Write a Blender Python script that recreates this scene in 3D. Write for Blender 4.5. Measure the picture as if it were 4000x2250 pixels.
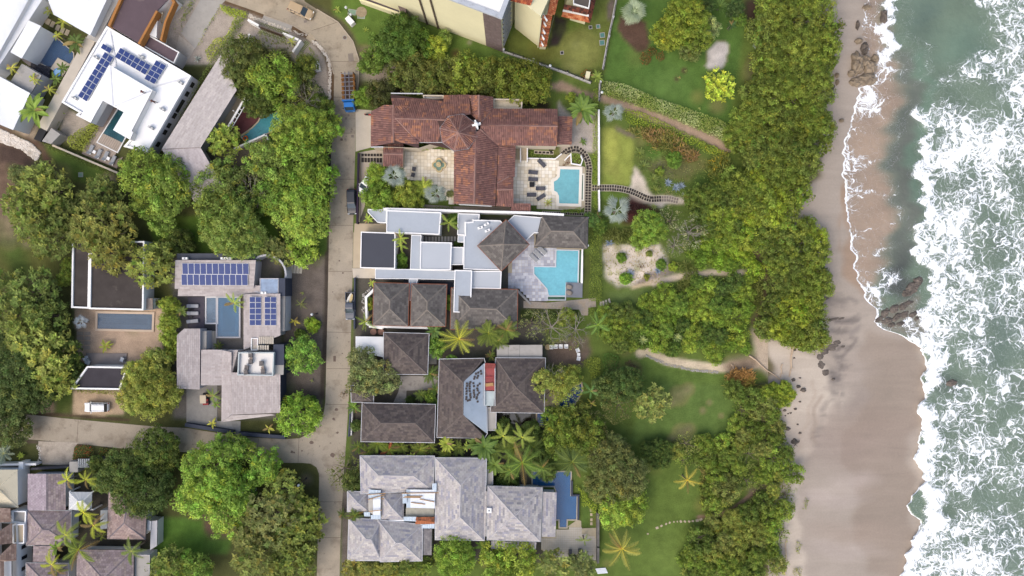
import bpy,math,random
import numpy as np
from mathutils import Vector,Matrix,noise as mnoise
# ------------------------------------------------------------------ camera, sky, sun, exposure
sc=bpy.context.scene
for _o in list(bpy.data.objects):
 bpy.data.objects.remove(_o)
H=133.0
S=20.0
cd=bpy.data.cameras.new('camera');cd.sensor_width=36.0;cd.lens=36.0*H/(4000.0/S)
cd.clip_start=1.0;cd.clip_end=9000.0
cam=bpy.data.objects.new('camera',cd);sc.collection.objects.link(cam)
cam.location=(0,0,H);cam.rotation_euler=(0,0,0);sc.camera=cam
SUN_EL,SUN_AZ=50.0,-138.0
w=bpy.data.worlds.new('World');sc.world=w;w.use_nodes=True
nt=w.node_tree;bg=nt.nodes['Background']
sky=nt.nodes.new('ShaderNodeTexSky');sky.sky_type='NISHITA';sky.sun_disc=False
sky.sun_elevation=math.radians(SUN_EL);sky.sun_rotation=math.radians(SUN_AZ)
sky.dust_density=4.0;sky.air_density=1.0;sky.ozone_density=0.6
nt.links.new(sky.outputs[0],bg.inputs[0]);bg.inputs[1].default_value=0.15
sl=bpy.data.lights.new('sun','SUN');sl.energy=0.85;sl.angle=math.radians(75);sl.color=(1.0,0.955,0.89)
so=bpy.data.objects.new('sun',sl);sc.collection.objects.link(so)
_a,_e=math.radians(SUN_AZ),math.radians(SUN_EL)
so.rotation_euler=Vector((math.sin(_a)*math.cos(_e),math.cos(_a)*math.cos(_e),math.sin(_e))).to_track_quat('Z','Y').to_euler()
vs=sc.view_settings;vs.view_transform='Standard';vs.look='None';vs.gamma=1.0;vs.use_curve_mapping=False
vs.exposure=0.74
sc.cycles.max_bounces=7;sc.cycles.diffuse_bounces=4;sc.cycles.glossy_bounces=2
sc.cycles.transmission_bounces=3;sc.cycles.transparent_max_bounces=6
COL=sc.collection
RND=random.Random(7)
# ------------------------------------------------------------------ helpers
VIEWS=dict(A=(0,0),B=(700,0),C=(1300,0),D=(2000,0),E=(0,500),F=(600,500),G=(1300,500),H=(2000,500),I=(0,1000),J=(600,950),K=(1300,1000),L=(1900,1000),M=(0,1650),N=(600,1500),O=(1300,1500),Q=(1700,1650),R=(2600,0),S=(3200,0),T=(2500,900),X=(2900,1650))
VK=dict(U=(3000,1000,1.932),V=(2300,1500,1.932),P=(1300,1900,4.14),Y=(2400,500,3.22),W=(1500,0,2.576),Z=(0,0,1.0),Fu=(0,0,0.644),a=(0,1450,3.622),b=(1350,1040,5.8),c=(2050,1400,4.83))
for _k,_v in VIEWS.items():
 VK[_k]=(_v[0],_v[1],2.415)
def pp(v,x,y):
 ox,oy,k=VK[v]
 return(ox+x/k,oy+y/k)
def q(s):
 t=s.split();ox,oy,k=VK[t[0]]
 return[(ox+float(a.split(',')[0])/k,oy+float(a.split(',')[1])/k)for a in t[1:]]
def W(p,z=0.0):
 f=(H-z)/H/S
 return Vector(((p[0]-2000.0)*f,(1125.0-p[1])*f,z))
def WP(ps,z=0.0):
 return[W(p,z)for p in ps]
def lin(c):
 return c/12.92 if c<=0.04045 else((c+0.055)/1.055)**2.4
def hx(h,k=1.0):
 h=h.lstrip('#')
 return tuple(lin(int(h[i:i+2],16)/255.0)*k for i in(0,2,4))
KALB=0.80
MATS={}
def mat(name,src,rough=0.85,var=0.12,scale=0.6,bump=0.0,bscale=6.0,spec=0.3,metal=0.0,stain=None,alpha=1.0,k=KALB,trans=0.0,fine=None,wave=None,streak=None):
 if name in MATS:return MATS[name]
 m=bpy.data.materials.new(name);m.use_nodes=True;t=m.node_tree;N=t.nodes;L=t.links
 b=N['Principled BSDF'];b.inputs['Roughness'].default_value=rough;b.inputs['Metallic'].default_value=metal
 b.inputs['Specular IOR Level'].default_value=spec
 geo=N.new('ShaderNodeNewGeometry')
 if src=='obj':
  oi=N.new('ShaderNodeObjectInfo');base=oi.outputs['Color']
 elif src=='attr':
  at=N.new('ShaderNodeAttribute');at.attribute_name='Col';base=at.outputs['Color']
 elif src=='objattr':
  oi=N.new('ShaderNodeObjectInfo');at=N.new('ShaderNodeAttribute');at.attribute_name='Col'
  mx=N.new('ShaderNodeMix');mx.data_type='RGBA';mx.blend_type='MULTIPLY';mx.inputs[0].default_value=1.0
  L.new(oi.outputs['Color'],mx.inputs[6]);L.new(at.outputs['Color'],mx.inputs[7]);base=mx.outputs[2]
 else:
  rg=N.new('ShaderNodeRGB');rg.outputs[0].default_value=(*hx(src,k),1);base=rg.outputs[0]
 def nz(sc_,det=4.0,ro=0.6):
  n=N.new('ShaderNodeTexNoise');n.inputs['Scale'].default_value=sc_;n.inputs['Detail'].default_value=det
  n.inputs['Roughness'].default_value=ro;L.new(geo.outputs['Position'],n.inputs['Vector']);return n.outputs[0]
 def mulvar(base,fac,amt):
  mr=N.new('ShaderNodeMapRange');mr.inputs[1].default_value=0.25;mr.inputs[2].default_value=0.75
  mr.inputs[3].default_value=1-amt;mr.inputs[4].default_value=1+amt;L.new(fac,mr.inputs[0])
  mx=N.new('ShaderNodeMix');mx.data_type='RGBA';mx.blend_type='MULTIPLY';mx.inputs[0].default_value=1.0
  L.new(base,mx.inputs[6]);L.new(mr.outputs[0],mx.inputs[7]);return mx.outputs[2]
 if var:base=mulvar(base,nz(scale),var)
 if fine:base=mulvar(base,nz(fine[0],3.0,0.7),fine[1])
 if streak:
  mp=N.new('ShaderNodeMapping');mp.inputs['Scale'].default_value=(streak[0],streak[1],1);L.new(geo.outputs['Position'],mp.inputs[0]);sn=N.new('ShaderNodeTexNoise');sn.inputs['Scale'].default_value=1.0;sn.inputs['Detail'].default_value=6;sn.inputs['Roughness'].default_value=.6;sn.inputs['Distortion'].default_value=.7;L.new(mp.outputs[0],sn.inputs['Vector']);base=mulvar(base,sn.outputs[0],streak[2])
 if wave:
  wv=N.new('ShaderNodeTexWave');wv.bands_direction='DIAGONAL' if len(wave)>2 else 'X';wv.inputs['Scale'].default_value=wave[0];L.new(geo.outputs['Position'],wv.inputs['Vector'])
  base=mulvar(base,wv.outputs['Fac'],wave[1])
 if stain:
  for(col,ss,lo,hi)in stain:
   mr=N.new('ShaderNodeMapRange');mr.inputs[1].default_value=lo;mr.inputs[2].default_value=hi;mr.clamp=True
   L.new(nz(ss,5.0,0.65),mr.inputs[0])
   mx=N.new('ShaderNodeMix');mx.data_type='RGBA';mx.inputs[7].default_value=(*hx(col,k),1)
   L.new(mr.outputs[0],mx.inputs[0]);L.new(base,mx.inputs[6]);base=mx.outputs[2]
 L.new(base,b.inputs['Base Color'])
 if bump:
  bp=N.new('ShaderNodeBump');bp.inputs['Strength'].default_value=bump;bp.inputs['Distance'].default_value=0.05
  L.new(nz(bscale),bp.inputs['Height']);L.new(bp.outputs[0],b.inputs['Normal'])
 if alpha<1:b.inputs['Alpha'].default_value=alpha
 if trans:
  tr=N.new('ShaderNodeBsdfTranslucent');ms=N.new('ShaderNodeMixShader');ms.inputs[0].default_value=trans
  L.new(base,tr.inputs[0]);L.new(b.outputs[0],ms.inputs[1]);L.new(tr.outputs[0],ms.inputs[2])
  L.new(ms.outputs[0],N['Material Output'].inputs[0])
 MATS[name]=m
 return m
ORG={}
def tag(o,label=None,cat=None,group=None,kind=None):
 if label:o['label']=label
 if cat:o['category']=cat
 if group:o['group']=group
 if kind:o['kind']=kind
 return o
def thing(name,label,cat,loc=(0,0,0),rz=0.0,group=None,scale=None):
 o=bpy.data.objects.new(name,None);COL.objects.link(o);o.empty_display_size=0.3
 o.location=loc;o.rotation_euler=(0,0,rz)
 if scale is not None:o.scale=(scale,)*3 if not hasattr(scale,'__len__')else scale
 ORG[o.name]=Vector(loc)
 return tag(o,label,cat,group)
def linkobj(name,me,parent=None,m=None):
 o=bpy.data.objects.new(name,me);COL.objects.link(o)
 if parent is not None:o.parent=parent
 return o
class MB:
 def __init__(s):s.v=[];s.f=[];s.mi=[];s.c=[]
 def add(s,vs,fs,mi=0,col=None):
  n=len(s.v);s.v.extend([tuple(x)for x in vs]);s.f.extend([[i+n for i in f]for f in fs]);s.mi.extend([mi]*len(fs))
  if col is not None:s.c.extend([col]*len(vs))
  return s
 def box(s,c,d,rz=0.0,mi=0,ry=0.0,rx=0.0):
  R=Matrix.Rotation(rz,3,'Z')@Matrix.Rotation(ry,3,'Y')@Matrix.Rotation(rx,3,'X');c=Vector(c)
  vs=[c+R@Vector((x*d[0]/2,y*d[1]/2,z*d[2]/2))for z in(-1,1)for y in(-1,1)for x in(-1,1)]
  return s.add(vs,[[0,2,3,1],[4,5,7,6],[0,1,5,4],[2,6,7,3],[0,4,6,2],[1,3,7,5]],mi)
 def prism(s,poly,z0,z1,mi=0,mtop=None,bottom=False):
  n=len(poly);ar=sum(poly[i][0]*poly[(i+1)%n][1]-poly[(i+1)%n][0]*poly[i][1]for i in range(n))
  if ar<0:poly=poly[::-1]
  vs=[(p[0],p[1],z0)for p in poly]+[(p[0],p[1],z1)for p in poly]
  s.add(vs,[[i,(i+1)%n,n+(i+1)%n,n+i]for i in range(n)],mi)
  s.add([(p[0],p[1],z1)for p in poly],[list(range(n))],mi if mtop is None else mtop)
  if bottom:s.add([(p[0],p[1],z0)for p in poly],[list(range(n))[::-1]],mi)
  return s
 def ring(s,outer,inner,z0,z1,mi=0):
  n=len(outer)
  vs=[(p[0],p[1],z)for z in(z0,z1)for p in outer]+[(p[0],p[1],z)for z in(z0,z1)for p in inner]
  fs=[]
  for i in range(n):
   j=(i+1)%n
   fs+=[[i,j,n+j,n+i],[2*n+j,2*n+i,3*n+i,3*n+j],[n+i,n+j,3*n+j,3*n+i]]
  return s.add(vs,fs,mi)
 def tube(s,a,b,r0,r1=None,n=6,mi=0,cap=True):
  a,b=Vector(a),Vector(b);r1=r0 if r1 is None else r1;d=(b-a)
  if d.length<1e-6:return s
  d.normalize();x=d.orthogonal().normalized();y=d.cross(x)
  vs=[c+r*(math.cos(t*2*math.pi/n)*x+math.sin(t*2*math.pi/n)*y)for c,r in((a,r0),(b,r1))for t in range(n)]
  fs=[[i,(i+1)%n,n+(i+1)%n,n+i]for i in range(n)]
  if cap:fs+=[list(range(n))[::-1],list(range(n,2*n))]
  return s.add(vs,fs,mi)
 def lathe(s,c,prof,n=14,mi=0):
  c=Vector(c);vs=[c+Vector((r*math.cos(2*math.pi*i/n),r*math.sin(2*math.pi*i/n),z))for r,z in prof for i in range(n)]
  fs=[[k*n+i,k*n+(i+1)%n,(k+1)*n+(i+1)%n,(k+1)*n+i]for k in range(len(prof)-1)for i in range(n)]
  fs+=[list(range((len(prof)-1)*n,len(prof)*n)),list(range(n))[::-1]]
  return s.add(vs,fs,mi)
 def loft(s,rings,mi=0,cap=True):
  n=len(rings[0]);vs=[p for r in rings for p in r]
  fs=[[k*n+i,k*n+(i+1)%n,(k+1)*n+(i+1)%n,(k+1)*n+i]for k in range(len(rings)-1)for i in range(n)]
  if cap:fs+=[list(range(n))[::-1],list(range((len(rings)-1)*n,len(rings)*n))]
  return s.add(vs,fs,mi)
 def mesh(s,name,mats,org=None,smooth=False):
  me=bpy.data.meshes.new(name);o=org if org is not None else(0,0,0)
  me.from_pydata([(a-o[0],b-o[1],c-o[2])for a,b,c in s.v],[],s.f)
  mats=mats if isinstance(mats,(list,tuple))else[mats]
  for m in mats:me.materials.append(m)
  if len(mats)>1:me.polygons.foreach_set('material_index',s.mi)
  if smooth:me.polygons.foreach_set('use_smooth',[True]*len(me.polygons))
  if s.c:
   at=me.color_attributes.new('Col','FLOAT_COLOR','POINT');at.data.foreach_set('color',np.array([(*c,1)for c in s.c],'f').ravel())
  me.update();return me
 def build(s,name,mats,parent=None,smooth=False,local=False,color=None):
  org=Vector((0,0,0))
  if parent is not None and not local:org=ORG.get(parent.name,org)
  o=linkobj(name,s.mesh(name,mats,org,smooth),parent)
  ORG[o.name]=org
  if color is not None:o.color=(*color,1)
  return o
def solo(mb,name,mats,label,cat,group=None,kind=None,smooth=False):
 """a thing that is one mesh, its origin at its base centre"""
 vs=np.array(mb.v);c=Vector(((vs[:,0].min()+vs[:,0].max())/2,(vs[:,1].min()+vs[:,1].max())/2,vs[:,2].min()))
 o=linkobj(name,mb.mesh(name,mats,c,smooth));o.location=c;ORG[o.name]=c
 return tag(o,label,cat,group,kind)
def copy_tree(o,parent=None):
 c=o.copy();COL.objects.link(c);c.parent=parent
 for ch in o.children:copy_tree(ch,c)
 return c
def npmesh(name,V,F,mats,col=None,smooth=False):
 me=bpy.data.meshes.new(name);V=np.asarray(V,'f');F=np.asarray(F,'i');k=F.shape[1]
 me.vertices.add(len(V));me.vertices.foreach_set('co',V.ravel())
 me.loops.add(F.size);me.loops.foreach_set('vertex_index',F.ravel())
 me.polygons.add(len(F));me.polygons.foreach_set('loop_start',np.arange(0,F.size,k,dtype='i'))
 try:me.polygons.foreach_set('loop_total',np.full(len(F),k,'i'))
 except Exception:pass
 for m in(mats if isinstance(mats,(list,tuple))else[mats]):me.materials.append(m)
 if col is not None:
  at=me.color_attributes.new('Col','FLOAT_COLOR','POINT')
  at.data.foreach_set('color',np.concatenate([col,np.ones((len(col),1))],1).astype('f').ravel())
 if smooth:me.polygons.foreach_set('use_smooth',np.ones(len(F),bool))
 me.update();me.validate();return me
def area2(p):return sum(p[i][0]*p[(i+1)%len(p)][1]-p[(i+1)%len(p)][0]*p[i][1]for i in range(len(p)))/2
def inset(poly,d):
 """offset a simple polygon inwards by d (outwards when negative), xy only"""
 P=[Vector((p[0],p[1]))for p in poly];n=len(P);sg=1 if area2(P)>0 else-1;out=[]
 for i in range(n):
  a=(P[i]-P[i-1]).normalized();b=(P[(i+1)%n]-P[i]).normalized()
  na=Vector((-a.y,a.x))*sg;nb=Vector((-b.y,b.x))*sg;m=na+nb
  m=m/max(0.35,m.length_squared)*2 if m.length>1e-4 else na
  out.append(P[i]+m*d)
 return out
def inpoly(X,Y,poly):
 r=np.zeros(np.shape(X),bool);n=len(poly)
 for i in range(n):
  x0,y0=poly[i][0],poly[i][1];x1,y1=poly[(i+1)%n][0],poly[(i+1)%n][1]
  if y0==y1:continue
  c=((y0>Y)!=(y1>Y))&(X<(x1-x0)*(Y-y0)/(y1-y0)+x0);r^=c
 return r
class Paint:
 """soft region map over the ground, in ground coordinates expressed as photo pixels"""
 def __init__(s,x0,y0,x1,y1,res,base):
  s.x0,s.y0,s.res=x0,y0,res
  s.X,s.Y=np.meshgrid(np.arange(x0,x1+res,res,dtype=float),np.arange(y0,y1+res,res,dtype=float))
  s.a=np.zeros(s.X.shape+(len(base),));s.a[:]=base
 def apply(s,m,val,blur):
  for _ in range(int(blur)):
   p=np.pad(m,1,mode='edge');m=(p[1:-1,1:-1]*2+p[:-2,1:-1]+p[2:,1:-1]+p[1:-1,:-2]+p[1:-1,2:])/6
  s.a+=(np.array(val)-s.a)*m[...,None]
 def poly(s,poly,val,blur=1,op=1.0):
  s.apply(inpoly(s.X,s.Y,poly).astype(float)*op,val,blur)
 def blob(s,x,y,r,val,op=1.0,ry=None):
  d=np.sqrt(((s.X-x)/r)**2+((s.Y-y)/(ry or r))**2);s.a+=(np.array(val)-s.a)*(np.clip(1.3-d,0,1)*op)[...,None]
 def line(s,pts,wd,val,soft=0.5,op=1.0):
  dm=np.full(s.X.shape,1e9)
  for(ax,ay),(bx,by)in zip(pts[:-1],pts[1:]):
   dx,dy=bx-ax,by-ay;L2=dx*dx+dy*dy+1e-9
   t=np.clip(((s.X-ax)*dx+(s.Y-ay)*dy)/L2,0,1)
   dm=np.minimum(dm,np.hypot(s.X-ax-t*dx,s.Y-ay-t*dy))
  m=np.clip((wd*(1+soft)-dm)/(2*soft*wd),0,1)*op;s.a+=(np.array(val)-s.a)*m[...,None]
 def sample(s,px,py):
  fx=np.clip((px-s.x0)/s.res,0,s.X.shape[1]-1.001);fy=np.clip((py-s.y0)/s.res,0,s.X.shape[0]-1.001)
  ix,iy=fx.astype(int),fy.astype(int);ax,ay=(fx-ix)[...,None],(fy-iy)[...,None]
  return(s.a[iy,ix]*(1-ax)*(1-ay)+s.a[iy,ix+1]*ax*(1-ay)+s.a[iy+1,ix]*(1-ax)*ay+s.a[iy+1,ix+1]*ax*ay)
# ------------------------------------------------------------------ the land: one sheet, soft regions of grass, soil, gravel and sand
def hk(h):return hx(h,KALB)
GRASS=hk('#4c6a2a');LAWN=hk('#54762f');LAWN2=hk('#3f6a2b');SOIL=hk('#5e4e42');DIRT=hk('#7d6d5c');DARK=hk('#2c2f1c')
GRAV=hk('#a89d90');GRAVD=hk('#6f675f');SANDC=hk('#c9b7a0');PALE=hk('#d3cabf');MULCH=hk('#5c4a3e');WHSAND=hk('#dacfc2')
g=Paint(-400,-400,3200,2650,8,GRASS)
g.poly(q('Z -400,-400 1300,-400 1300,2650 -400,2650'),hk('#45512c'),2)
g.poly(q('Z 1395,830 2130,850 2130,1180 2130,1740 2120,2200 1360,2200 1375,1500'),hk('#57534b'),2)  # house courts: path tone with the shade between roofs painted into the ground
g.poly(q('Z -100,1860 620,1860 620,2300 -100,2300'),hk('#4a463e'),2);g.poly(q('Z 670,990 1100,990 1100,1640 680,1640'),hk('#6b6660'),2)
# west: vacant lot, gravel bank, grass
g.poly(q('E -200,-400 110,20 330,300 260,420 120,560 180,900 60,1100 -200,1100'),hk('#6d5a4b'),4)
g.poly(q('E 0,850 180,820 330,1040 520,1180 600,1449 300,1380 0,1420'),hk('#4f5c2c'),5)
g.blob(*pp('E',140,1180),60,hk('#3f5c24'),0.9);g.blob(*pp('E',200,1330),50,hk('#3a5520'),0.9)
g.blob(*pp('E',90,900),50,hk('#8b7964'),0.7,90);g.blob(*pp('E',260,1070),30,hk('#8a7662'),0.6)
g.poly(q('E 0,150 200,190 330,300 250,360 0,330'),hk('#4d3f38'),3)
g.poly(q('E 90,0 320,80 400,150 560,330 520,390 400,300 380,230 250,120 100,30'),hk('#5d483d'),2)
g.poly(q('E 420,150 1080,430 1100,500 980,560 700,500 560,370 470,260'),hk('#486726'),2)
g.poly(q('E 1350,830 1900,830 1930,1180 1500,1160'),hk('#4a7023'),2);g.blob(*pp('E',1040,470),28,hk('#9a8672'),.8)
g.poly(q('F 380,830 1100,830 1250,1180 380,1180'),hk('#4d7524'),2)
g.poly(q('F 1500,940 1640,900 1630,1200 1450,1210'),hk('#3f6024'),1)
# gravel gardens in the north west
g.poly(q('Z 660,0 885,0 1000,40 1180,115 1240,165 1300,300 1300,390 1240,360 1120,190 1000,180 900,250 820,250 640,250'),hk('#a79c91'),1)
g.poly(q('A 600,1020 760,1080 860,1170 700,1350 560,1300'),hk('#a99e90'),1)
g.poly(q('A 180,1150 380,1180 330,1320 130,1230'),hk('#a0907c'),2)
g.poly(q('F 450,190 830,190 1060,70 1130,220 1000,360 560,390'),hk('#6f6659'),2)
# dirt verges beside the road
g.line(q('B 440,10 640,70 800,140 1070,250 1290,380 1400,500 1450,700 1455,1000 1450,1449'),17,hk('#65523f'),.4)
g.line(q('B 1150,0 1310,80 1520,210 1680,420 1710,560 1700,800'),12,hk('#54503c'),.5)
g.line(q('Z 1293,480 1291,900 1288,1200 1286,1500'),12,hk('#4a4038'),.4)
# yard of the solar house
g.poly(q('J 1240,200 1620,120 1640,260 1610,830 1590,1449 1230,1449'),hk('#6b625a'),1);g.poly(q('N 1230,0 1600,0 1590,240 1440,480 1230,500'),hk('#5d554d'),1)
g.line(q('J 1640,100 1625,820 1590,1449'),10,hk('#473f38'),.4)
# sandy courtyard of the dark-roofed house
g.poly(q('I 700,500 1560,490 1530,900 1250,1050 740,1000'),hk('#b29b85'),1);g.poly(q('I 690,1260 1170,1260 1160,1500 690,1520'),hk('#b09a80'),1)
g.poly(q('a 770,260 1020,260 1010,610 770,600'),hk('#38511f'),1);g.poly(q('a 480,400 780,350 770,580 450,590'),hk('#8d7865'),3)
g.line(q('a 430,605 1000,625 1811,690'),7,hk('#4d4132'),.4);g.line(q('a 140,990 500,1000 1811,1050'),8,hk('#5a5045'),.4)
# junction corner and south yards
g.poly(q('N 1200,750 1470,755 1560,850 1550,1230 1300,1100'),hk('#3d4a26'),2);g.blob(*pp('N',1440,900),28,hk('#6d6150'),.8)
g.poly(q('N 0,1270 500,1240 760,1420 700,1600 0,1600'),hk('#47702a'),2);g.poly(q('N 300,1230 760,1200 760,1449 540,1449'),hk('#6a5547'),3)
g.poly(q('M 1480,930 1932,900 1932,1300 1480,1250'),hk('#477428'),2)
g.poly(q('Z 1335,1860 1368,1860 1362,2250 1330,2250'),hk('#6a625b'),1)
# north: lawns round the cream building
g.poly(q('C 0,0 250,0 640,150 1060,310 1600,490 2000,640 2200,800 1950,900 1300,550 500,520 240,430 180,230 0,120'),hk('#4b702b'),2)
g.poly(q('D -100,400 0,500 850,790 985,0 400,0'),hk('#51682b'),1)
g.blob(*pp('D',640,470),75,hk('#7f8c4a'),.75);g.blob(*pp('D',560,640),40,hk('#6d8044'),.7);g.blob(*pp('D',300,480),60,hk('#5f6428'),.5);g.blob(*pp('D',560,200),45,hk('#41631f'),.6)
g.poly(q('D 400,140 525,190 500,310 440,430 330,450 380,330'),hk('#39302f'),1);g.poly(q('D 910,0 985,0 940,200 900,190'),hk('#6b6058'),1)
g.poly(q('C 250,690 620,600 600,760 480,800 280,760'),hk('#a99b8d'),3);g.blob(*pp('C',1160,510),20,hk('#6b503b'),.8);g.blob(*pp('C',1290,400),10,hk('#9b9080'),.6)
g.poly(q('C 230,430 450,430 520,520 500,560 280,520'),hk('#7c7158'),3)
g.poly(q('C 560,820 1500,870 2050,960 2050,1060 1500,900 560,900'),hk('#3c3226'),3)
# north garden lawn
g.poly(q('D 990,0 1932,0 2200,200 2120,700 2050,1200 1700,1100 860,760'),hk('#436b2a'),2)
g.blob(*pp('D',1450,800),110,hk('#4d7634'),.7);g.blob(*pp('D',1300,620),60,hk('#3b6328'),.6)
g.poly(q('D 1010,150 1260,200 1300,400 1280,480 1180,490 1060,380 1000,290'),hk('#5a463b'),1)
g.poly(q('R 470,400 550,385 590,420 575,560 530,650 420,655 385,620 400,490'),hk('#c5bdb6'),1);g.blob(*pp('R',175,665),13,hk('#4a3a30'),.9);g.blob(*pp('R',105,745),12,hk('#4a3a30'),.8)
g.poly(q('R 750,0 910,0 900,150 840,260 740,170'),hk('#4a3c33'),3);g.blob(*pp('R',820,650),30,hk('#6d6047'),.6,60)
g.poly(q('D 350,780 480,770 640,850 820,890 1040,940 1500,1110 1932,1290 2080,1420 1990,1449 1800,1330 1400,1180 1030,1030 800,940 560,880 370,840'),hk('#a08974'),1)
# red roofed house: garden in front of the pool
g.poly(q('D 440,960 570,1100 800,1030 820,1449 450,1449'),hk('#b0a69c'),1)
g.poly(q('H 825,0 960,0 1180,130 1140,380 1110,550 825,540'),hk('#75903a'),2);g.blob(*pp('H',930,180),35,hk('#93aa48'),.7,60);g.blob(*pp('H',900,480),28,hk('#678a30'),.6)
g.poly(q('H 825,600 1090,620 1080,680 860,680'),hk('#557a2b'),1)
g.poly(q('Y 230,60 420,130 640,280 900,440 1200,420 1480,640 1300,900 900,880 640,850 460,830 240,480'),hk('#4b6a2a'),2)
g.blob(*pp('Y',560,470),35,hk('#6f6253'),.8);g.blob(*pp('Y',700,560),28,hk('#6d6250'),.7);g.blob(*pp('Y',880,530),45,hk('#6b6448'),.7);g.blob(*pp('Y',1080,480),38,hk('#62653c'),.7);g.blob(*pp('Y',480,330),40,hk('#467729'),.8);g.blob(*pp('Y',1120,640),50,hk('#3a5c22'),.8)
g.poly(q('Y 250,480 380,640 420,780 480,850 700,850 840,890 960,880 900,960 640,950 600,1010 440,960 180,950 205,720 240,560'),hk('#cdbfae'),1)
g.poly(q('D 960,1180 1130,1260 1170,1300 1090,1290 1000,1240'),hk('#7c6b60'),1)
g.poly(q('Y 180,840 400,960 600,1050 500,1250 100,1200'),hk('#4d2f2c'),3)
# pale sand garden
g.poly(q('H 860,1110 1400,1110 1480,1300 1400,1449 1000,1500 880,1400'),hk('#d2c5b6'),2)
for _x,_y,_r in((1000,1130,16),(1190,1170,14),(1260,1100,18),(1180,1330,14),(1000,1360,12),(920,1370,12),(1320,1270,10),(880,1160,9)):
 g.blob(*pp('H',_x,_y),_r,hk('#8f9150'),.6)
g.poly(q('L 1400,260 1560,140 1700,130 1800,160 1600,210 1400,300'),hk('#8d8178'),1)
g.line(q('L 1380,300 1560,250 1760,215 1932,190'),7,hk('#c9b394'),.8);g.line(q('T 130,500 330,440 560,410 720,395 900,400 1000,400'),11,hk('#cdbba5'),.5)
g.poly(q('L 1130,350 1500,300 1580,350 1440,470 1200,480'),hk('#56763a'),3)
# south garden lawns
g.poly(q('L 1090,930 1400,870 1932,1010 2300,1000 2350,1600 1500,1650 1100,1300'),hk('#4c6e2c'),2)
g.poly(q('V 420,0 1080,0 1110,330 1060,420 600,450 300,480 380,200'),hk('#4c6f31'),2)
for _x,_y,_r in((680,90,38),(700,370,36),(760,340,24),(620,140,20),(750,40,26),(860,200,14),(910,140,12),(630,420,22),(1000,240,12)):
 g.blob(*pp('V',_x,_y),_r,hk('#8b7a5e'),.6)
g.poly(q('V 80,450 620,440 870,600 860,950 820,1150 760,1300 760,1449 80,1449'),hk('#4d6d2b'),2);g.blob(*pp('V',600,1300),90,hk('#587a33'),.7);g.blob(*pp('V',700,850),60,hk('#54752f'),.6)
g.line(q('V 830,1005 980,990 1080,950 1180,870 1260,810'),8,hk('#8d7560'),.5);g.poly(q('V 1200,780 1300,800 1290,860 1200,850'),hk('#7a685c'),3)
g.line(q('T 0,1160 80,1140 250,1230 500,1270 720,1300 870,1290 1100,1260'),17,hk('#c7b79d'),.35)
g.line(q('T 870,1280 1150,1230 1300,1160'),30,hk('#8f7d69'),.6);g.blob(*pp('L',1380,1070),34,hk('#6c5b48'),.8)
g.line(q('T 1080,180 1170,300 1200,450 1180,620 1170,720 1080,860'),14,hk('#74634f'),.6)
g.poly(q('L 560,830 970,760 980,930 900,1050 560,1020'),hk('#6e5f54'),2);g.poly(q('L 310,490 875,500 870,560 300,620'),hk('#33471f'),1);g.poly(q('L 900,0 980,0 970,390 900,390'),hk('#475c2a'),1)
g.poly(q('V -80,1000 0,1000 0,1449 -80,1449'),hk('#4a5f2a'),1);g.poly(q('Q 1380,650 1520,650 1520,990 1380,990'),hk('#46682a'),1)
# beach side of the sheet
g.poly(q('Z 2930,1280 3020,1290 3200,1300 3200,1600 3040,1520 2960,1420'),hk('#b5a48f'),3);g.poly(q('Z 2960,1500 3200,1500 3200,2300 2990,2300'),hk('#8a7d63'),3)
BX=3000;STK2=random.Random(21)
SAND_DRY=hk('#bfb2a2');SAND_WET=hk('#9e9184');SAND_MID=hk('#a89c8f');BLACK_SAND=hk('#5f5a58');STK=random.Random(5)
b_=Paint(2696,-400,4300,2650,8,SAND_MID)
b_.poly([(2700,-400),(3150,-400),(3120,500),(3190,700),(3080,760),(3090,1300),(3000,1330),(2700,2650)],hk('#6a6144'),3)
b_.poly(q('Z 3060,1340 3160,1420 3210,1500 3240,1560 3220,1700 3190,1800 3170,1900 3140,2040 3110,2250 3100,2650 2950,2650 3080,2000 3080,1700 2940,1330'),SAND_DRY,2)
b_.poly(q('Z 3290,560 3400,520 3460,700 3480,1150 3400,1180 3340,1000 3300,760'),hk('#a08a76'),4)
b_.poly(q('Z 3340,1300 3560,1320 3600,1500 3600,2250 3330,2250 3380,2000 3330,1750'),hk('#9a8c7e'),5)
b_.blob(3340,1720,260,hk('#96857a'),.55,130);b_.blob(3400,1650,170,hk('#98887a'),.5,70);b_.blob(3340,2080,210,hk('#9f8e80'),.5,50);b_.blob(3260,1950,150,hk('#b8aaa0'),.6,40);b_.blob(3280,2150,150,hk('#b8aaa0'),.5,40)
b_.blob(3370,1880,90,hk('#b4a69c'),.6,40);b_.blob(3310,1440,90,hk('#a3968a'),.7,80);b_.blob(3300,1560,45,hk('#82756d'),.5,60)
for(_x,_y,_r,_ry,_o)in((3235,1385,36,18,.85),(3260,1345,44,12,.7),(3265,1245,36,10,.75),(3262,1165,50,14,.4),(3230,1160,26,12,.5),(3250,1185,60,12,.45),(3228,1470,30,34,.9),(3245,1425,30,18,.8),(3195,1460,18,18,.5),(3215,1520,20,40,.5),(3205,1600,15,50,.45),(3200,1690,14,50,.4),(3255,1290,34,14,.6)):
 b_.blob(_x,_y,_r,hk('#6a6461'),_o*.45,_ry)
 for _k in range(14):
  _a,_c=_x+STK.gauss(0,_r*.6),_y+STK.gauss(0,_ry*.7);_l=STK.uniform(8,30);b_.line([(_a,_c),(_a+_l,_c-_l*STK.uniform(-.1,.5))],STK.uniform(2.5,5),hk('#5f5957'),.9,_o*STK.uniform(.25,.7))
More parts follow.
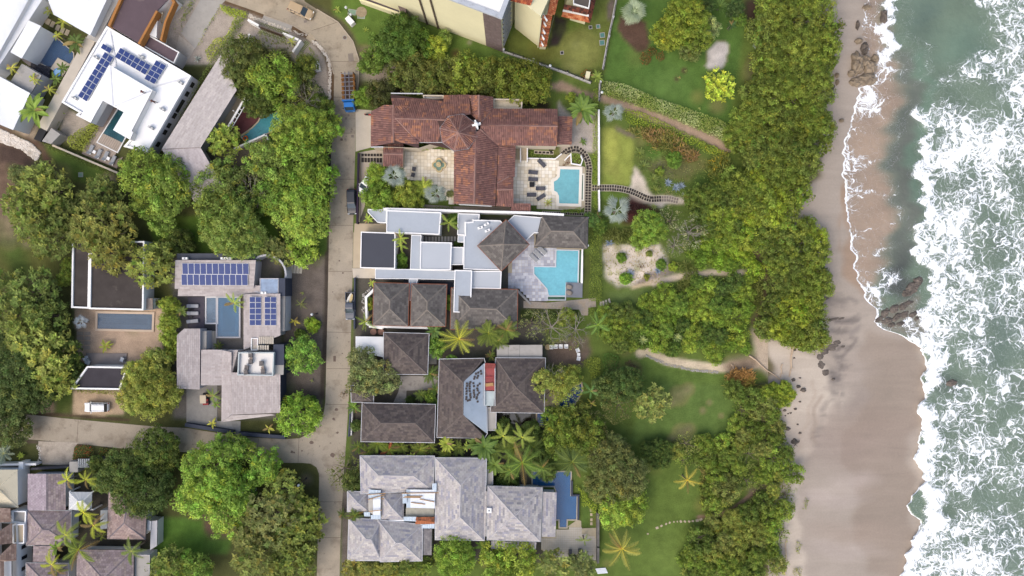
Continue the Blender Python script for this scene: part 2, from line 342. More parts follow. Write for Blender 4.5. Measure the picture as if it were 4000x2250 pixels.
b_.line(q('U 570,700 590,620 545,600'),6,hk('#6a625e'),.9,.6);b_.line(q('U 430,470 500,480 590,470'),8,hk('#6a625e'),.9,.5);b_.line(q('U 410,290 520,270 600,270'),4,hk('#77706c'),.9,.7)
b_.line(q('U 410,340 480,330 640,300 680,340'),7,hk('#7d756f'),.9,.6);b_.line(q('U 560,570 610,540'),9,hk('#7a726e'),.9,.6)
b_.line(q('U 330,1080 330,1250 400,1420'),7,hk('#9a8a7b'),.8,.7);b_.line(q('U 270,960 290,1200 280,1449'),6,hk('#b0a08f'),.8,.7)
def zland(px,py):
 """height of the shore: level land, then a gentle fall to the water and on below it"""
 edge=np.interp(py,[-400,500,1000,1350,1600,2250,2650],[3050,3060,3090,3060,3070,3020,3000])
 t=np.clip((px-edge)/520.0,0,4)
 return-1.5*t**1.15
def grid_obj(name,P,mats,zf,sub=None):
 X,Y=P.X,P.Y;Z=zf(X,Y);f=(H-Z)/H/S
 V=np.stack([(X-2000)*f,(1125-Y)*f,Z],-1).reshape(-1,3);C=P.a.reshape(-1,3)
 ny,nx=X.shape;I=np.arange(ny*nx).reshape(ny,nx)
 F=np.stack([I[1:,:-1],I[1:,1:],I[:-1,1:],I[:-1,:-1]],-1)
 return V,F.reshape(-1,4),C
m_ground=mat('ground','attr',0.95,0.24,0.5,0.4,9.0,0.1,fine=(5.0,0.28))
m_sand=mat('beach_sand','attr',0.8,0.07,0.12,0.15,8.0,0.25,fine=(3.0,0.07),streak=(.05,.5,.09))
# beach material: faint seaward drainage streaks
_t=m_sand.node_tree
def apron(V,F,C,xs,ys,z,col):
 """carry the sheet on to the horizon with a few large faces"""
 return V,F,C
for _k in range(260):
 g.blob(STK2 .uniform(0,3000),STK2 .uniform(0,2250),STK2 .uniform(10,45),hk(STK2 .choice(['#7d7a48','#3f5a22','#6d7a3a','#8a7d5c','#4a6a28'])),STK2 .uniform(.1,.32))
V,F,C=grid_obj('ground',g,None,zland)
_gr=np.clip((C[:,1:2]/(C[:,:1]+1e-6)-1.05)/.4,0,1)
C=C*(1-_gr)+_gr*(C*np.array([1.52,1.12,1.08])*.86+C.mean(1,keepdims=True)*.14)
keep=(V[F][:,:,0].max(1)<=(BX-2000)/S+0.01)
V2=[(-4000,4000),(4000,4000)]
x0,x1,y0,y1=-120.0,60.0,-76.2,76.2
go=linkobj('ground',npmesh('ground',V,F[keep],m_ground,C));tag(go,kind='structure',label='ground of lawns, soil and gravel between the houses')
b_.a=b_.sample(b_.X+45*np.sin(b_.Y*.007+1)+28*np.sin(b_.Y*.019)*(b_.X>3280)+8*np.sin(b_.Y*.06),b_.Y+10*np.sin(b_.X*.03))
VB,FB,CB=grid_obj('beach',b_,None,zland)
keepb=(VB[FB][:,:,0].min(1)>=(BX-2000)/S-0.01)
def rings(X,n=7,a=0.0):return X
bo=linkobj('beach',npmesh('beach',VB,FB[keepb],m_sand,CB,True));tag(bo,kind='structure',label='wet brown sand beach sloping to the surf')
mb=MB()
mb.add([(-4000,-4000,-.6),(50,-4000,-.6),(50,4000,-.6),(-4000,4000,-.6)],[[0,1,2,3]])
mb.build('terrain',mat('far_land','#4a5a30',.95,.3,.02));bpy.data.objects['terrain']['kind']='structure'
# ------------------------------------------------------------------ sea
WL=[(-400,3400),(0,3385),(60,3372),(130,3366),(190,3380),(250,3420),(330,3400),(345,3350),(375,3352),(400,3338),(430,3337),(480,3322),(540,3305),(600,3292),(690,3296),(776,3301),(860,3312),(932,3324),(1010,3336),(1087,3352),(1150,3372),(1180,3388),(1205,3412),(1235,3425),(1260,3408),(1285,3440),(1310,3520),(1345,3575),(1380,3608),(1440,3610),(1500,3592),(1560,3604),(1600,3585),(1660,3596),(1710,3590),(1790,3573),(1830,3590),(1880,3605),(1920,3590),(1945,3555),(1990,3545),(2030,3590),(2080,3590),(2120,3560),(2180,3540),(2250,3522),(2400,3500),(2650,3480)]
_wy=np.array([a for a,b in WL],float);_wx=np.array([b for a,b in WL],float)
_rs=np.random.RandomState(3)
ys=np.concatenate([np.arange(-400,2651,8.0)])
jx=np.convolve(_rs.randn(len(ys)+8)*9,np.ones(3)/3,'same')[4:-4]
wlx=np.interp(ys,_wy,_wx)+jx
ds=np.concatenate([np.arange(0,64,4.0),np.arange(64,1000,8.0)])
PX=wlx[:,None]+ds[None,:];PY=np.repeat(ys[:,None],len(ds),1)
GREEN=hk('#6c7c69');DEEP=hk('#5f7064');BROWN=hk('#a08c78');MURK=hk('#666a60');TURB=hk('#7a8a72')
sp=Paint(3200,-400,4800,2650,8,GREEN)
sp.poly([(3200,-400),(3400,-400),(3490,180),(3500,400),(3480,620),(3480,900),(3460,1050),(3400,1250),(3200,1250)],BROWN,22)
sp.poly([(3500,200),(3560,200),(3590,600),(3560,1000),(3540,1200),(3480,1100),(3490,600),(3510,400)],MURK,20)
sp.blob(3540,1090,60,hk('#4d504a'),.9,110);sp.blob(3780,190,120,hk('#6c8270'),.8,100);sp.blob(3620,60,80,DEEP,.7,90);sp.blob(3900,1300,80,DEEP,.8,160);sp.blob(3720,1500,70,hk('#4c554c'),.7,40)
sp.line([(3590,220),(3610,420),(3590,600),(3580,800)],22,hk('#6a826e'),.9,.7);sp.blob(3930,2100,90,DEEP,.6,90)
sp.poly([(3420,1250),(3500,1190),(3600,1150),(3610,1320),(3560,1340),(3440,1290)],hk('#7d7a6b'),3)
fo=Paint(3200,-400,4800,2650,8,(0.0,))
def fp(pts,v,bl=4,op=1.0):fo.poly(pts,(v,),bl,op)
OUT=[(3770,-400),(3800,0),(3865,60),(3880,130),(3800,200),(3720,250),(3670,300),(3660,370),(3630,420),(3600,390),(3588,440),(3640,520),(3605,560),(3588,650),(3610,745),(3590,850),(3588,932),(3610,1050),(3618,1165),(3618,1336),(3605,1475),(3587,1631),(3572,1786),(3603,1941),(3541,2250),(3480,2650),(4800,2650),(4800,-400)]
fp(OUT,.55,5)
for(x,y,r,ry,v,o)in((3950,90,70,110,.6,.8),(3830,270,130,40,.55,.8),(3700,480,60,60,.62,.7),(3780,560,170,60,.78,.9),(3900,540,120,70,.85,.9),(3700,640,90,60,.72,.9),(3800,820,160,120,.6,.8),(3690,930,80,160,.72,.9),(3680,1200,70,120,.74,.9),(3800,1120,110,130,.68,.8),(3800,360,140,40,.3,.9),(3900,430,100,30,.36,.8),(3960,300,60,50,.45,.7),(3920,1330,70,150,.34,.9),(3720,1480,70,50,.36,.8),(3700,1560,60,60,.42,.7),(3850,1520,130,60,.5,.7),(3760,1830,120,140,.56,.7),(3900,1700,110,90,.48,.8),(3720,2080,110,110,.68,.8),(3850,2100,80,60,.5,.7),(3800,2200,120,60,.8,.8),(3960,1950,60,120,.42,.8),(3690,1660,60,90,.44,.8),(3640,1900,40,120,.8,.7),(3700,2000,70,30,.4,.6),(3620,2150,40,30,.45,.6)):
 fo.blob(x,y,r,(v,),o,ry)
fo.line([(3590,430),(3600,520),(3625,700),(3600,850),(3595,932),(3640,1060),(3630,1165),(3636,1336),(3640,1400)],18,(1.0,),.9)
fo.line([(3610,1360),(3640,1420),(3625,1500),(3610,1560),(3622,1640),(3608,1710),(3596,1790),(3630,1880),(3640,1990),(3605,2090),(3560,2200),(3520,2400)],30,(1.15,),.7)
fo.line([(3640,1000),(3640,1200),(3640,1390)],20,(.85,),.7)
# inner wash
fo.line([(3500,-200),(3500,0),(3494,80),(3465,160),(3440,225),(3425,300)],28,(1.15,),.7)
fo.line([(3425,300),(3420,350),(3380,400),(3345,440)],26,(.68,),.8);fo.blob(3470,300,60,(.55,),.8,60);fo.blob(3410,100,50,(.45,),.9,110);fo.blob(3380,160,30,(.5,),.8,60)
fo.blob(3450,400,90,(.5,),.8,50);fo.blob(3460,470,60,(.48,),.8,40);fo.blob(3400,440,40,(.6,),.7,40);fo.line([(3375,385),(3420,440),(3500,480)],14,(.62,),.9)
fo.blob(3540,90,40,(.2,),.8,200);fo.line([(3598,160),(3612,230),(3600,320)],10,(.44,),.9)
fo.blob(3410,1060,80,(.42,),.8,90);fo.line([(3330,1010),(3360,1110),(3400,1180),(3430,1200)],20,(.66,),.9);fo.line([(3480,1070),(3440,1120),(3400,1160)],20,(.6,),.9)
fo.blob(3540,1180,60,(.52,),.9,40);fo.blob(3470,1280,60,(.5,),.8,20);fo.blob(3570,1280,50,(.6,),.9,60);fo.blob(3590,1090,24,(.55,),.9,60);fo.blob(3600,1345,24,(.8,),.9,50);fo.blob(3565,1985,36,(.5,),.9,50);fo.blob(3560,2080,30,(.7,),.8,40)
for _pl,_v in(([(3330,720),(3400,760),(3480,770)],.5),([(3330,880),(3400,900),(3490,860)],.46),([(3350,1000),(3440,1010),(3500,960)],.5),([(3340,640),(3420,640),(3480,600)],.44),([(3470,500),(3490,640),(3478,800),(3470,930)],.46),([(3360,1060),(3450,1060),(3520,1100)],.55)):fo.line(_pl,14,(_v,),.95)
ft=fo.sample(PX+24*np.sin(PY*.021)+14*np.sin(PY*.057+1)+8*np.sin(PY*.13),PY+10*np.sin(PX*.05))[...,0];ct=sp.sample(PX+26*np.sin(PY*.013)+16*np.sin(PY*.041+PX*.02)+9*np.sin(PY*.09),PY)
edge=np.clip(1-ds/9.0,0,1)[None,:]*1.0;edge[:,:2]=1.0
ft=np.maximum(ft,edge*np.where(PY<250,.55,1.0));ft=np.maximum(ft,np.clip(1-ds/150.0,0,1)[None,:]*0.56*(PY<1290))
zs=-1.02+0.5*np.clip(ft-.45,0,.6)+0.10*np.sin(PX*.03+np.sin(PY*.011)*2)*np.clip(ds/200.0,0,1)[None,:]
zs=np.minimum(zs,zs*0+-0.6)
zb=zland(PX,PY)
zs=np.where(ds[None,:]<8,np.minimum(zb+0.06,zs+0*zs)*0+zb+0.05,np.maximum(zs,zb+0.05))
_f=(H-zs)/H/S
SV=np.stack([(PX-2000)*_f,(1125-PY)*_f,zs],-1).reshape(-1,3)
ny,nx=PX.shape;I_=np.arange(ny*nx).reshape(ny,nx)
SF=np.stack([I_[1:,:-1],I_[1:,1:],I_[:-1,1:],I_[:-1,:-1]],-1).reshape(-1,4)
def sea_material():
 m=bpy.data.materials.new('sea_water');m.use_nodes=True;t=m.node_tree;N=t.nodes;L=t.links;b=N['Principled BSDF']
 b.inputs['Roughness'].default_value=0.22;b.inputs['Specular IOR Level'].default_value=0.5
 geo=N.new('ShaderNodeNewGeometry');at=N.new('ShaderNodeAttribute');at.attribute_name='Col';fa=N.new('ShaderNodeAttribute');fa.attribute_name='foam'
 def noise(s,d,r,vec=None,dist=0.0):
  n=N.new('ShaderNodeTexNoise');n.inputs['Scale'].default_value=s;n.inputs['Detail'].default_value=d;n.inputs['Roughness'].default_value=r;n.inputs['Distortion'].default_value=dist
  L.new(vec or geo.outputs['Position'],n.inputs['Vector']);return n
 def math_(op,a,b_=None,c=None):
  n=N.new('ShaderNodeMath');n.operation=op
  for i,x in enumerate((a,b_,c)):
   if x is None:continue
   if isinstance(x,(int,float)):n.inputs[i].default_value=x
   else:L.new(x,n.inputs[i])
  return n.outputs[0]
 def warp(vec,freq,amp):
  wn=noise(freq,2,.5,vec);vm=N.new('ShaderNodeVectorMath');vm.operation='MULTIPLY_ADD'
  L.new(wn.outputs['Color'],vm.inputs[0]);vm.inputs[1].default_value=(amp,amp,0);L.new(vec,vm.inputs[2]);return vm.outputs[0]
 wp=warp(warp(geo.outputs['Position'],0.35,4.0),1.6,0.9)
 nb=math_('MULTIPLY_ADD',noise(0.16,6,.62,wp).outputs[0],1.35,-0.69);ns=math_('MULTIPLY_ADD',noise(1.1,7,.7,wp).outputs[0],0.9,-0.45)
 d=math_('ADD',math_('ADD',fa.outputs['Fac'],nb),ns);d=math_('MAXIMUM',math_('SUBTRACT',d,0.17),0.0)
 def lace(s,k,off):
  """web of foam lines round open cells; the lines widen as the foam thickens"""
  v=N.new('ShaderNodeTexVoronoi');v.feature='DISTANCE_TO_EDGE';v.inputs['Scale'].default_value=s;L.new(wp,v.inputs['Vector'])
  wd=math_('MULTIPLY',math_('POWER',math_('MAXIMUM',math_('SUBTRACT',d,off),0.0),1.4),k)
  return math_('SUBTRACT',1.0,math_('MINIMUM',math_('DIVIDE',v.outputs['Distance'],math_('ADD',wd,0.002)),1.0))
 f=math_('MAXIMUM',lace(0.40,.42,.16),math_('MAXIMUM',lace(0.95,.52,.22),lace(2.3,.55,.30)))
 core=N.new('ShaderNodeMapRange');core.interpolation_type='SMOOTHSTEP';core.inputs[1].default_value=.62;core.inputs[2].default_value=1.15;L.new(d,core.inputs[0])
 mr=N.new('ShaderNodeMapRange');mr.interpolation_type='SMOOTHSTEP';mr.inputs[1].default_value=0.0;mr.inputs[2].default_value=0.8;mr.inputs[4].default_value=0.94;L.new(f,mr.inputs[0])
 zero=math_('GREATER_THAN',fa.outputs['Fac'],0.03);fac=math_('MULTIPLY',math_('MAXIMUM',mr.outputs[0],core.outputs[0]),zero)
 # water colour, gently mottled
 cn=N.new('ShaderNodeMapRange');cn.inputs[1].default_value=.3;cn.inputs[2].default_value=.7;cn.inputs[3].default_value=.85;cn.inputs[4].default_value=1.18;L.new(noise(0.12,6,.65).outputs[0],cn.inputs[0])
 mx=N.new('ShaderNodeMix');mx.data_type='RGBA';mx.blend_type='MULTIPLY';mx.inputs[0].default_value=1;L.new(at.outputs['Color'],mx.inputs[6]);L.new(cn.outputs[0],mx.inputs[7])
 # thin foam veil: pale between the streaks
 veil=N.new('ShaderNodeMix');veil.data_type='RGBA';veil.inputs[7].default_value=(*hk('#c6d0cc'),1);L.new(mx.outputs[2],veil.inputs[6])
 L.new(math_('MULTIPLY',math_('MULTIPLY',d,d),0.75),veil.inputs[0])
 mf=N.new('ShaderNodeMix');mf.data_type='RGBA';mf.inputs[7].default_value=(0.86,0.88,0.9,1);L.new(fac,mf.inputs[0]);L.new(veil.outputs[2],mf.inputs[6])
 L.new(mf.outputs[2],b.inputs['Base Color'])
 rr=N.new('ShaderNodeMapRange');rr.inputs[3].default_value=.2;rr.inputs[4].default_value=.85;L.new(fac,rr.inputs[0]);L.new(rr.outputs[0],b.inputs['Roughness'])
 bp=N.new('ShaderNodeBump');bp.inputs['Strength'].default_value=.55;bp.inputs['Distance'].default_value=.25
 L.new(math_('ADD',math_('MULTIPLY',fac,0.7),noise(0.9,5,.6).outputs[0]),bp.inputs['Height']);L.new(bp.outputs[0],b.inputs['Normal'])
 return m
m_sea=sea_material()
sm=npmesh('sea',SV,SF,m_sea,ct.reshape(-1,3),True)
fa_=sm.attributes.new('foam','FLOAT','POINT');fa_.data.foreach_set('value',ft.reshape(-1).astype('f'))
so_=linkobj('sea',sm);tag(so_,kind='structure',label='green sea with lines of white surf')
mb=MB();mb.add([(60,-4000,-1.6),(4500,-4000,-1.6),(4500,4000,-1.6),(60,4000,-1.6)],[[0,1,2,3]],0)
far=mb.build('sea',mat('far_sea','#5b756b',.2,.15,.05,.3,.5));far['kind']='structure';far.location.z=-2.6
# ------------------------------------------------------------------ roads, drives, terraces
m_road=mat('road_concrete','#a59a89',.9,.10,.22,.15,5,.2,stain=[('#877b6b',.35,.50,.70),('#b9ab97',.13,.55,.75),('#756b5f',1.4,.62,.74)],fine=(5,.12))
m_conc=mat('pale_concrete','#c3b9a9',.9,.07,.7,.1,5,.2,fine=(6,.06));m_concg=mat('grey_concrete','#a6a29c',.9,.1,.6,.15,5,.2,stain=[('#85817b',.8,.58,.8)])
m_conb=mat('beige_concrete','#b7a890',.9,.08,.6,.1,5,.2);m_kerb=mat('kerb_stone','#b0a494',.9,.15,1.5)
def sheet(name,poly,z,m,label=None,z0=-0.05,kind='structure'):
 P=[W(p,z)for p in poly];o=MB().prism(P,z0,z).build(name,m);o['kind']=kind
 if label:o['label']=label
 return o
ROAD=q('Z 882,4 860,-60 1200,-60')+q('B 1180,10 1300,88 1500,210 1640,390 1695,560 1695,760 1665,1000 1660,1449')+q('Z 1384,700 1380,873 1377,1083 1370,1352 1366,1500 1354,1699 1340,1900 1330,2096 1325,2320 1236,2320 1240,2150 1244,1997 1247,1880 1246,1850 1236,1825 1212,1811 1180,1808 1118,1808 1000,1796')+q('Z 724,1766 480,1752 250,1728 100,1715 -80,1708 -80,1610 120,1620 250,1634 480,1655 600,1666 728,1672 940,1706 1107,1716 1170,1712 1215,1690 1246,1645 1264,1615 1271,1570 1276,1350 1280,1200 1285,900 1293,600 1302,497 1305,290 1284,215 1234,153 1143,99 1000,45')
sheet('road',ROAD,0.02,m_road,'dusty pale concrete lane with a side branch')
m_seam=mat('road_joint','#7a6d5e',.95,.1,2)
for _i,(_a,_b)in enumerate((((1300,520),(1386,520)),((1290,700),(1384,700)),((1286,880),(1381,880)),((1283,1060),(1377,1060)),((1279,1297),(1372,1299)),((1276,1440),(1368,1440)),((1272,1580),(1362,1580)),((1164,1808),(1168,1712)),((1000,1795),(1010,1713)),((1246,1960),(1338,1960)),((1243,2100),(1330,2100)),((640,1762),(650,1668)),((300,1735),(306,1640)),((1218,120),(1320,86)),((1290,240),(1402,240)),((1304,380),(1394,380)))):
 _A,_B=W(_a),W(_b);_d=_B-_A;_o=MB().box((_A+_B)/2+Vector((0,0,.012)),(_d.length,.09,.024),math.atan2(_d.y,_d.x)).build('road_joint',m_seam);_o['kind']='structure'
for _s,_p in enumerate((q('B 1300,88 1500,210 1640,390 1695,560 1695,760 1665,1000'),q('B 800,145 1070,240 1290,370 1410,520 1460,700'))):
 mb=MB()
 for a,b in zip(_p[:-1],_p[1:]):
  A,B=W(a),W(b);d=B-A;mb.box((A+B)/2+Vector((0,0,.06)),(d.length,.16,.14),math.atan2(d.y,d.x))
 k_=mb.build('kerb',m_kerb);k_['kind']='structure'
for nm,pl,mm,zz in(('driveway','C 215,1030 365,1040 360,1390 215,1430',m_conc,.04),('driveway','K 185,115 405,120 400,210 190,208',m_conc,.05),('driveway','G 205,900 500,905 505,985 265,985 200,985',m_conb,.05),('driveway','G 195,985 262,985 260,1320 190,1320',m_conb,.045),('driveway','B 15,310 200,0 440,0 380,60 190,400 150,460',m_concg,.04),('driveway','B 0,330 150,455 40,640 -60,600',mat('gravel_drive','#b3a99d',.9,.1,2,fine=(9,.12)),.035),('driveway','B 800,140 1070,240 1045,305 770,205',m_concg,.05),('driveway','B 1230,310 1290,365 1250,400 1195,360',m_conb,.05),('driveway','a 540,990 1110,1010 1050,1080 1030,1260 990,1330 600,1320 560,1150',mat('pebble_drive','#b0a596',.9,.12,1.2,fine=(6,.18),stain=[('#857b6f',.5,.5,.8)]),.05),('driveway','N 310,-40 600,-40 600,410 310,380',mat('grey_paving','#8f8c87',.9,.1,1.2,fine=(5,.1)),.05),('path','N 595,350 820,350 818,490 735,480 735,460 595,410',m_concg,.055),('patio','K 640,1130 1005,1135 1000,1260 695,1270 690,1395 565,1395 620,1280',mat('stained_concrete','#9d9892',.9,.1,.7,stain=[('#77726c',.6,.5,.7)]),.06),('patio','K 905,800 980,800 980,1020 905,1020',m_concg,.055),('patio','G 250,230 480,190 480,360 330,400 300,740 250,880 240,500',mat('gravel_forecourt','#b5a898',.9,.1,.8,fine=(7,.12)),.03),('path','G 840,720 1140,740 1700,740 1690,795 850,770',mat('gravel_path','#9d9388',.9,.12,2),.03),('path','L 350,425 580,440 1030,395 1035,480 960,490 960,560 900,560 875,505 350,490',mat('cobble_path','#a2978a',.9,.14,3.0,.3,6,stain=[('#b09a78',.4,.5,.8)]),.06),('path','H 1000,640 1000,640 1000,641',m_conc,.01)):
 if 'H 1000' in pl:continue
 sheet(nm,q(pl),zz,mm)
# ------------------------------------------------------------------ building kit
m_white=mat('white_paint','#f4f3f1',.7,.03,.3,0,5,.3);m_wallw=mat('white_render','#e6e5e3',.8,.05,.5);m_cream=mat('cream_render','#ddd6b0',.85,.05,.25,fine=(3,.03))
m_wallg=mat('grey_render','#b9b8bb',.85,.06,.5);m_wallb=mat('beige_render','#c6baa6',.85,.07,.5);m_walld=mat('dark_render','#4c4c52',.8,.1,.5)
m_navy=mat('dark_blue_render','#3b4150',.7,.1,.6);m_glass=mat('window_glass','#22262e',.12,.1,.6,spec=.6);m_gutter=mat('white_gutter','#c4c6c9',.5,.06,1.0);m_rust=mat('rust_gutter','#8f5236',.8,.2,2.0)
m_tileobj=mat('roof_tile_piece','obj',.85,.10,1.3,.1,8,.2);m_tileatt=mat('roof_tile_field','attr',.85,.10,1.3,.1,8,.2)
m_metalrib=mat('zinc_sheet','#b9c4ce',.45,.08,.5,0,5,.5,.25,stain=[('#9fabb6',.6,.55,.75)]);m_steel=mat('grey_steel','#8a8f94',.5,.1,1,metal=.3)
m_dark=mat('charcoal','#2d2d31',.6,.1,1);m_black=mat('black_plastic','#1b1b1e',.5,.1,1);m_wood=mat('weathered_wood','#8d7f75',.85,.15,1.5,wave=(2.0,.08));m_timber=mat('raw_timber','#b08a5c',.8,.15,2)
class House:
 def __init__(s,name,label,at,cat='house',group=None,z=0):
  s.root=thing(name,label,cat,W(at,0),0,group);s.full=[];s.fr=[];s.mb=MB();s.n=0
 def walls(s,poly,z,m,ins=.45,z0=-.05,name='wall'):
  P=inset(WP(poly,z),ins)if ins else WP(poly,z);mb=MB();n=len(P)
  if area2(P)<0:P=P[::-1]
  mb.add([(p[0],p[1],z0)for p in P]+[(p[0],p[1],z-.02)for p in P],[[i,(i+1)%n,n+(i+1)%n,n+i]for i in range(n)])
  return mb.build(name,m,s.root)
 def slab(s,poly,z,mtop,mwall,par=None,z0=-.05,ins=0.0,thick=None,name='roof'):
  """flat roof on walls, with an upstand round it"""
  P=WP(poly,z)
  if mwall is not None:s.walls(poly,z,mwall,ins,z0)
  pz=z if not par else z-par[1]
  inner=inset(P,par[0]*.6)if par else P
  s_=MB().prism(inner,pz-(thick or.25),pz,bottom=True).build(name,mtop,s.root)
  if par:MB().ring([tuple(p)for p in inset(P,-.02)],[tuple(p)for p in inset(P,par[0])],pz-(thick or.25)-.01,z).build('parapet',par[2],s.root)
  return s_
 def cap(s,a,b,m,wd=.34,h=.10,lift=.05):
  """overlapping cap pieces along a hip or ridge"""
  a,b=Vector(a),Vector(b);d=b-a;L=d.length
  if L<.4:return
  n=max(1,int(L/.55));mb=MB();d.normalize();sd=d.cross(Vector((0,0,1))).normalized()
  for i in range(n):
   p0=a+d*(L*i/n);p1=a+d*(L*(i+1)/n+.04);l0,l1=lift+.03,lift
   vs=[p0+sd*wd/2+Vector((0,0,l0-h)),p0+Vector((0,0,l0+.03)),p0-sd*wd/2+Vector((0,0,l0-h)),p1+sd*wd/2+Vector((0,0,l1-h)),p1+Vector((0,0,l1+.03)),p1-sd*wd/2+Vector((0,0,l1-h))]
   mb.add(vs,[[0,3,4,1],[1,4,5,2],[0,1,2]])
  mb.build('ridge_cap',m,s.root)
 def plane(s,pts,tile,cols,mbase=None,clump=.25,rows=None):
  """tile one roof plane; pts are (px, py, z), the first two its eave"""
  P3=[W(p[:2],p[2])for p in pts];u=(P3[1]-P3[0]).normalized();n=Vector((0,0,0))
  for i in range(1,len(P3)-1):n+=(P3[i]-P3[0]).cross(P3[i+1]-P3[0])
  n.normalize()
  if n.z<0:n=-n
  c0=sum(P3,Vector())/len(P3);P3=[p-n*(p-c0).dot(n)for p in P3]
  u=(P3[1]-P3[0]).normalized();v=n.cross(u);o=P3[0]
  if(sum((p-o for p in P3),Vector())/len(P3)).dot(v)<0:v=-v
  P2=[((p-o).dot(u),(p-o).dot(v))for p in P3]
  if area2(P2)<0:P2=P2[::-1]
  mb=MB();mb.add([p-n*.02 for p in P3]if(P3[1]-P3[0]).cross(P3[2]-P3[0]).z>0 else[p-n*.02 for p in P3[::-1]],[list(range(len(P3)))]);mb.build('roof',mbase or m_dark,s.root)
  tw,te,style=tile;xs=[p[0]for p in P2];ys_=[p[1]for p in P2]
  k=len(P2);hp=[]
  for i in range(k):
   a,b=P2[i],P2[(i+1)%k];dx,dy=b[0]-a[0],b[1]-a[1];L=math.hypot(dx,dy)
   if L>1e-5:hp.append((-dy/L,dx/L,(dy*a[0]-dx*a[1])/L))
  rng=random.Random(s.n*7+len(s.full));s.n+=1
  r=0;y=min(ys_)
  while y<max(ys_)-.05:
   x=min(xs)-(tw*(.5 if r%2 else 0)if style=='flat' else 0)-.01;last=None
   while x<max(xs):
    cs=[(x,y),(x+tw,y),(x+tw,y+te),(x,y+te)];ins=True;out=False
    for(A,B,D)in hp:
     dd=[A*c[0]+B*c[1]+D for c in cs]
     if max(dd)<=0.02:out=True;break
     if min(dd)<-.02:ins=False
    if not out:
     if last is None or rng.random()>clump:
      cc=o+u*x+v*y
      if len(cols)==3 and isinstance(cols[2],float):
       t=mnoise.noise(cc*.45)*.5+.5+rng.uniform(-.22,.22);last=rng.choice(cols[0])if t<cols[2]else rng.choice(cols[1])
      else:last=rng.choice(cols)
     c=hx(last,KALB*rng.uniform(.9,1.08))
     if ins:s.full.append((o,u,v,n,x,y,c,tile))
     else:s.frag(o,u,v,n,cs,hp,c,tile)
    x+=tw
   y+=te;r+=1
 def frag(s,o,u,v,n,cs,hp,c,tile):
  P=cs
  for(A,B,D)in hp:
   Q=[]
   for i in range(len(P)):
    a,b=P[i],P[(i+1)%len(P)];da,db=A*a[0]+B*a[1]+D,A*b[0]+B*b[1]+D
    if da>=0:Q.append(a)
    if(da>0)!=(db>0)and abs(da-db)>1e-9:t=da/(da-db);Q.append((a[0]+(b[0]-a[0])*t,a[1]+(b[1]-a[1])*t))
   P=Q
   if len(P)<3:return
  y0=cs[0][1];te=tile[1]
  vs=[o+u*p[0]+v*p[1]+n*(.05-.03*(p[1]-y0)/te)for p in P]
  s.mb.add(vs,[list(range(len(vs)))],0,c)
 @staticmethod
 def tile_geo(tile):
  tw,te,style=tile;g_=.012
  if style=='flat':
   vs=[(g_,0,.0),(tw-g_,0,.0),(g_,0,.055),(tw-g_,0,.055),(g_,te+.02,.018),(tw-g_,te+.02,.018)]
   fs=[[0,1,3,2],[2,3,5,4],[0,2,4],[1,5,3]]
  else:
   pr=[(0,.0),(.18,.07),(.5,.115),(.82,.07),(1,0)];vs=[(a*tw,0,b+.03)for a,b in pr]+[(a*tw,te+.03,b*.85)for a,b in pr]
   fs=[[i,i+1,i+6,i+5]for i in range(4)]+[[4,3,2,1,0]]
  return vs,fs
 def finish(s,nind=300,name='roof_tile'):
  rng=random.Random(len(s.full));idx=list(range(len(s.full)));rng.shuffle(idx);ind=set(idx[:nind]);base=ORG[s.root.name];cache={}
  for i,(o,u,v,n,x,y,c,tile)in enumerate(s.full):
   vs,fs=s.tile_geo(tile)
   if i in ind:
    if tile not in cache:cache[tile]=MB().add(vs,fs).mesh(name,m_tileobj)
    ob=bpy.data.objects.new(name,cache[tile]);COL.objects.link(ob);ob.parent=s.root;ob.color=(*c,1)
    p=o+u*x+v*y-base;M_=Matrix.Identity(4)
    for j in range(3):M_[j][0]=u[j];M_[j][1]=v[j];M_[j][2]=n[j];M_[j][3]=p[j]
    ob.matrix_basis=M_
   else:s.mb.add([o+u*(x+a)+v*(y+b)+n*d for a,b,d in vs],fs,0,c)
  if s.mb.v:s.mb.build('roof_tiles',m_tileatt,s.root)['kind']='stuff'
 def hip(s,poly,ridge,ze,zr,tile,cols,mcap,gutter=None,wall=None,ins=.5,mbase=None,skip=()):
  A,B,C_,D_=[(p[0],p[1],ze)for p in poly];r1,r2=[(p[0],p[1],zr)for p in(ridge if len(ridge)>1 else[ridge[0],ridge[0]])]
  if r1[:2]==r2[:2]:pl=[[A,B,r1],[B,C_,r1],[C_,D_,r1],[D_,A,r1]];caps=[(A,r1),(B,r1),(C_,r1),(D_,r1)]
  elif abs(r2[0]-r1[0])>abs(r2[1]-r1[1]):pl=[[A,B,r2,r1],[B,C_,r2],[C_,D_,r1,r2],[D_,A,r1]];caps=[(A,r1),(B,r2),(C_,r2),(D_,r1),(r1,r2)]
  else:pl=[[A,B,r1],[B,C_,r2,r1],[C_,D_,r2],[D_,A,r1,r2]];caps=[(A,r1),(B,r1),(C_,r2),(D_,r2),(r1,r2)]
  for i,p in enumerate(pl):
   if i not in skip:s.plane(p,tile,cols,mbase)
  for a,b in caps:s.cap(W(a[:2],a[2]),W(b[:2],b[2]),mcap)
  if gutter:s.gut(poly,ze,gutter)
  if wall:s.walls(poly,ze,wall,ins)
 def gut(s,poly,ze,m,wd=.12):
  P=WP(poly,ze);MB().ring([tuple(p)for p in inset(P,-wd)],[tuple(p)for p in inset(P,-.01)],ze-.14,ze+.03).build('gutter',m,s.root)
 def part(s,name,mb,m,**k):return mb.build(name,m,s.root,**k)
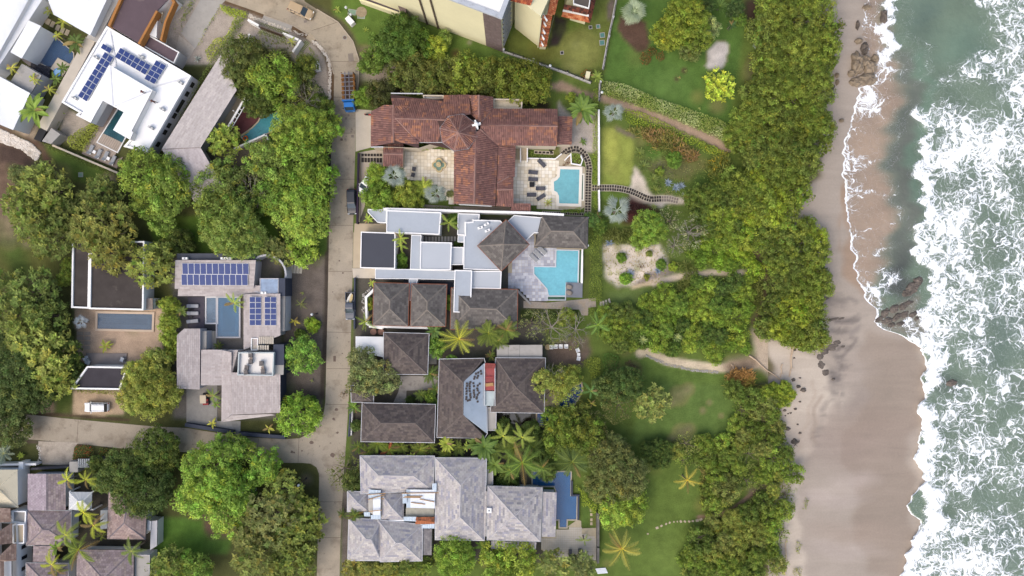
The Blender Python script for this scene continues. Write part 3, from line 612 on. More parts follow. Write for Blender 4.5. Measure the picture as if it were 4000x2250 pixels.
 def window(s,a,b,z0,z1,m=None,proud=.05,frame=None):
  """a pane with its frame on a wall between two ground points (world xy)"""
  a,b=Vector((a[0],a[1],0)),Vector((b[0],b[1],0));d=b-a;rz=math.atan2(d.y,d.x);c=(a+b)/2+Vector((0,0,(z0+z1)/2))
  f=MB().box(c,(d.length+.14,proud*2,z1-z0+.14),rz).build('window',frame or m_dark,s.root)
  MB().box(c,(d.length,proud*2+.03,z1-z0),rz).build('pane',m or m_glass,f);ORG[f.name]=ORG[s.root.name]
def ac_unit(p,z,rz=0.0,label='white air conditioning unit on a flat roof',group=None,m=None,size=(1.0,.42,.62)):
 t=thing('air_conditioner',label,'air conditioner',W(p,z),rz,group)
 MB().box((0,0,size[2]/2+.1),size).build('casing',m or m_white,t,local=True)
 MB().lathe((0,0,size[2]+.1),[(.17,0),(.17,.03),(.05,.04)],12).build('fan_grille',m_steel,t,local=True)
 MB().box((0,0,.05),(size[0]*.9,size[1]*1.15,.1)).build('base',m_steel,t,local=True)
m_pv=None
def pv_material():
 m=mat('solar_cells','#22376f',.42,.06,.8,spec=.35,k=.8);t=m.node_tree;N=t.nodes;L=t.links;b=N['Principled BSDF']
 tc=N.new('ShaderNodeTexCoord');br=N.new('ShaderNodeTexBrick');br.offset=0;br.inputs['Scale'].default_value=1.0;br.inputs['Mortar Size'].default_value=.007;br.inputs['Brick Width'].default_value=.17;br.inputs['Row Height'].default_value=.17
 L.new(tc.outputs['Object'],br.inputs['Vector']);src=b.inputs['Base Color'].links[0].from_socket;L.new(src,br.inputs['Color1']);L.new(src,br.inputs['Color2']);br.inputs['Mortar'].default_value=(*hx('#3f5294',.8),1)
 L.new(br.outputs['Color'],b.inputs['Base Color']);return m
m_pv=pv_material();m_frame=mat('aluminium_frame','#d5d8dc',.4,.03,1,metal=.4)
PVM={}
def solar(label,quad,nx,ny,z,z2=None,group=None,dark=False,skip=()):
 """quad px TL TR BR BL; panels laid out nx by ny"""
 P=[W(quad[0],z2 or z),W(quad[1],z2 or z),W(quad[2],z),W(quad[3],z)];c=sum(P,Vector())/4;t=thing('solar_array',label,'solar panels',c,0,group)
 ex=((P[1]-P[0])+(P[2]-P[3]))/2/nx;ey=((P[3]-P[0])+(P[2]-P[1]))/2/ny;lx,ly=round(ex.length,2),round(ey.length,2)
 if(lx,ly)not in PVM:
  mb=MB().box((0,0,0),(lx-.05,ly-.05,.05),mi=1);mb.add([(-lx/2+.06,-ly/2+.06,.03),(lx/2-.06,-ly/2+.06,.03),(lx/2-.06,ly/2-.06,.03),(-lx/2+.06,ly/2-.06,.03)],[[0,1,2,3]],0)
  PVM[(lx,ly)]=mb.mesh('solar_panel',[m_pv,m_frame])
 u=ex.normalized();n=u.cross(ey).normalized()
 if n.z<0:n=-n
 v=n.cross(u)
 for i in range(nx):
  for j in range(ny):
   if(i,j)in skip:continue
   p=P[0]+(P[1]-P[0])*(i+.5)/nx+(P[3]-P[0])*(j+.5)/ny-c
   o=linkobj('solar_panel',PVM[(lx,ly)],t);M_=Matrix.Identity(4)
   for a in range(3):M_[a][0]=u[a];M_[a][1]=v[a];M_[a][2]=n[a];M_[a][3]=p[a]+n[a]*.18
   o.matrix_basis=M_
 mb=MB()
 for j in(.25,.75):mb.tube(P[0]*(1-j)+P[3]*j+n*.1,P[1]*(1-j)+P[2]*j+n*.1,.04,n=4)
 mb.build('rail',m_frame,t)
def pool(label,poly,water,cop=None,cw=.4,z=.22,steps=(),tile=None,group=None,ripple=.12,alpha=.68):
 c=W(np.mean(poly,0),0);t=thing('swimming_pool',label,'swimming pool',c,0,group);P=[tuple(p)for p in WP(poly,z)]
 MB().add([(p[0],p[1],.03)for p in(P if area2(P)>0 else P[::-1])],[list(range(len(P)))]).build('basin',tile or mat('pool_tile_'+water,water,.6,.05,.8,k=.95),t)
 if len(P)<=6 and abs(area2(P))>12:D_=inset(P,.9);MB().prism(D_,.03,.05).build('deep_floor',mat('pool_deep_'+water,water,.6,.1,.3,k=.55),t)
 MB().add([(p[0],p[1],z-.06)for p in(P if area2(P)>0 else P[::-1])],[list(range(len(P)))]).build('water',mat('pool_water_'+water,water,.06,ripple,.35,.2,1.6,.5,alpha=alpha,fine=(2.2,.12)),t)
 if cop:MB().ring([tuple(p)for p in inset(P,-cw)],P,-.02,z).build('coping',cop,t)
 for i,sp_ in enumerate(steps):MB().prism([W(p,z)for p in sp_],.03,.07+.02*i).build('step',mat('pool_step_'+water,water,.5,.03,.8,k=1.05),t)
 return t
SLAB_ME={}
def pavers(parent,quad,nx,ny,z,m,name='paving_slab',gap=.05,excl=(),stag=False,incl=None,h=.035,jit=.0):
 """slabs laid one by one over a four-cornered area"""
 P=[W(p,z)for p in quad];ex=((P[1]-P[0]).length+(P[2]-P[3]).length)/2/nx;ey=((P[3]-P[0]).length+(P[2]-P[1]).length)/2/ny
 key=(round(ex,2),round(ey,2),m.name,gap)
 if key not in SLAB_ME:SLAB_ME[key]=MB().box((0,0,0),(ex-gap,ey-gap,h)).mesh(name,m)
 d=P[1]-P[0];rz=math.atan2(d.y,d.x);rg=random.Random(nx*31+ny)
 for j in range(ny):
  for i in range(nx):
   a,b=(i+.5)/nx,(j+.5)/ny;p=(P[0]*(1-a)+P[1]*a)*(1-b)+(P[3]*(1-a)+P[2]*a)*b
   f=H/(H-z)*S;px,py=2000+p.x*f,1125-p.y*f
   if incl is not None and not inpoly(np.array(px),np.array(py),incl):continue
   if any(inpoly(np.array(px),np.array(py),e)for e in excl):continue
   o=linkobj(name,SLAB_ME[key],parent);o.location=p-ORG.get(parent.name,Vector())+Vector((0,0,h/2+rg.uniform(0,.008)));o.rotation_euler=(0,0,rz+rg.uniform(-jit,jit));o.color=(*hx(rg.choice(['#e2dac8','#ddd3bf','#e6dfd0','#d8ccb5']),.86),1)
def wall(label,pts,th,h,m,name='garden_wall',cat='wall',cap=None,group=None,kind=None):
 """free-standing wall along photo points at its top"""
 P=[W(p,h)for p in pts];c=P[len(P)//2].copy();c.z=0;t=thing(name,label,cat,c,0,group)
 mb=MB()
 for i,(a,b)in enumerate(zip(P[:-1],P[1:])):
  d=b-a;mm=(a+b)/2;mb.box((mm.x,mm.y,h/2+i*.002),(d.length+th*.98,th,h),math.atan2(d.y,d.x))
 mb.build('wall',m,t)
 if cap:
  mb=MB()
  for i,(a,b)in enumerate(zip(P[:-1],P[1:])):
   d=b-a;mm=(a+b)/2;mb.box((mm.x,mm.y,h+.045+i*.002),(d.length+th*.98+.04,th+.08,.08),math.atan2(d.y,d.x))
  mb.build('coping',cap,t)
 return t
 # ------------------------------------------------------------------ red-tiled house
REDB=['#7f5d56','#846159','#785852','#89665d','#745650','#7c5c56'];REDO=['#936855','#9a6c57','#8a6254','#a17259','#866055']
RC=(REDB,REDO,.68);RT=(.34,.52,'barrel');m_redcap=mat('terracotta_cap','#907168',.85,.2,1.5);m_redbase=mat('tile_bed','#4a3835',.9,.1,1)
h=House('tiled_house','large house with weathered red barrel-tile roofs and an octagonal tower',pp('G',1185,60))
def c3(s,z):return[(p[0],p[1],z)for p in q(s)]
def pz(s):
 v,*r=s.split();o=[]
 for a in r:x,y,z=a.split(',');o.append((*pp(v,float(x),float(y)),float(z)))
 return o
E_,R_=4.4,6.2
for s_,rc in(('C 855,935,4.3 540,885,4.2 590,1115,6.2 1060,1130,6.2 1045,938,4.3',RC),('C 1290,900,4.3 1045,895,4.3 1045,940,4.4 1060,1130,6.2 1300,1075,6.2',RC),('C 812,1340,4.4 1045,1340,4.4 1020,1250,5.2 1060,1130,6.2 590,1115,6.2',RC),('C 360,1385,4.2 360,1048,4.2 490,992,4.6 572,990,5.4 572,1345,5.4',(REDB,REDO,.66)),('C 812,1400,4.3 812,1340,4.4 590,1105,6.1 572,1100,5.4 572,1345,5.4 660,1350,4.8',(REDB,REDO,.62)),('C 720,1010,5.3 590,1105,6.1 572,1100,5.4 572,990,5.4',(REDB,REDO,.62)),('C 1290,1070,4.8 1290,900,4.4 1380,895,6.4 1380,1150,6.4',(REDB,REDO,.62)),('C 1510,915,4.4 1510,1035,4.6 1400,1150,6.3 1380,1150,6.4 1380,895,6.4',(REDB,REDO,.6)),('C 2120,1030,4.4 1510,1030,4.4 1400,1150,6.1 1395,1182,6.3 2120,1190,6.3',(REDB,REDO,.62)),('G 1555,160,4.4 2114,170,4.4 2120,-17,6.3 1395,-26,6.3 1390,10,6.3',(REDB,REDO,.62)),('G 1145,715,4.4 1145,205,4.4 1350,40,6.6 1335,715,6.6',(REDB,REDO,.62)),('G 1555,160,4.4 1530,735,4.4 1335,715,6.6 1350,40,6.6 1390,10,6.4',(REDB,REDO,.68)),('G 1725,170,3.4 1715,460,3.4 1548,520,4.3 1560,165,4.3',(REDB,REDO,.7)),('G 1705,455,3.5 1703,580,4.2 1545,580,4.6 1548,520,4.3',RC),('G 1540,735,3.5 1705,745,3.5 1703,580,4.4 1545,580,4.4',(REDB,REDO,.6)),('G 1665,798,2.9 1868,800,2.9 1868,712,3.4 1700,710,3.4',(REDB,REDO,.68)),('H 560,1,3.2 562,-135,3.2 432,-147,4.0 420,-8,4.0',(REDB,REDO,.66)),('H 562,-20,3.2 562,130,3.2 425,130,4.0 430,-20,4.0',(REDB,REDO,.66)),('G 475,135,3.0 665,140,3.0 662,245,3.8 475,243,3.8',RC),('G 660,365,3.0 475,360,3.0 475,243,3.8 662,245,3.8',(REDB,REDO,.62))):
 if s_.startswith('H 562,-20'):s_='D 570,1100,3.2 562,1365,3.2 425,1365,4.0 432,1095,4.0'
 if s_.startswith('H 560,1,'):continue
 h.plane(pz(s_),RT,rc,m_redbase,.3)
oc=pp('C',1185,1250);pts=[(oc[0]+73*math.cos(math.pi/8*(2*i+.6)),oc[1]+73*math.sin(math.pi/8*(2*i+.6)),6.6)for i in range(8)]
for i in range(8):
 h.plane([pts[i],pts[(i+1)%8],(oc[0],oc[1],8.9)],RT,(REDB,REDO,.62),m_redbase,.3);h.cap(W(pts[i][:2],6.6),W(oc,8.9),m_redcap)
h.gut([p[:2]for p in pts],6.6,m_steel);h.walls([p[:2]for p in pts],6.6,m_wallb,.4,3.0,'tower_wall')
for a,b in(('C 590,1115,6.2','C 1060,1130,6.2'),('C 572,990,5.4','C 572,1345,5.4'),('C 1380,895,6.4','C 1380,1150,6.4'),('C 1395,1182,6.3','C 2120,1190,6.3'),('G 1350,40,6.6','G 1335,715,6.6'),('C 1400,1150,6.3','C 1510,1030,4.5'),('C 590,1110,6.2','C 812,1345,4.4'),('G 1390,10,6.4','G 1555,160,4.4'),('C 590,1105,6.1','C 720,1010,5.3'),('G 475,243,3.8','G 662,245,3.8'),('G 1545,580,4.5','G 1703,580,4.4'),('G 1548,520,4.4','G 1660,455,3.8')):
 A_,B_=pz(a)[0],pz(b)[0];h.cap(W(A_[:2],A_[2]),W(B_[:2],B_[2]),m_redcap)
for pl,z,m_ in(('C 370,1055 560,990 820,930 1290,905 1500,920 1500,1040 2110,1040 2110,1370 1560,1365 1520,1365 1000,1335 812,1395 370,1380',4.1,m_wallb),('G 1150,205 1540,205 1525,715 1150,700',4.2,m_wallb),('G 1550,180 1715,180 1695,730 1540,725',3.2,m_wallb),('G 485,145 655,145 652,355 485,350',2.9,m_wallb),('D 425,1105 560,1105 555,1355 425,1355',3.1,m_wallb),('G 1675,720 1860,720 1860,790 1680,790',2.8,m_wallb)):
 h.walls(q(pl),z,m_,0)
for a,b in(('C 360,1388','C 478,1386'),('C 812,1342','C 1045,1342'),('C 548,880','C 850,884'),('G 1190,722','G 1500,738')):
 A_,B_=W(q(a)[0],4.2),W(q(b)[0],4.2);d=B_-A_;MB().box((A_+B_)/2,(d.length,.18,.16),math.atan2(d.y,d.x)).build('gutter',m_gutter,h.root)
for _pl,_z in(('C 390,1070 570,1000 840,945 1280,915 1490,930 1490,1045 2090,1050 2090,1355 1580,1350 1560,1700 1160,1690 1160,1420 830,1340 390,1370',4.05),):
 MB().prism(WP(q(_pl),_z),_z-.2,_z).build('roof_underlay',m_redbase,h.root)
h.finish(300)
h.slab(q('C 1515,930 1790,935 1785,1028 1515,1025'),3.6,mat('balcony_tile','#bdb29c',.9,.12,2),m_wallb,(.25,.7,m_wallb));h.slab(q('C 850,895 1045,898 1045,940 855,936'),3.9,m_wallg,m_wallb,(.2,.5,m_wallb))
t=thing('roof_finial','white cross-shaped chimney finial beside the octagonal tower','chimney',W(pp('C',1357,1185),6.0));mb=MB()
for i in range(4):mb.box((.45*math.cos(i*math.pi/2+.3),.45*math.sin(i*math.pi/2+.3),.55),(.75,.32,1.1),i*math.pi/2+.3)
mb.box((0,0,.75),(.6,.6,1.5),.3);mb.build('shaft',m_white,t,local=True);MB().lathe((0,0,1.5),[(.3,0),(.34,.12),(.1,.3)],8).build('cap',m_white,t,local=True)
# paved courtyard and pool terrace, slab by slab
m_slab=mat('limestone_slab','obj',.85,.10,.8,.1,6,.2,fine=(3,.05));m_joint=mat('slab_joint','#b5a991',.95,.1,2)
pa=sheet('courtyard',q('G 668,195 1130,210 1148,720 1120,720 1090,600 900,480 780,500 690,470 670,190'),.05,m_joint,'cream stone courtyard round the fountain');ORG[pa.name]=Vector()
pavers(pa,q('G 668,190 1148,205 1143,610 668,590'),15,12,.05,m_slab,incl=q('G 668,150 1148,150 1146,600 1040,600 900,500 780,510 690,480 668,400'))
pavers(pa,q('G 1030,600 1143,610 1140,720 1110,720'),3,3,.05,m_slab)
ta=sheet('terrace',q('H 30,165 150,165 145,290 420,285 470,240 560,255 555,350 665,360 690,370 685,745 650,770 560,765 460,775 230,760 235,720 0,715 0,480 25,300'),.12,m_joint,'cream stone terrace round the turquoise pool');ORG[ta.name]=Vector()
POOLX=q('H 440,372 655,375 655,640 680,660 680,735 430,725 430,650 390,600 385,500 430,450')
pavers(ta,q('H 28,165 445,175 440,768 0,760'),13,18,.12,m_slab,excl=[POOLX,q('H 470,225 660,255 660,350 540,350 480,370'),q('H 140,150 500,150 420,290 140,290')],incl=q('H 28,290 420,285 470,360 445,440 445,770 235,755 235,720 0,715 0,480'))
wallp=q('H 455,388 637,392 628,715 445,710 443,640 425,605 398,590 395,505 425,490 450,460')
pool('bright turquoise pool with a stepped round bay on the cream stone terrace',wallp,'#78c8d4',mat('cream_coping','#e8e0d2',.7,.04,1),.55,.30,[q('H 398,508 410,508 410,590 398,588'),q('H 412,500 424,500 424,600 412,600'),q('H 426,490 440,490 440,610 426,606')])
pool('narrow green overflow channel beside the turquoise pool',q('H 640,440 672,442 668,675 634,672'),'#3f7f6c',mat('cream_coping','#e8e0d2'),.25,.2)
# ------------------------------------------------------------------ white modern villa with slate hip roofs
SLT=(.62,.46,'flat');SLC=['#67625e','#6c6763','#605c58','#716c67','#5d5956','#6a6561','#75706b','#645f5c']
m_slcap=mat('slate_cap','#7d756d',.85,.15,1.5);m_slbase=mat('slate_bed','#3d3836',.9,.1,1)
m_gslab=mat('grey_roof_membrane','#a9b0b8',.8,.04,.35,fine=(2,.03),stain=[('#a3a4a4',.45,.56,.85),('#8f8d88',1.5,.7,.8)]);m_gslab2=mat('pale_roof_membrane','#b3b8be',.8,.03,.3);m_char=mat('charcoal_roof','#464850',.8,.05,.4)
wp=lambda w_,h_=.35:(w_*.6,h_*.4,m_white)
v=House('white_villa','white modern villa of flat grey roofs and brown slate hips beside the pool',pp('G',900,1200))
for pl,z,m_,p_ in(('G 330,765 510,770 505,895 420,890 330,795',3.2,m_gslab,wp(.22)),('G 508,775 1022,795 1006,1005 505,985',3.8,m_gslab,wp(.3)),('G 1180,805 1385,810 1380,862 1322,866 1320,886 1250,890 1250,1012 1174,1006',3.5,m_gslab2,wp(.25)),('G 1250,890 1320,886 1322,866 1580,872 1610,905 1420,1060 1592,1340 1330,1335 1232,1332 1236,1010 1250,1012',4.0,m_gslab,wp(.28)),('G 1650,880 1710,822 1990,845 2000,1000 1905,985 1820,1065',3.4,m_gslab2,wp(.2)),('G 265,978 590,990 586,1327 258,1320',3.6,m_char,wp(.28)),('G 742,1008 835,1008 830,1080 832,1335 730,1332',3.3,m_gslab,wp(.16,.15)),('G 828,1073 1122,1080 1112,1340 822,1336',4.0,m_gslab2,wp(.28)),('G 1122,1122 1232,1125 1228,1290 1115,1290',3.4,m_gslab2,wp(.2)),('G 1180,1015 1240,1015 1238,1078 1178,1075',3.3,m_gslab,wp(.15,.15)),('K 400,120 595,125 730,125 825,130 1155,140 1150,225 670,215 400,215',3.2,m_gslab,wp(.15,.12)),('K 718,215 800,215 800,228 742,420 720,420',3.1,m_gslab,wp(.15,.12)),('K 1150,132 1313,136 1302,537 1138,530',4.3,m_gslab,wp(.28)),('K 1313,140 1592,140 1584,308 1308,304',3.6,m_gslab2,wp(.25))):
 v.slab(q(pl),z,m_,m_wallw,p_)
tri=WP(q('G 1333,1018 1588,1336 1333,1330'),3.75);MB().prism(tri,3.6,3.72).build('roof_terrace',mat('cream_membrane','#ded9cf',.8,.04,.4),v.root)
v.hip(q('G 1635,868 1850,1100 1590,1347 1368,1112'),[pp('G',1612,1095)],4.6,6.6,SLT,SLC,m_slcap,m_rust,m_wallw,.8,m_slbase)
v.hip(q('H 283,832 716,842 710,1132 218,1115'),[pp('H',370,970),pp('H',578,975)],3.3,5.2,SLT,SLC,m_slcap,m_dark,None,.8,m_slbase)
v.hip(q('K 388,253 720,262 708,660 380,650'),[pp('K',540,420),pp('K',538,497)],3.6,5.6,SLT,SLC,m_slcap,m_rust,m_wallw,.6,m_slbase)
v.hip(q('K 745,264 1073,270 1062,663 733,661'),[pp('K',893,430),pp('K',890,505)],3.6,5.6,SLT,SLC,m_slcap,m_rust,m_wallw,.6,m_slbase)
v.hip(q('K 1120,303 1742,318 1737,690 1110,690'),[pp('K',1300,492),pp('K',1545,500)],3.4,5.3,SLT,SLC,m_slcap,m_rust,m_wallw,.6,m_slbase)
v.finish(300,'slate')
# pavilion posts, window bands, steps
for x,y in((235,1100),(700,1118),(700,860),(300,850)):MB().box(W(pp('H',x,y))+Vector((0,0,1.6)),(.3,.3,3.2)).build('post',m_wallw,v.root)
for a,b in(('K 485,222','K 555,224'),('K 572,224','K 665,224'),('K 805,230','K 915,234'),('K 930,234','K 1035,237'),('K 1050,238','K 1142,240')):v.window(W(q(a)[0],2),W(q(b)[0],2),.3,2.6)
mb=MB();MB().box(W(pp('K',960,300))+Vector((0,0,.1)),(12,3.2,.2)).build('courtyard_floor',m_navy,v.root)
for i in range(6):
 a=pp('K',1745+i*17,330+i*17);MB().box(W(a)+Vector((0,0,.55-i*.08)),(.36,2.3,.16),math.radians(42)).build('step',m_concg,v.root)
for i,(x,y,r)in enumerate(((1392,942,.3),(1450,910,.5),(1460,970,.45))):ac_unit(pp('G',x,y),3.7,r,['white air conditioner nearest the street on the villa roof','white air conditioner farthest north beside the slate pyramid roof','white air conditioner nearest the slate pyramid roof'][i],'air conditioners on the villa roof')
wall('long white boundary wall between the red-tiled house and the white villa',q('G 480,762 1870,800 2170,818'),.45,3.4,m_white);wall('low white cranked wall round the planted bed west of the slate roofs',q('K 460,680 380,668 318,640 312,390 390,312'),.42,1.6,m_white)
wall('white wall along the south side of the paired slate roofs',q('K 350,665 890,680'),.4,2.2,m_white)
wall('white wall east of the turquoise angular pool',q('H 664,1150 656,1449')+q('L 905,0 902,250'),.3,.8,m_white)
te=sheet('terrace',q('H 60,1100 225,985 222,1118 720,1135 640,1150 420,1155 415,1315 210,1310 210,1380 300,1449')+q('L 450,170 575,310 590,375 575,425 420,415 300,300 205,300 205,90 300,0'),.10,m_joint,'pale grey stone terrace round the angular pool');ORG[te.name]=Vector()
m_gpav=mat('grey_paver','obj',.85,.08,.8,.1,6,.2)
def gp(quad,nx,ny,incl):
 n0=len(te.children);pavers(te,q(quad),nx,ny,.10,m_gpav,gap=.03,incl=incl)
 rg=random.Random(5)
 for o in te.children[n0:]:o.color=(*hx(rg.choice(['#b9bac3','#c3c4cb','#adaeb8','#cccdd2','#a5a6b0']),.8),1)
gp('H 0,985 420,985 420,1449 0,1449',14,16,q('H 60,1105 222,1000 224,1118 415,1130 418,1310 210,1305 205,1390 240,1449 0,1449 0,1200'))
gp('L 205,160 575,160 575,425 205,425',13,9,q('L 205,160 450,165 570,312 590,380 570,420 420,412 305,300 205,300'))
pool('turquoise angular pool with a cut corner beside the slate pavilion',q('Z 2174,978 2259,980 2256,1104 2210,1103 2208,1155 2144,1155 2138,1128 2087,1070 2087,1043 2172,1044'),'#84ccda',mat('grey_coping','#c9cbd0',.7,.05,1),.22,.24,[q('Z 2089,1045 2093,1045 2093,1072 2089,1070'),q('Z 2095,1045 2099,1045 2099,1080 2095,1075'),q('Z 2101,1045 2105,1045 2105,1086 2101,1082')])
pool('green overflow trough along the east edge of the angular pool',q('Z 2262,980 2271,981 2268,1102 2260,1102'),'#476a52',None,.2,.2);pool('green overflow trough along the south edge of the angular pool',q('Z 2140,1158 2207,1158 2207,1170 2140,1170'),'#476a52',mat('grey_coping','#c9cbd0'),.2,.2)
d=sheet('deck',q('Z 2211,1103 2276,1105 2275,1163 2211,1161'),.34,m_steel,'grey timber deck with two beanbags');ORG[d.name]=Vector();pavers(d,q('Z 2211,1103 2276,1105 2275,1163 2211,1161'),1,14,.34,mat('deck_board','#80838a',.8,.1,1.5),name='board',gap=.03)
# ------------------------------------------------------------------ brown shingled house under repair
BRT=(.5,.42,'flat');BRC=['#5a524f','#605754','#544d4b','#645b56','#5d5450','#524a49','#69605a'];m_brcap=mat('brown_cap','#6a605b',.85,.2,1.5)
h=House('shingled_house','brown shingled house with one roof slope stripped to zinc sheet',pp('O',1150,50))
h.hip(q('K 483,724 905,735 892,1115 480,1112'),[pp('K',690,920)],3.4,5.4,BRT,BRC,m_brcap,m_gutter,m_wallb,.6,m_slbase)
h.hip(q('O 280,180 966,196 956,550 268,540'),[pp('O',455,370),pp('O',780,370)],3.4,5.4,BRT,BRC,m_brcap,m_gutter,m_wallb,.6,m_slbase)
Wp=pz
h.plane(Wp('O 985,500,3.4 1008,-230,3.4 1228,-17,5.6 1225,290,5.6'),BRT,BRC,m_slbase);h.plane(Wp('K 1012,978,3.4 1425,968,3.4 1228,1190,5.6'),BRT,BRC,m_slbase);h.plane(Wp('O 985,500,3.4 1430,512,3.4 1225,290,5.6'),BRT,BRC,m_slbase)
for a,b in(('K 1012,978,3.4','K 1228,1190,5.6'),('K 1425,968,3.4','K 1228,1190,5.6'),('O 985,500,3.4','O 1225,290,5.6'),('O 1430,500,3.4','O 1225,290,5.6'),('K 1228,1190,5.6','O 1225,290,5.6')):
 A_,B_=pz(a)[0],pz(b)[0];h.cap(W(A_[:2],A_[2]),W(B_[:2],B_[2]),m_brcap)
P_=[W(p[:2],p[2])for p in pz('K 1228,1190,5.62 1435,1005,3.6 1422,1420,3.6 1455,1430,3.4 1455,1675,3.4 1225,1497,5.62')]
mb=MB();nst=46
def ribsheet(mb,A,B,C_,D_,n,amp=.045):
 """corrugated sheet over quad A-B (top) D-C (bottom); ribs run down it"""
 rows=[]
 for k in range(n*2+1):
  a=k/(2*n);up=Vector((0,0,amp if k%2 else 0));rows.append((A*(1-a)+B*a+up,D_*(1-a)+C_*a+up))
 vs=[p for r in rows for p in r];mb.add(vs,[[2*i,2*i+1,2*i+3,2*i+2]for i in range(2*n)])
ribsheet(mb,P_[0],P_[5],P_[4],P_[1],60);mb.build('zinc_slope',m_metalrib,h.root);h.gut(q('K 1008,975 1425,968 1435,1005 1455,1675 1430,1715 985,1708'),3.4,m_gutter);h.walls(q('K 1020,990 1425,985 1450,1675 1000,1690'),3.3,m_wallb,.5)
h.plane([(*pp('K',1010,978),3.4)]*0 or Wp('K 1436,1010,4.1 1535,1015,4.1 1530,1060,4.2 1434,1060,4.2'),BRT,['#8d4a44'],m_slbase)
MB().prism(WP(q('K 1436,1012 1535,1017 1530,1268 1430,1268'),3.9),3.6,3.9).build('red_roof',mat('red_membrane','#9a4a48',.7,.1,1,stain=[('#7a3b3a',.6,.5,.7)]),h.root);MB().prism(WP(q('K 1428,1272 1526,1276 1520,1415 1424,1412'),3.7),3.4,3.7).build('glazed_roof',mat('dirty_glazing','#a9b4b4',.3,.15,.8),h.root)
MB().box(W(pp('K',1480,1140),4.0)+Vector((0,0,0)),(1.6,.12,.1)).build('roof_beam',mat('red_beam','#a8484a'),h.root);MB().box(W(pp('K',1478,1213),4.0),(1.5,.6,.25),.1).build('timber_boards',m_timber,h.root)
for a in(1432,1530):MB().box(W(pp('K',a,1215),4.0),(.14,8.0,.3)).build('upstand',m_gutter,h.root)
h.hip(q('K 1540,963 2003,965 1990,1480 1490,1470'),[pp('K',1733,1243)],3.4,6.0,BRT,BRC,m_brcap,m_gutter,m_wallb,.7,m_slbase)
h.hip(q('K 172,1225 385,1235 380,1380 178,1375'),[pp('K',290,1300)],3.0,4.0,BRT,BRC,m_brcap,m_gutter,m_wallb,.4,m_slbase)
h.finish(300,'shingle')
rg=random.Random(11);tm=MB().box((0,0,.05),(.40,.38,.06)).mesh('loose_tile',mat('loose_slate','#564e4a',.85,.15,2))
for(x,y)in[(1395,1085),(1350,1110),(1372,1100),(1400,1110),(1370,1130),(1338,1140),(1362,1150),(1333,1158),(1298,1190),(1325,1200),(1265,1202),(1290,1205),(1385,1205),(1366,1222),(1330,1228),(1265,1225),(1290,1228),(1362,1250),(1290,1250),(1258,1250),(1330,1268),(1366,1268),(1290,1275),(1262,1275),(1380,1290),(1330,1290),(1296,1300),(1260,1300),(1366,1308),(1335,1310),(1296,1315),(1260,1330),(1300,1335),(1332,1330),(1358,1332),(1258,1350),(1292,1358),(1355,1345),(1272,1364),(1366,1373)]:
 p=pp('K',x,y);A0=pp('K',1228,1190);zz=5.6-(x-1228)/215.0*2.1
 o=linkobj('loose_tile',tm);o.location=W(p,zz+.06);o.rotation_euler=(0,math.atan2(2.1,4.4)if False else.42,rg.uniform(-.3,.3));tag(o,'dark square tile lying loose on the bare zinc roof slope','roof tile','loose tiles on the stripped slope')
s_=House('shed','low shed with a rust-stained white sheet roof by the lane',pp('K',330,830),'shed');mb=MB();A_=WP(q('K 215,758 478,762 475,955 215,900'),2.6)
ribsheet(mb,A_[0],A_[1],A_[2],A_[3],14,.03);mb.build('roof',mat('white_sheet_rust','#dfe0e0',.6,.05,.8,stain=[('#a8643c',.55,.70,.76)]),s_.root);s_.walls(q('K 218,760 476,765 473,950 218,898'),2.5,m_wallb,.1)
cs=House('walkway_canopy','three grey concrete canopy slabs north of the brown pyramid roof',pp('L',310,900),'canopy')
for a,b in((98,205),(207,313),(315,528)):MB().prism(WP(q(f'L {a},840 {b},838 {b},962 {a},960'),2.8),2.6,2.8,bottom=True).build('slab',m_concg,cs.root)
for x in(110,300,515):MB().box(W(pp('L',x,900))+Vector((0,0,1.3)),(.25,.25,2.6)).build('post',m_concg,cs.root)
# concrete roofs and terraces between the wings
lw=House('linking_roof','flat grey concrete roof between the zinc slope and the brown pyramid roof',pp('O',1500,340),'roof');lw.slab(q('O 1456,220 1545,220 1540,440 1456,440'),3.0,m_concg,m_wallb,(.12,.08,m_wallg))
# ------------------------------------------------------------------ grey shingled villa, part under repair
GRT=(.66,.40,'flat');GRC=['#b3aeac','#a9a5a6','#bab5b1','#a19ea2','#c0bab3','#aba6a4','#b1abaa','#9896a0','#b6b1ad','#ada9a8'];m_grcap=mat('grey_cap','#b5b1b2',.85,.12,1.5);m_grbase=mat('grey_bed','#77747a',.9,.1,1)
h=House('grey_villa','large villa with pale grey mottled shingle hip roofs by the blue pool',pp('O',1100,1000))
h.hip(q('O 260,680 956,682 945,1002 268,1032'),[pp('O',430,862),pp('O',760,866)],3.6,5.4,GRT,GRC,m_grcap,m_gutter,m_wallw,.6,m_grbase)
h.hip(q('Q 5,336 482,341 462,1112 2,1104'),[pp('Q',240,590),pp('Q',235,895)],3.8,6.2,GRT,GRC,m_grcap,m_gutter,m_wallw,.6,m_grbase)
h.hip(q('Q 497,602 1010,616 992,1122 490,1107'),[pp('Q',748,880)],3.9,6.2,GRT,GRC+['#8f8d92'],m_grcap,m_steel,m_wallw,.6,m_grbase)
h.plane(Wp('Q 1145,660,3.2 1135,1080,3.2 1004,1078,3.7 1014,655,3.7'),GRT,GRC,m_grbase);h.plane(Wp('Q 420,1075,3.4 432,647,3.4 484,650,4.0 472,1075,4.0'),GRT,GRC,m_grbase);h.plane(Wp('Q 530,650,3.4 524,1075,3.4 472,1075,4.0 484,650,4.0'),GRT,GRC,m_grbase);h.plane(Wp('Q 950,1200,2.9 525,1190,2.9 528,1120,3.2 955,1130,3.2'),GRT,GRC,m_grbase)
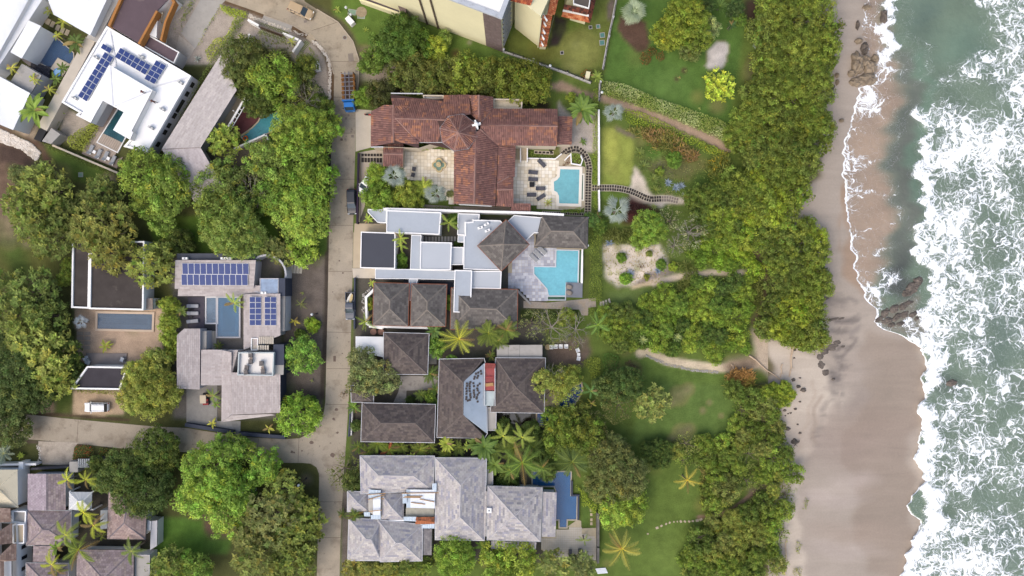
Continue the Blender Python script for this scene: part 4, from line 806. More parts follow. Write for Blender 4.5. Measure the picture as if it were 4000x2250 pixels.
h.walls(q('Q 1010,665 1138,668 1130,1070 1004,1070'),3.1,m_wallw,.2);h.walls(q('Q 530,1120 945,1125 945,1190 530,1190'),2.8,m_wallw,.2)
h.hip(q('P 240,80 575,95 575,400 240,405'),[pp('P',410,265)],3.2,4.5,GRT,GRC,m_grcap,m_gutter,m_wallw,.4,m_grbase);h.hip(q('P 780,110 1150,115 1145,540 780,542'),[pp('P',962,350)],3.4,5.2,GRT,GRC,m_grcap,None,m_wallw,.4,m_grbase)
h.hip(q('P 262,520 790,540 775,1195 245,1195'),[pp('P',545,855),pp('P',620,858)],3.4,5.4,GRT,GRC,m_grcap,m_gutter,m_wallw,.5,m_grbase);h.hip(q('P 735,545 1450,620 1440,1200 770,1215'),[pp('P',1025,915),pp('P',1115,915)],3.7,5.7,GRT,GRC,m_grcap,m_gutter,m_wallw,.5,m_grbase)
h.plane(Wp('P 1600,690,3.0 1595,1110,3.0 1460,1110,3.4 1465,690,3.4'),GRT,['#8c8787','#95908f','#827e80'],m_grbase);h.walls(q('P 1465,700 1595,700 1590,1105 1460,1105'),2.9,m_wallw,.1)
MB().prism(WP(q('P 1180,345 1640,355 1640,485 1180,490'),3.3),3.0,3.3).build('gravel_roof',mat('gravel_roof','#a9a698',.95,.15,1.5,.4,8),h.root)
h.slab(q('O 1450,810 1512,810 1510,950 1448,955'),3.0,m_concg,m_wallw,(.1,.08,m_wallg))
h.finish(300,'shingle')
def sheet_roof(label,quad,z,m,n=8,z2=None):
 P=WP(quad[:2],z2 or z)+WP(quad[2:],z);mb=MB();ribsheet(mb,P[0],P[1],P[2],P[3],n,.03);solo(mb,'metal_sheet',m,label,'metal sheet')
m_wsheet=mat('white_zinc','#dfe4ea',.5,.05,.8,metal=.1);m_bsheet=mat('bluish_zinc','#b8c6d2',.5,.06,.8,metal=.15);m_rsheet=mat('rusted_sheet','#9c5b3a',.8,.2,1.2,stain=[('#5c3b2a',.8,.45,.6)]);m_bgsheet=mat('dull_zinc','#b9b4aa',.6,.1,.8)
sheet_roof('white metal sheeting laid across the valley between two grey shingle pyramids',q('P 650,205 775,205 772,460 650,460'),4.2,m_wsheet,6);sheet_roof('pale blue sheet at the top of the valley between the small pyramids',q('P 580,50 778,62 775,205 578,195'),4.35,m_bsheet,8);sheet_roof('dull beige sheet beside the white valley sheeting',q('P 575,205 650,205 650,460 580,400'),4.05,m_bgsheet,4)
sheet_roof('short pale sheet closing the south end of the valley',q('P 612,462 775,458 775,530 618,530'),4.1,m_bsheet,6);sheet_roof('small pale sheet tucked beside the valley palm',q('P 500,420 605,412 605,485 510,485'),3.6,m_bsheet,4)
sheet_roof('wide white metal sheeting over the open bay of the grey villa',q('P 1255,50 1655,55 1650,355 1255,345'),4.4,m_wsheet,22);sheet_roof('bluish sheet along the west side of the white bay sheeting',q('P 1190,50 1255,50 1255,345 1190,345'),4.3,m_bsheet,4);sheet_roof('small bluish sheet overlapping the pyramid beside the bay',q('P 1128,118 1200,118 1198,275 1130,275'),4.55,m_bsheet,4)
sheet_roof('pale sheet below the gravel roof',q('P 1145,490 1350,490 1350,565 1145,560'),3.9,m_bsheet,8);sheet_roof('rusted brown sheet heap beside the big grey roof',q('P 1350,495 1645,495 1645,570 1335,550'),4.0,m_rsheet,10);sheet_roof('orange rusted sheet under the brown heap',q('P 1335,545 1645,575 1645,605 1335,610'),3.85,mat('orange_rust','#b06a44',.8,.15,1.5),8);sheet_roof('pale blue sheet south of the rusted heap',q('P 1425,615 1647,605 1645,680 1430,680'),3.8,m_bsheet,6)
sheet_roof('pale zinc strip by the north east corner of the bay',q('O 938,940 980,935 978,1030 938,1000'),4.4,m_bsheet,3)
POL=[(578,130,850,115,'northern valley'),(575,210,830,140,'slanting valley'),(775,195,830,203,'short valley'),(585,405,790,382,'southern valley'),(1125,110,1700,103,'longest'),(1165,162,1445,160,'upper paired'),(1140,178,1415,182,'lower paired'),(1410,207,1640,250,'eastern slanting'),(1270,262,1490,290,'lowest slanting')]
for x0_,y0_,x1_,y1_,nm in POL:solo(MB().box((W(pp('P',x0_,y0_),4.55)+W(pp('P',x1_,y1_),4.55))/2,((W(pp('P',x0_,y0_))-W(pp('P',x1_,y1_))).length,.12,.12),math.atan2(-(y1_-y0_),x1_-x0_)),'timber_pole',m_timber,f'{nm} timber pole weighing down the metal sheeting','pole','poles holding the sheeting')
ac_unit(pp('O',1476,1182),3.9,0,'white air conditioner on the narrow grey valley roof',size=(.9,.9,.7))
wall('white parapet strip south of the small pyramid',q('P 915,552 1140,552'),.3,3.6,m_white)
ter=sheet('terrace',q('Q 1000,1080 1140,1080 1145,1010 1260,1010 1262,985 1240,990 1340,920 1378,930 1378,1000 1525,995 1525,1300 1180,1300 1000,1200'),.08,m_joint,'pale stone terrace south of the blue pool');ORG[ter.name]=Vector();m_tpav=mat('terrace_tile','#c1b9ac',.85,.08,1.2)
pavers(ter,q('Q 1000,990 1525,990 1525,1300 1000,1300'),26,15,.08,m_tpav,gap=.03,incl=q('Q 1010,1085 1142,1085 1148,1012 1258,1015 1265,1000 1300,935 1375,935 1375,1040 1520,1090 1520,1295 1185,1295 1010,1200'))
pool('deep blue stepped pool beside the grey shingle villa',q('Q 920,468 1278,470 1275,695 1335,697 1330,915 1240,915 1238,990 1175,990 1172,915 1142,915 1145,650 1125,600 920,598'),'#33689b',mat('beige_coping','#b3a999',.8,.08,1),.25,.2,[q('Q 1177,920 1236,920 1236,940 1177,940'),q('Q 1177,944 1236,944 1236,963 1177,963'),q('Q 1177,967 1236,967 1236,986 1177,986')],ripple=.16)
wall('dark catch wall along the east side of the stepped blue pool',q('Q 1290,560 1290,690 1352,690 1350,910'),.35,.5,m_navy);wall('dark stone wall between the villa terrace and the palm lawn',q('Q 1538,870 1538,1160'),.45,1.6,mat('lichen_stone','#6d6a66',.9,.3,2));wall('short dark stone wall south of the terrace gate',q('Q 1538,1195 1536,1320'),.45,1.6,mat('lichen_stone','#6d6a66'))
for i,(x,y)in enumerate(((1470,828),(1472,868),(1473,918),(1473,955))):solo(MB().box(W(pp('Q',x,y))+Vector((0,0,.03)),(.45,.55,.08)),'stepping_stone',m_conb,['northernmost','second','third','southernmost'][i]+' stepping stone in the small lawn by the blue pool','stepping stone','stones in the small lawn')
pool('dark blue curved pool half hidden by trees',q('c 235,930 600,930 655,880 655,800 900,560 1060,480 1075,600 1030,700 940,850 800,960 690,1050 540,1180 360,1270 235,1250'),'#1d4d8c',m_conb,.3,.2,ripple=.2)
sheet('patio',q('c 372,480 660,480 655,880 600,930 372,930'),.06,m_conb,'beige paving between the brown pyramid roof and the curved pool');sheet('pond',q('O 1600,270 1870,275 1865,380 1600,375'),.1,mat('pond_water','#2a241b',.08,.3,.8,spec=.6),'small dark pond')
# ------------------------------------------------------------------ grey modern house with solar roofs
PLT=(.95,.34,'flat');PLC=['#b6aca8','#b3a9a5','#b9afab','#b0a6a2','#b7aeaa','#b4aaa6'];m_plbase=mat('plank_bed','#8d8480',.9,.1,1)
h=House('solar_house','grey boarded modern house with two blue solar roofs and a roof terrace',pp('J',900,1100))
def mono(s_,wl=m_wallg,wi=.15):P=pz(s_);h.plane(P,PLT,PLC,m_plbase,.3);h.walls([p[:2]for p in P],min(p[2]for p in P),wl,wi)
mono('J 200,430,3.6 945,430,3.6 965,160,4.2 205,160,4.2');mono('J 230,498,3.0 1005,500,3.0 1005,398,3.3 232,432,3.3');mono('J 850,1005,3.3 850,480,3.3 1196,476,4.4 1196,870,4.4');mono('J 435,1380,3.4 440,806,3.4 288,806,4.0 220,868,4.2 220,1370,4.2');mono('J 445,1340,3.2 645,1340,3.2 645,1006,3.5 450,1006,3.5')
mono('N 640,360,3.4 648,-320,3.4 735,-300,3.9 735,290,3.9');mono('N 1196,270,4.0 1196,-90,4.0 735,-110,3.9 735,290,3.9',m_navy);h.plane(pz('N 640,360,3.4 1150,290,3.6 1100,285,3.9 735,292,3.9'),PLT,PLC,m_plbase);mono('J 648,1008,3.3 800,1008,3.3 735,1240,3.9 648,1240,3.5')
h.finish(300,'board');MB().prism(WP(q('J 222,97 966,97 960,157 220,157'),3.4),-.05,3.4).build('flat_roof',mat('asphalt_roof','#4a4e58',.7,.2,.8),h.root)
h.slab(q('J 1240,232 1240,500 1180,500 1180,320')if False else q('J 1178,330 1242,330 1242,500 1178,500'),4.0,m_navy,m_navy);h.slab(q('J 1196,500 1240,500 1236,830 1194,830'),3.6,m_concg,m_wallg);h.slab(q('J 1130,955 1230,955 1230,1150 1130,1150'),4.2,m_navy,m_navy);h.slab(q('J 1130,1150 1228,1150 1225,1240 1130,1250'),4.0,m_concg,m_navy)
h.slab(q('J 800,1030 1136,1030 1126,1252 790,1246'),5.0,mat('white_terrace','#e3dfd9',.8,.04,.8),m_wallw,(.2,.55,mat('glass_balustrade','#b4bcbc',.2,.05,1)));h.slab(q('J 920,895 985,895 980,1010 918,1010'),3.9,m_conc,m_wallw,(.12,.25,m_white));h.slab(q('J 442,830 500,830 498,1000 448,1000'),2.6,m_concg,m_wallg)
for i in range(8):MB().box(W(pp('J',1000+i*18,915),3.9+i*.06),(.26,1.4,.14)).build('step',m_conc,h.root)
for i in range(5):MB().box(W(pp('J',990+i*22,985),4.0+i*.08),(.32,.9,.14)).build('step',m_conc,h.root)
cx=pp('J',1118,300);MB().ring([(W(cx)[0]+3.9*math.cos(i*math.pi/16),W(cx)[1]+3.9*math.sin(i*math.pi/16))for i in range(32)],[(W(cx)[0]+3.55*math.cos(i*math.pi/16),W(cx)[1]+3.55*math.sin(i*math.pi/16))for i in range(32)],-.05,3.2).build('round_wall',m_wallg,h.root)
MB().prism(WP(q('J 1010,338 1176,338 1172,470 1012,470'),3.8),3.5,3.8).build('skylight',mat('skylight_glass','#7f93ad',.15,.35,.7,spec=.6),h.root);MB().ring([tuple(p)for p in inset(WP(q('J 1010,338 1176,338 1172,470 1012,470'),3.8),-.15)],[tuple(p)for p in WP(q('J 1010,338 1176,338 1172,470 1012,470'),3.8)],-.05,3.9).build('skylight_kerb',m_wallg,h.root)
solar('wide blue solar array of two rows on the grey boarded roof',q('J 278,188 906,190 893,400 262,396'),11,2,3.75,4.1);solar('western five-row blue solar block on the side roof',q('J 908,505 1020,505 1020,776 908,776'),2,5,3.8);solar('eastern five-row blue solar block on the side roof',q('J 1050,505 1163,505 1163,776 1050,776'),2,5,4.2)
for i,x in enumerate((310,670,724)):ac_unit(pp('J',x,145),3.4,0,['westernmost','middle','easternmost'][i]+' white air conditioner on the dark strip roof','air conditioners on the dark strip roof')
ac_unit(pp('J',1050,468),3.3,0,'white air conditioner between the skylight and the side solar roof')
pool('slate blue two-level pool inside the solar house courtyard',q('J 600,515 805,515 805,882 600,882'),'#4a7394',m_wallg,.28,.35,ripple=.15);pool('shallow grey-blue shelf pool beside the sun deck',q('J 498,515 594,515 594,750 498,750'),'#6a8196',mat('white_coping','#d5d3d2',.7,.05,1),.28,.32)
dk=sheet('deck',q('J 322,505 480,505 480,770 578,770 578,828 326,822'),.22,m_dark,'dark timber sun deck');ORG[dk.name]=Vector();pavers(dk,q('J 322,505 480,505 480,826 322,826'),22,1,.22,mat('dark_board','#55505a',.8,.1,1.5),name='board',gap=.02);sheet('path',q('J 480,828 590,828 590,1000 500,1000 495,905'),.1,m_conc)
for i in range(5):solo(MB().box(W(pp('J',535,835+i*15))+Vector((0,0,.3-i*.04)),(1.9,.32,.16)),'garden_step',m_conc,['topmost','second','middle','fourth','lowest'][i]+' white step below the sun deck','step','steps below the sun deck')
wall('low dark blue wall along the lane below the grey drive',q('N 312,388 735,455'),.7,1.0,m_navy);wall('low dark blue wall with a pale rim below the gravel bed',q('N 820,470 1222,503'),.7,1.0,m_navy,cap=None)
for i in range(5):solo(MB().box(W(pp('J',1275+i*29,243))+Vector((0,0,.05)),(.5,1.6+.05*i,.1),-.12),'stepping_slab',m_conc,['westernmost','second','middle','fourth','easternmost'][i]+' pale stepping slab at the gravel yard','stepping slab','slabs at the gravel yard')
# ------------------------------------------------------------------ dark flat-roofed house
m_tar=mat('tar_roof','#4a4441',.95,.2,.5,.2,6,.1,stain=[('#6e675f',.35,.58,.8),('#9b9080',1.3,.74,.8)]);wq=(.28,.3,m_white)
h=House('flat_roofed_house','house with black flat roofs edged in white beside the long pool',pp('I',760,300));h.slab(q('I 682,-150 850,-150 838,495 672,488'),3.5,m_tar,m_wallw,wq);h.slab(q('I 850,-140 1362,-140 1352,512 838,500'),3.8,m_tar,m_wallw,wq);h.slab(q('I 820,1040 1205,1047 1130,1262 665,1255'),3.4,mat('tar_roof2','#3f3b40',.95,.2,.5),m_wallw,wq);h.slab(q('I 1362,400 1440,400 1440,500 1362,500'),2.8,m_wood,m_wallw)
pool('long rectangular grey-blue pool in the sandy courtyard',q('I 920,540 1436,550 1430,697 917,686'),'#4b6076',mat('sand_coping','#c0ac97',.8,.06,1),.42,.2,ripple=.25);dk=sheet('deck',q('I 808,915 1200,920 1190,1032 830,1030'),.15,m_wood,'weathered timber deck');ORG[dk.name]=Vector();pavers(dk,q('I 808,915 1200,920 1190,1032 830,1030'),1,12,.15,mat('weathered_board','#938a86',.85,.1,1.5),name='board',gap=.025)
for j in range(4):
 for i in range(2):solo(MB().box(W(pp('I',757+i*67,730+j*45))+Vector((0,0,.04)),(1.15,.65,.08)),'paving_stone',mat('taupe_stone','#9d9083',.9,.1,1),f'{["first", "second", "third", "fourth"][j]} taupe stepping stone from the pool, {["west", "east"][i]} row','stepping stone','stepping stones in the sandy courtyard')
 # ------------------------------------------------------------------ white house with roof workers and its neighbours
m_wroof=mat('white_roof','#f7f7f6',.75,.02,.4,stain=[('#cfd0d2',.35,.55,.85),('#b9b6b0',1.2,.7,.82)])
h=House('white_house','white flat-roofed house with solar panels and a raised middle roof',pp('A',1100,800))
h.slab(q('A 1005,245 1802,715 1385,1436 1165,1382 1225,1315 1170,1057 970,950 855,1157 715,1085 745,1060 580,965'),4.0,m_wroof,m_wallg,(.35,.3,m_white));h.slab(q('A 1030,612 1440,850 1240,1237 1256,1250 1226,1317 1066,1226 1168,1056 970,950 855,1157 760,1095'),5.2,m_wroof,m_wallw,None,3.5)
P0,P1=W(pp('A',1800,715),4.0),W(pp('A',1385,1434),4.0);dv=P1-P0
for a,wd in((.08,.9),(.20,.9),(.36,2.6),(.49,1.0),(.62,.9),(.71,.9),(.87,.95)):
 c_=P0+dv*a;u_=dv.normalized();h.window(c_-u_*wd/2,c_+u_*wd/2,1.5,2.6)
for a,b in(('A 1030,275','A 1090,620'),('A 1040,620','A 1065,995'),('A 1085,1000','A 1420,860'),('A 1430,820','A 1790,720')):
 A_,B_=W(q(a)[0],4.0 if '275' in a or '820' in a else 5.23),W(q(b)[0],4.0 if '275' in a or '820' in a else 5.23);d_=B_-A_;MB().box((A_+B_)/2+Vector((0,0,-.2 if A_.z<4.5 else 0)),(d_.length,.25,.06),math.atan2(d_.y,d_.x)).build('roof_seam',mat('white_seam','#dcdde0'),h.root)
solar('long two-wide solar strip along the west side of the white roof',q('A 995,490 1080,545 822,955 738,908'),2,8,3.95);solar('pair of solar panels above the long west strip',q('A 985,415 1072,465 1052,512 950,455'),2,1,3.95);solar('middle two-row solar strip on the white roof',q('A 1142,452 1432,622 1372,712 1085,540'),6,2,3.95);solar('eastern stepped solar block on the white roof',q('A 1480,570 1577,622 1464,806 1364,746'),2,4,3.95)
for i,(x,y,z_)in enumerate(((915,545,3.7),(715,930,3.7),(1345,540,3.7),(1710,785,3.7),(1540,1035,3.7),(1435,1210,3.7))):ac_unit(pp('A',x,y),z_,-.5,['air conditioner beside the long west solar strip','air conditioner at the south west corner of the white roof','air conditioner north of the middle solar strip','air conditioner at the east corner of the white roof','air conditioner south of the roof workers','southernmost air conditioner on the white roof'][i],'air conditioners on the white roof',mat('weathered_white','#c9c9c6'))
pool('dark teal L-shaped pool beside the white house sun deck',q('A 1112,1032 1168,1058 1066,1226 1180,1293 1105,1432 920,1340'),'#2f5c66',m_wallw,.2,.25,ripple=.22)
dk=sheet('deck',q('A 1040,1000 1110,1032 905,1345 1100,1440 1060,1520 1160,1480 1100,1590 770,1450 915,1210'),.16,m_wood,'pale timber sun deck beside the teal pool');ORG[dk.name]=Vector();pavers(dk,q('A 900,1210 1110,1340 1080,1560 775,1440'),14,1,.16,mat('pale_board','#a7998b',.85,.08,1.2),name='board',gap=.03,excl=[q('A 1112,1032 1168,1058 1066,1226 1180,1293 1105,1432 915,1340')])
wall('white garden wall below the sun deck',q('E 500,165 1100,420'),.35,.9,m_wallb);solo(MB().prism(WP(q('E 485,0 570,60 480,150 395,125'),2.4),0,2.4).add(*[[(0,0,0)]*0,[]]),'garden_shed',m_concg,'small grey concrete pump shed by the garden wall','shed');solo(MB().prism(WP(q('E 385,-30 455,-5 385,130 318,105'),1.6),0,1.6),'water_tank',m_black,'black tank box beside the pump shed','tank')
h=House('brown_terrace_house','house with a purple-brown roof deck and orange parapets',pp('A',1300,200));m_deck=mat('brown_membrane','#5f5055',.85,.1,.5,stain=[('#8b7d74',.3,.6,.85)]);m_orange=mat('orange_render','#a9743f',.85,.08,.8)
h.slab(q('A 1150,-40 1620,-40 1480,105 1310,410 1030,240'),4.4,m_deck,m_wallw,None);h.slab(q('A 1385,320 1690,490 1640,600 1312,412'),3.4,m_deck,m_wallg,(.2,.2,m_wallw))
def strip(hh,pts,th,z,z0,m,nm):
 mb=MB();P=WP(q(pts),z)
 for i_,(a,b)in enumerate(zip(P[:-1],P[1:])):d_=b-a;mb.box(((a+b)/2).to_tuple()[:2]+((z+z0)/2,),(d_.length+th*.9,th,z-z0+i_*.02),math.atan2(d_.y,d_.x))
 mb.build(nm,m,hh.root)
strip(h,'A 1150,-40 1030,235',.5,5.0,3.5,m_orange,'parapet');strip(h,'A 1475,110 1312,405',.42,5.0,3.4,m_orange,'parapet');strip(h,'A 1600,-40 1640,20 1560,200 1520,370',.4,4.0,2.6,m_orange,'parapet');MB().prism(WP(q('A 1490,130 1475,355 1385,320'),3.8),0,3.8).build('stair_wall',m_wallw,h.root)
for i in range(14):MB().box(W(pp('A',1518-i*2.3,125+i*17),3.6-i*.24),(.9,.34,.3),.1).build('stair_step',m_conb,h.root)
h=House('corrugated_villa','white villa of ribbed metal roofs round a courtyard pool',pp('A',300,500));m_wrib=mat('white_ribbed_metal','#f2f3f4',.55,.03,.6,spec=.4)
def rib(pl,z,n,zz=None):
 P=WP(q(pl),z);mb=MB();ribsheet(mb,P[0],P[1],P[2],P[3],n,.04);mb.build('ribbed_roof',m_wrib,h.root);h.walls(q(pl),z-.05,m_wallw,.1)
rib('A -300,-200 400,-300 270,0 -160,770',4.6,60);rib('A 275,5 410,-20 -20,640 -160,760',3.6,20);rib('A 270,193 387,245 205,552 98,492',4.8,18);rib('A 430,-60 1020,-30 850,333 505,137',4.6,46);rib('A -60,690 283,878 124,1227 -60,1150',4.4,34)
h.slab(q('A 205,600 392,710 290,882 103,762'),3.4,m_concg,m_wallg);sheet('courtyard',q('A 400,0 530,75 420,170 300,190'),.05,m_walld);sheet('terrace',q('A 385,250 465,310 700,520 640,620 480,660 270,620 200,560'),.04,mat('taupe_floor','#857d7c',.85,.08,.8))  # courtyard floor: its shadow is put into the dark floor colour
pool('slate blue pool in the courtyard of the ribbed white villa',q('A 460,318 560,380 690,500 692,545 660,602 545,542 480,640 340,575'),'#3f6187',m_wallb,.15,.22,ripple=.2)
solo(MB().prism(WP(q('A 545,545 665,610 590,722 482,652'),.35),0,.35),'spa_platform',m_wallb,'pale raised platform at the courtyard pool corner','platform')
t=thing('paddling_pool','round blue plastic paddling pool on the pale platform','paddling pool',W(pp('A',548,683),.36));MB().lathe((0,0,0),[(.75,0),(.82,.12),(.72,.24),(.62,.16)],20).build('rim',mat('blue_plastic','#3e8fd6',.4,.05,1),t,local=True);MB().lathe((0,0,.15),[(.64,0),(.64,.04)],20).build('water',mat('paddling_water','#9cc6ea',.1),t,local=True)
for i,(x,y)in enumerate(((425,185),(458,207),(498,230),(548,262),(592,288),(635,308))):solo(MB().box(W(pp('A',x,y))+Vector((0,0,.06)),(.75,1.15,.1),-.45),'stepping_slab',m_conb,['westernmost','second','third','fourth','fifth','easternmost'][i]+' beige slab of the courtyard stepping path','stepping slab','slabs of the courtyard path')
wall('wide pale concrete wall between the ribbed villa and the white house',q('A 1050,20 890,330'),2.2,3.0,m_concg);wall('wide pale concrete wall south of the banana plants',q('A 830,410 420,1170'),2.0,2.4,m_conc)
# ------------------------------------------------------------------ boomerang roof house with teal pool
h=House('angled_house','house with an angled pale grey board roof half under the trees',pp('B',200,1000))
h.plane(pz('Z 632,583,3.6 862,215,3.6 925,352,4.6 784,577,4.6'),PLT,['#bcb4b0','#b9b1ad','#bfb7b2','#b7afab'],m_plbase,.3);h.plane(pz('Z 760,790,3.6 632,583,3.6 784,577,4.6 870,725,4.6'),PLT,['#b6adac','#b3aaa9','#b8afae'],m_plbase,.3);h.cap(W((632,583),3.6),W((784,577),4.6),m_plbase,.3);h.walls(q('Z 640,583 862,222 915,352 780,577 860,715 770,775'),3.4,m_wallg,.3);h.finish(300,'board')
sheet('terrace',q('B 510,890 605,955 440,1225 320,1235'),.08,m_conb);dk=sheet('deck',q('B 625,985 790,1120 570,1255 490,1220'),.14,mat('red_deck','#5a3331',.8,.1,1),'dark red timber pool deck');ORG[dk.name]=Vector();pavers(dk,q('B 640,980 800,1110 575,1258 480,1200'),1,12,.14,mat('red_board','#64393a',.8,.12,1.5),name='board',gap=.03)
pool('teal pool with a curved edge under the trees',q('B 780,1085 930,1060 1000,1150 870,1232 812,1265 632,1338 585,1285 690,1210 750,1150'),'#4f98a3',m_conb,.25,.22,ripple=.18)
wall('white wall south of the teal pool',q('B 812,1268 520,1400'),.3,1.2,m_white);wall('white wall running south east from the teal pool',q('B 815,1268 880,1420'),.3,1.2,m_white)
pg=thing('pergola','white-edged pergola with dark slots beside the red deck','pergola',W(pp('B',530,1100)))
for a,b,w_ in(('B 440,1235','B 640,890',.35),('B 480,1235','B 660,930',.1)):
 A_,B_=W(q(a)[0],2.5),W(q(b)[0],2.5);d_=B_-A_;MB().box((A_+B_)/2,(d_.length,w_,.2),math.atan2(d_.y,d_.x)).build('beam',m_white,pg)
for i in range(9):
 a=i/8;A_=W(pp('B',445+195*a,1230-340*a),2.45);B_=W(pp('B',482+178*a,1232-302*a),2.45);d_=B_-A_;MB().box((A_+B_)/2,(d_.length,.1,.12),math.atan2(d_.y,d_.x)).build('slat',m_white,pg)
for a in(0,.5,1):MB().box(W(pp('B',460+190*a,1232-320*a))+Vector((0,0,1.2)),(.18,.18,2.4)).build('post',m_white,pg)
# gate, gravel grid drive
gt=thing('driveway_gate','brown sliding gate between white walls at the bend','gate',W(pp('B',860,270)))
for i in range(6):A_,B_=W(pp('B',745+i*40,245+i*15),1.6),W(pp('B',783+i*40,260+i*15),1.6);d_=B_-A_;MB().box((A_+B_)/2+Vector((0,0,-.75)),(d_.length-.05,.12,1.5),math.atan2(d_.y,d_.x)).build('gate_panel',mat('gate_wood','#5a4438',.8,.1,1),gt)
wall('white gate wall west of the sliding gate',q('B 655,190 740,235'),.4,1.9,m_white);wall('white gate wall east of the sliding gate',q('B 985,315 1115,370'),.4,1.9,m_white);wall('white wall running down from the gate corner',q('B 1140,385 1075,480'),.4,1.9,m_white);wall('short white wall beside the yellow palms',q('B 660,325 640,395'),.3,1.6,m_white)
m_grid=mat('grid_paver','#b3aa9c',.9,.1,1)
for nm,qd,nx,ny in(('grid_drive','B 775,205 1045,300 1020,330 760,225',18,2),('grid_drive','B 755,275 1015,365 1000,400 745,310',18,2),('grid_drive','B 1190,375 1240,405 1155,500 1110,475',4,9)):
 o=sheet(nm,q(qd),.025,mat('grid_grass','#6f7a45',.95,.2,3),'grass grid paving');ORG[o.name]=Vector();pavers(o,q(qd),nx,ny,.025,m_grid,name='grid_stone',gap=.14)
 # ------------------------------------------------------------------ mauve shingled houses bottom left
MVT=(.55,.40,'flat');MVC=['#8f8080','#978889','#887a79','#9f9090','#918384','#978983','#a29490'];m_mvcap=mat('mauve_cap','#7c7376',.85,.15,1.5);m_mvbase=mat('mauve_bed','#5a4c4e',.9,.1,1)
h=House('mauve_house','group of mauve shingle roofs round a palm court',pp('M',600,900))
h.plane(pz('M 262,830,3.2 265,485,3.2 441,485,4.4 440,828,4.4'),MVT,['#a0939a','#998c93','#a69aa0'],m_mvbase);h.plane(pz('M 620,485,3.2 620,826,3.2 440,828,4.4 441,485,4.4'),MVT,MVC,m_mvbase);h.cap(W(pp('M',441,485),4.4),W(pp('M',440,828),4.4),m_mvcap);h.walls(q('M 268,490 615,490 615,822 266,826'),3.1,m_wallw,.3)
h.hip(q('M 260,832 672,836 662,1152 250,1160'),[pp('M',405,1012),pp('M',462,1015)],3.2,5.0,MVT,MVC,m_mvcap,m_steel,m_wallw,.5,m_mvbase);h.hip(q('M 1028,600 1388,600 1370,1102 1015,1097'),[pp('M',1195,760),pp('M',1172,950)],3.4,5.2,MVT,['#96827c','#9d8a83','#8d7a76','#a4918b'],m_mvcap,m_dark,m_wallw,.5,m_mvbase)
h.plane(pz('M 310,1325,3.0 520,1325,3.0 520,1165,3.4 315,1165,3.4'),MVT,MVC,m_mvbase);h.hip(q('M 248,1327 642,1332 642,1700 248,1700'),[pp('M',430,1510),pp('M',480,1510)],3.2,5.0,MVT,MVC,m_mvcap,m_steel,m_wallw,.5,m_mvbase);h.hip(q('M 728,1200 1262,1206 1256,1760 720,1760'),[pp('M',975,1480),pp('M',975,1500)],3.2,5.4,MVT,MVC,m_mvcap,m_dark,m_wallw,.5,m_mvbase)
h.finish(300,'shingle');h.slab(q('M 1272,1250 1412,1250 1410,1700 1268,1700'),2.8,m_concg,m_wallw,(.1,.1,m_wallg));h.slab(q('M 1425,930 1484,925 1480,1165 1415,1205'),2.4,m_wallg,m_wallw);h.slab(q('M 1388,920 1425,930 1420,1020 1386,1018'),2.6,m_wallw,m_wallw);h.slab(q('M 948,830 1025,825 1020,1000 945,1010'),2.4,m_steel,m_wallw)
pv=House('garden_pavilion','small white hipped sheet pavilion among the yellow palms',pp('M',760,740),'pavilion');A_,B_,C_,D_=WP(q('M 652,655 870,656 866,828 650,826'),3.0);rr1,rr2=W(pp('M',735,740),3.9),W(pp('M',785,740),3.9);m_pw=mat('pale_sheet','#c9cbcd',.6,.05,.8)
for i,(a,b,c_,d_)in enumerate(((A_,B_,rr2,rr1),(B_,C_,rr2,rr2),(C_,D_,rr1,rr2),(D_,A_,rr1,rr1))):mb=MB();ribsheet(mb,d_,c_,b,a,5,.03);mb.build('roof_sheet',m_pw,pv.root)
for a,b in((A_,rr1),(B_,rr2),(C_,rr2),(D_,rr1),(rr1,rr2)):pv.cap(a,b,m_white,.25)
for a in(A_,B_,C_,D_):MB().box((a.x*.998,a.y*.998,1.5),(.2,.2,3.0)).build('post',m_white,pv.root)
h=House('cream_roofed_house','house corner with a cream ribbed hip roof at the left edge',pp('M',30,620));m_crm=mat('cream_ribbed_metal','#d6cbb0',.6,.05,.6)
A_,B_,C_,D_=WP(q('M -200,447 165,446 172,802 -200,802'),3.8);r1_,r2_=W(pp('M',-20,625),5.2),W(pp('M',-40,625),5.2)
for a,b,c_,d_ in((A_,B_,r1_,r2_),(B_,C_,r1_,r1_),(C_,D_,r2_,r1_),(D_,A_,r2_,r2_)):mb=MB();ribsheet(mb,d_,c_,b,a,26,.03);mb.build('ribbed_roof',m_crm,h.root)
for a,b in((B_,r1_),(C_,r1_)):h.cap(a,b,m_crm,.3)
h.walls(q('M -200,447 165,446 172,802 -200,802'),3.7,m_wallw,.3)
h=House('brown_roofed_house','white-walled house with brown plank roofs at the left edge',pp('M',60,1050));BC=['#7d6a60','#86736a','#75625a','#8b796f']
h.plane(pz('M 100,942,4.4 -150,942,4.4 -150,800,5.4 102,808,4.9'),MVT,BC,m_mvbase);h.plane(pz('M 115,1140,4.8 112,946,4.8 -60,1060,6.2 -60,1160,6.2'),MVT,BC,m_mvbase);h.plane(pz('M 155,1302,4.4 156,1148,4.4 112,1146,4.8 -40,1290,5.6'),MVT,BC,m_mvbase);h.plane(pz('M -100,1320,4.4 155,1302,4.4 -40,1290,5.4'),MVT,BC,m_mvbase);h.plane(pz('M 38,1600,4.4 38,1310,4.4 -100,1320,5.2 -100,1600,5.2'),MVT,BC,m_mvbase);h.finish(300,'plank')
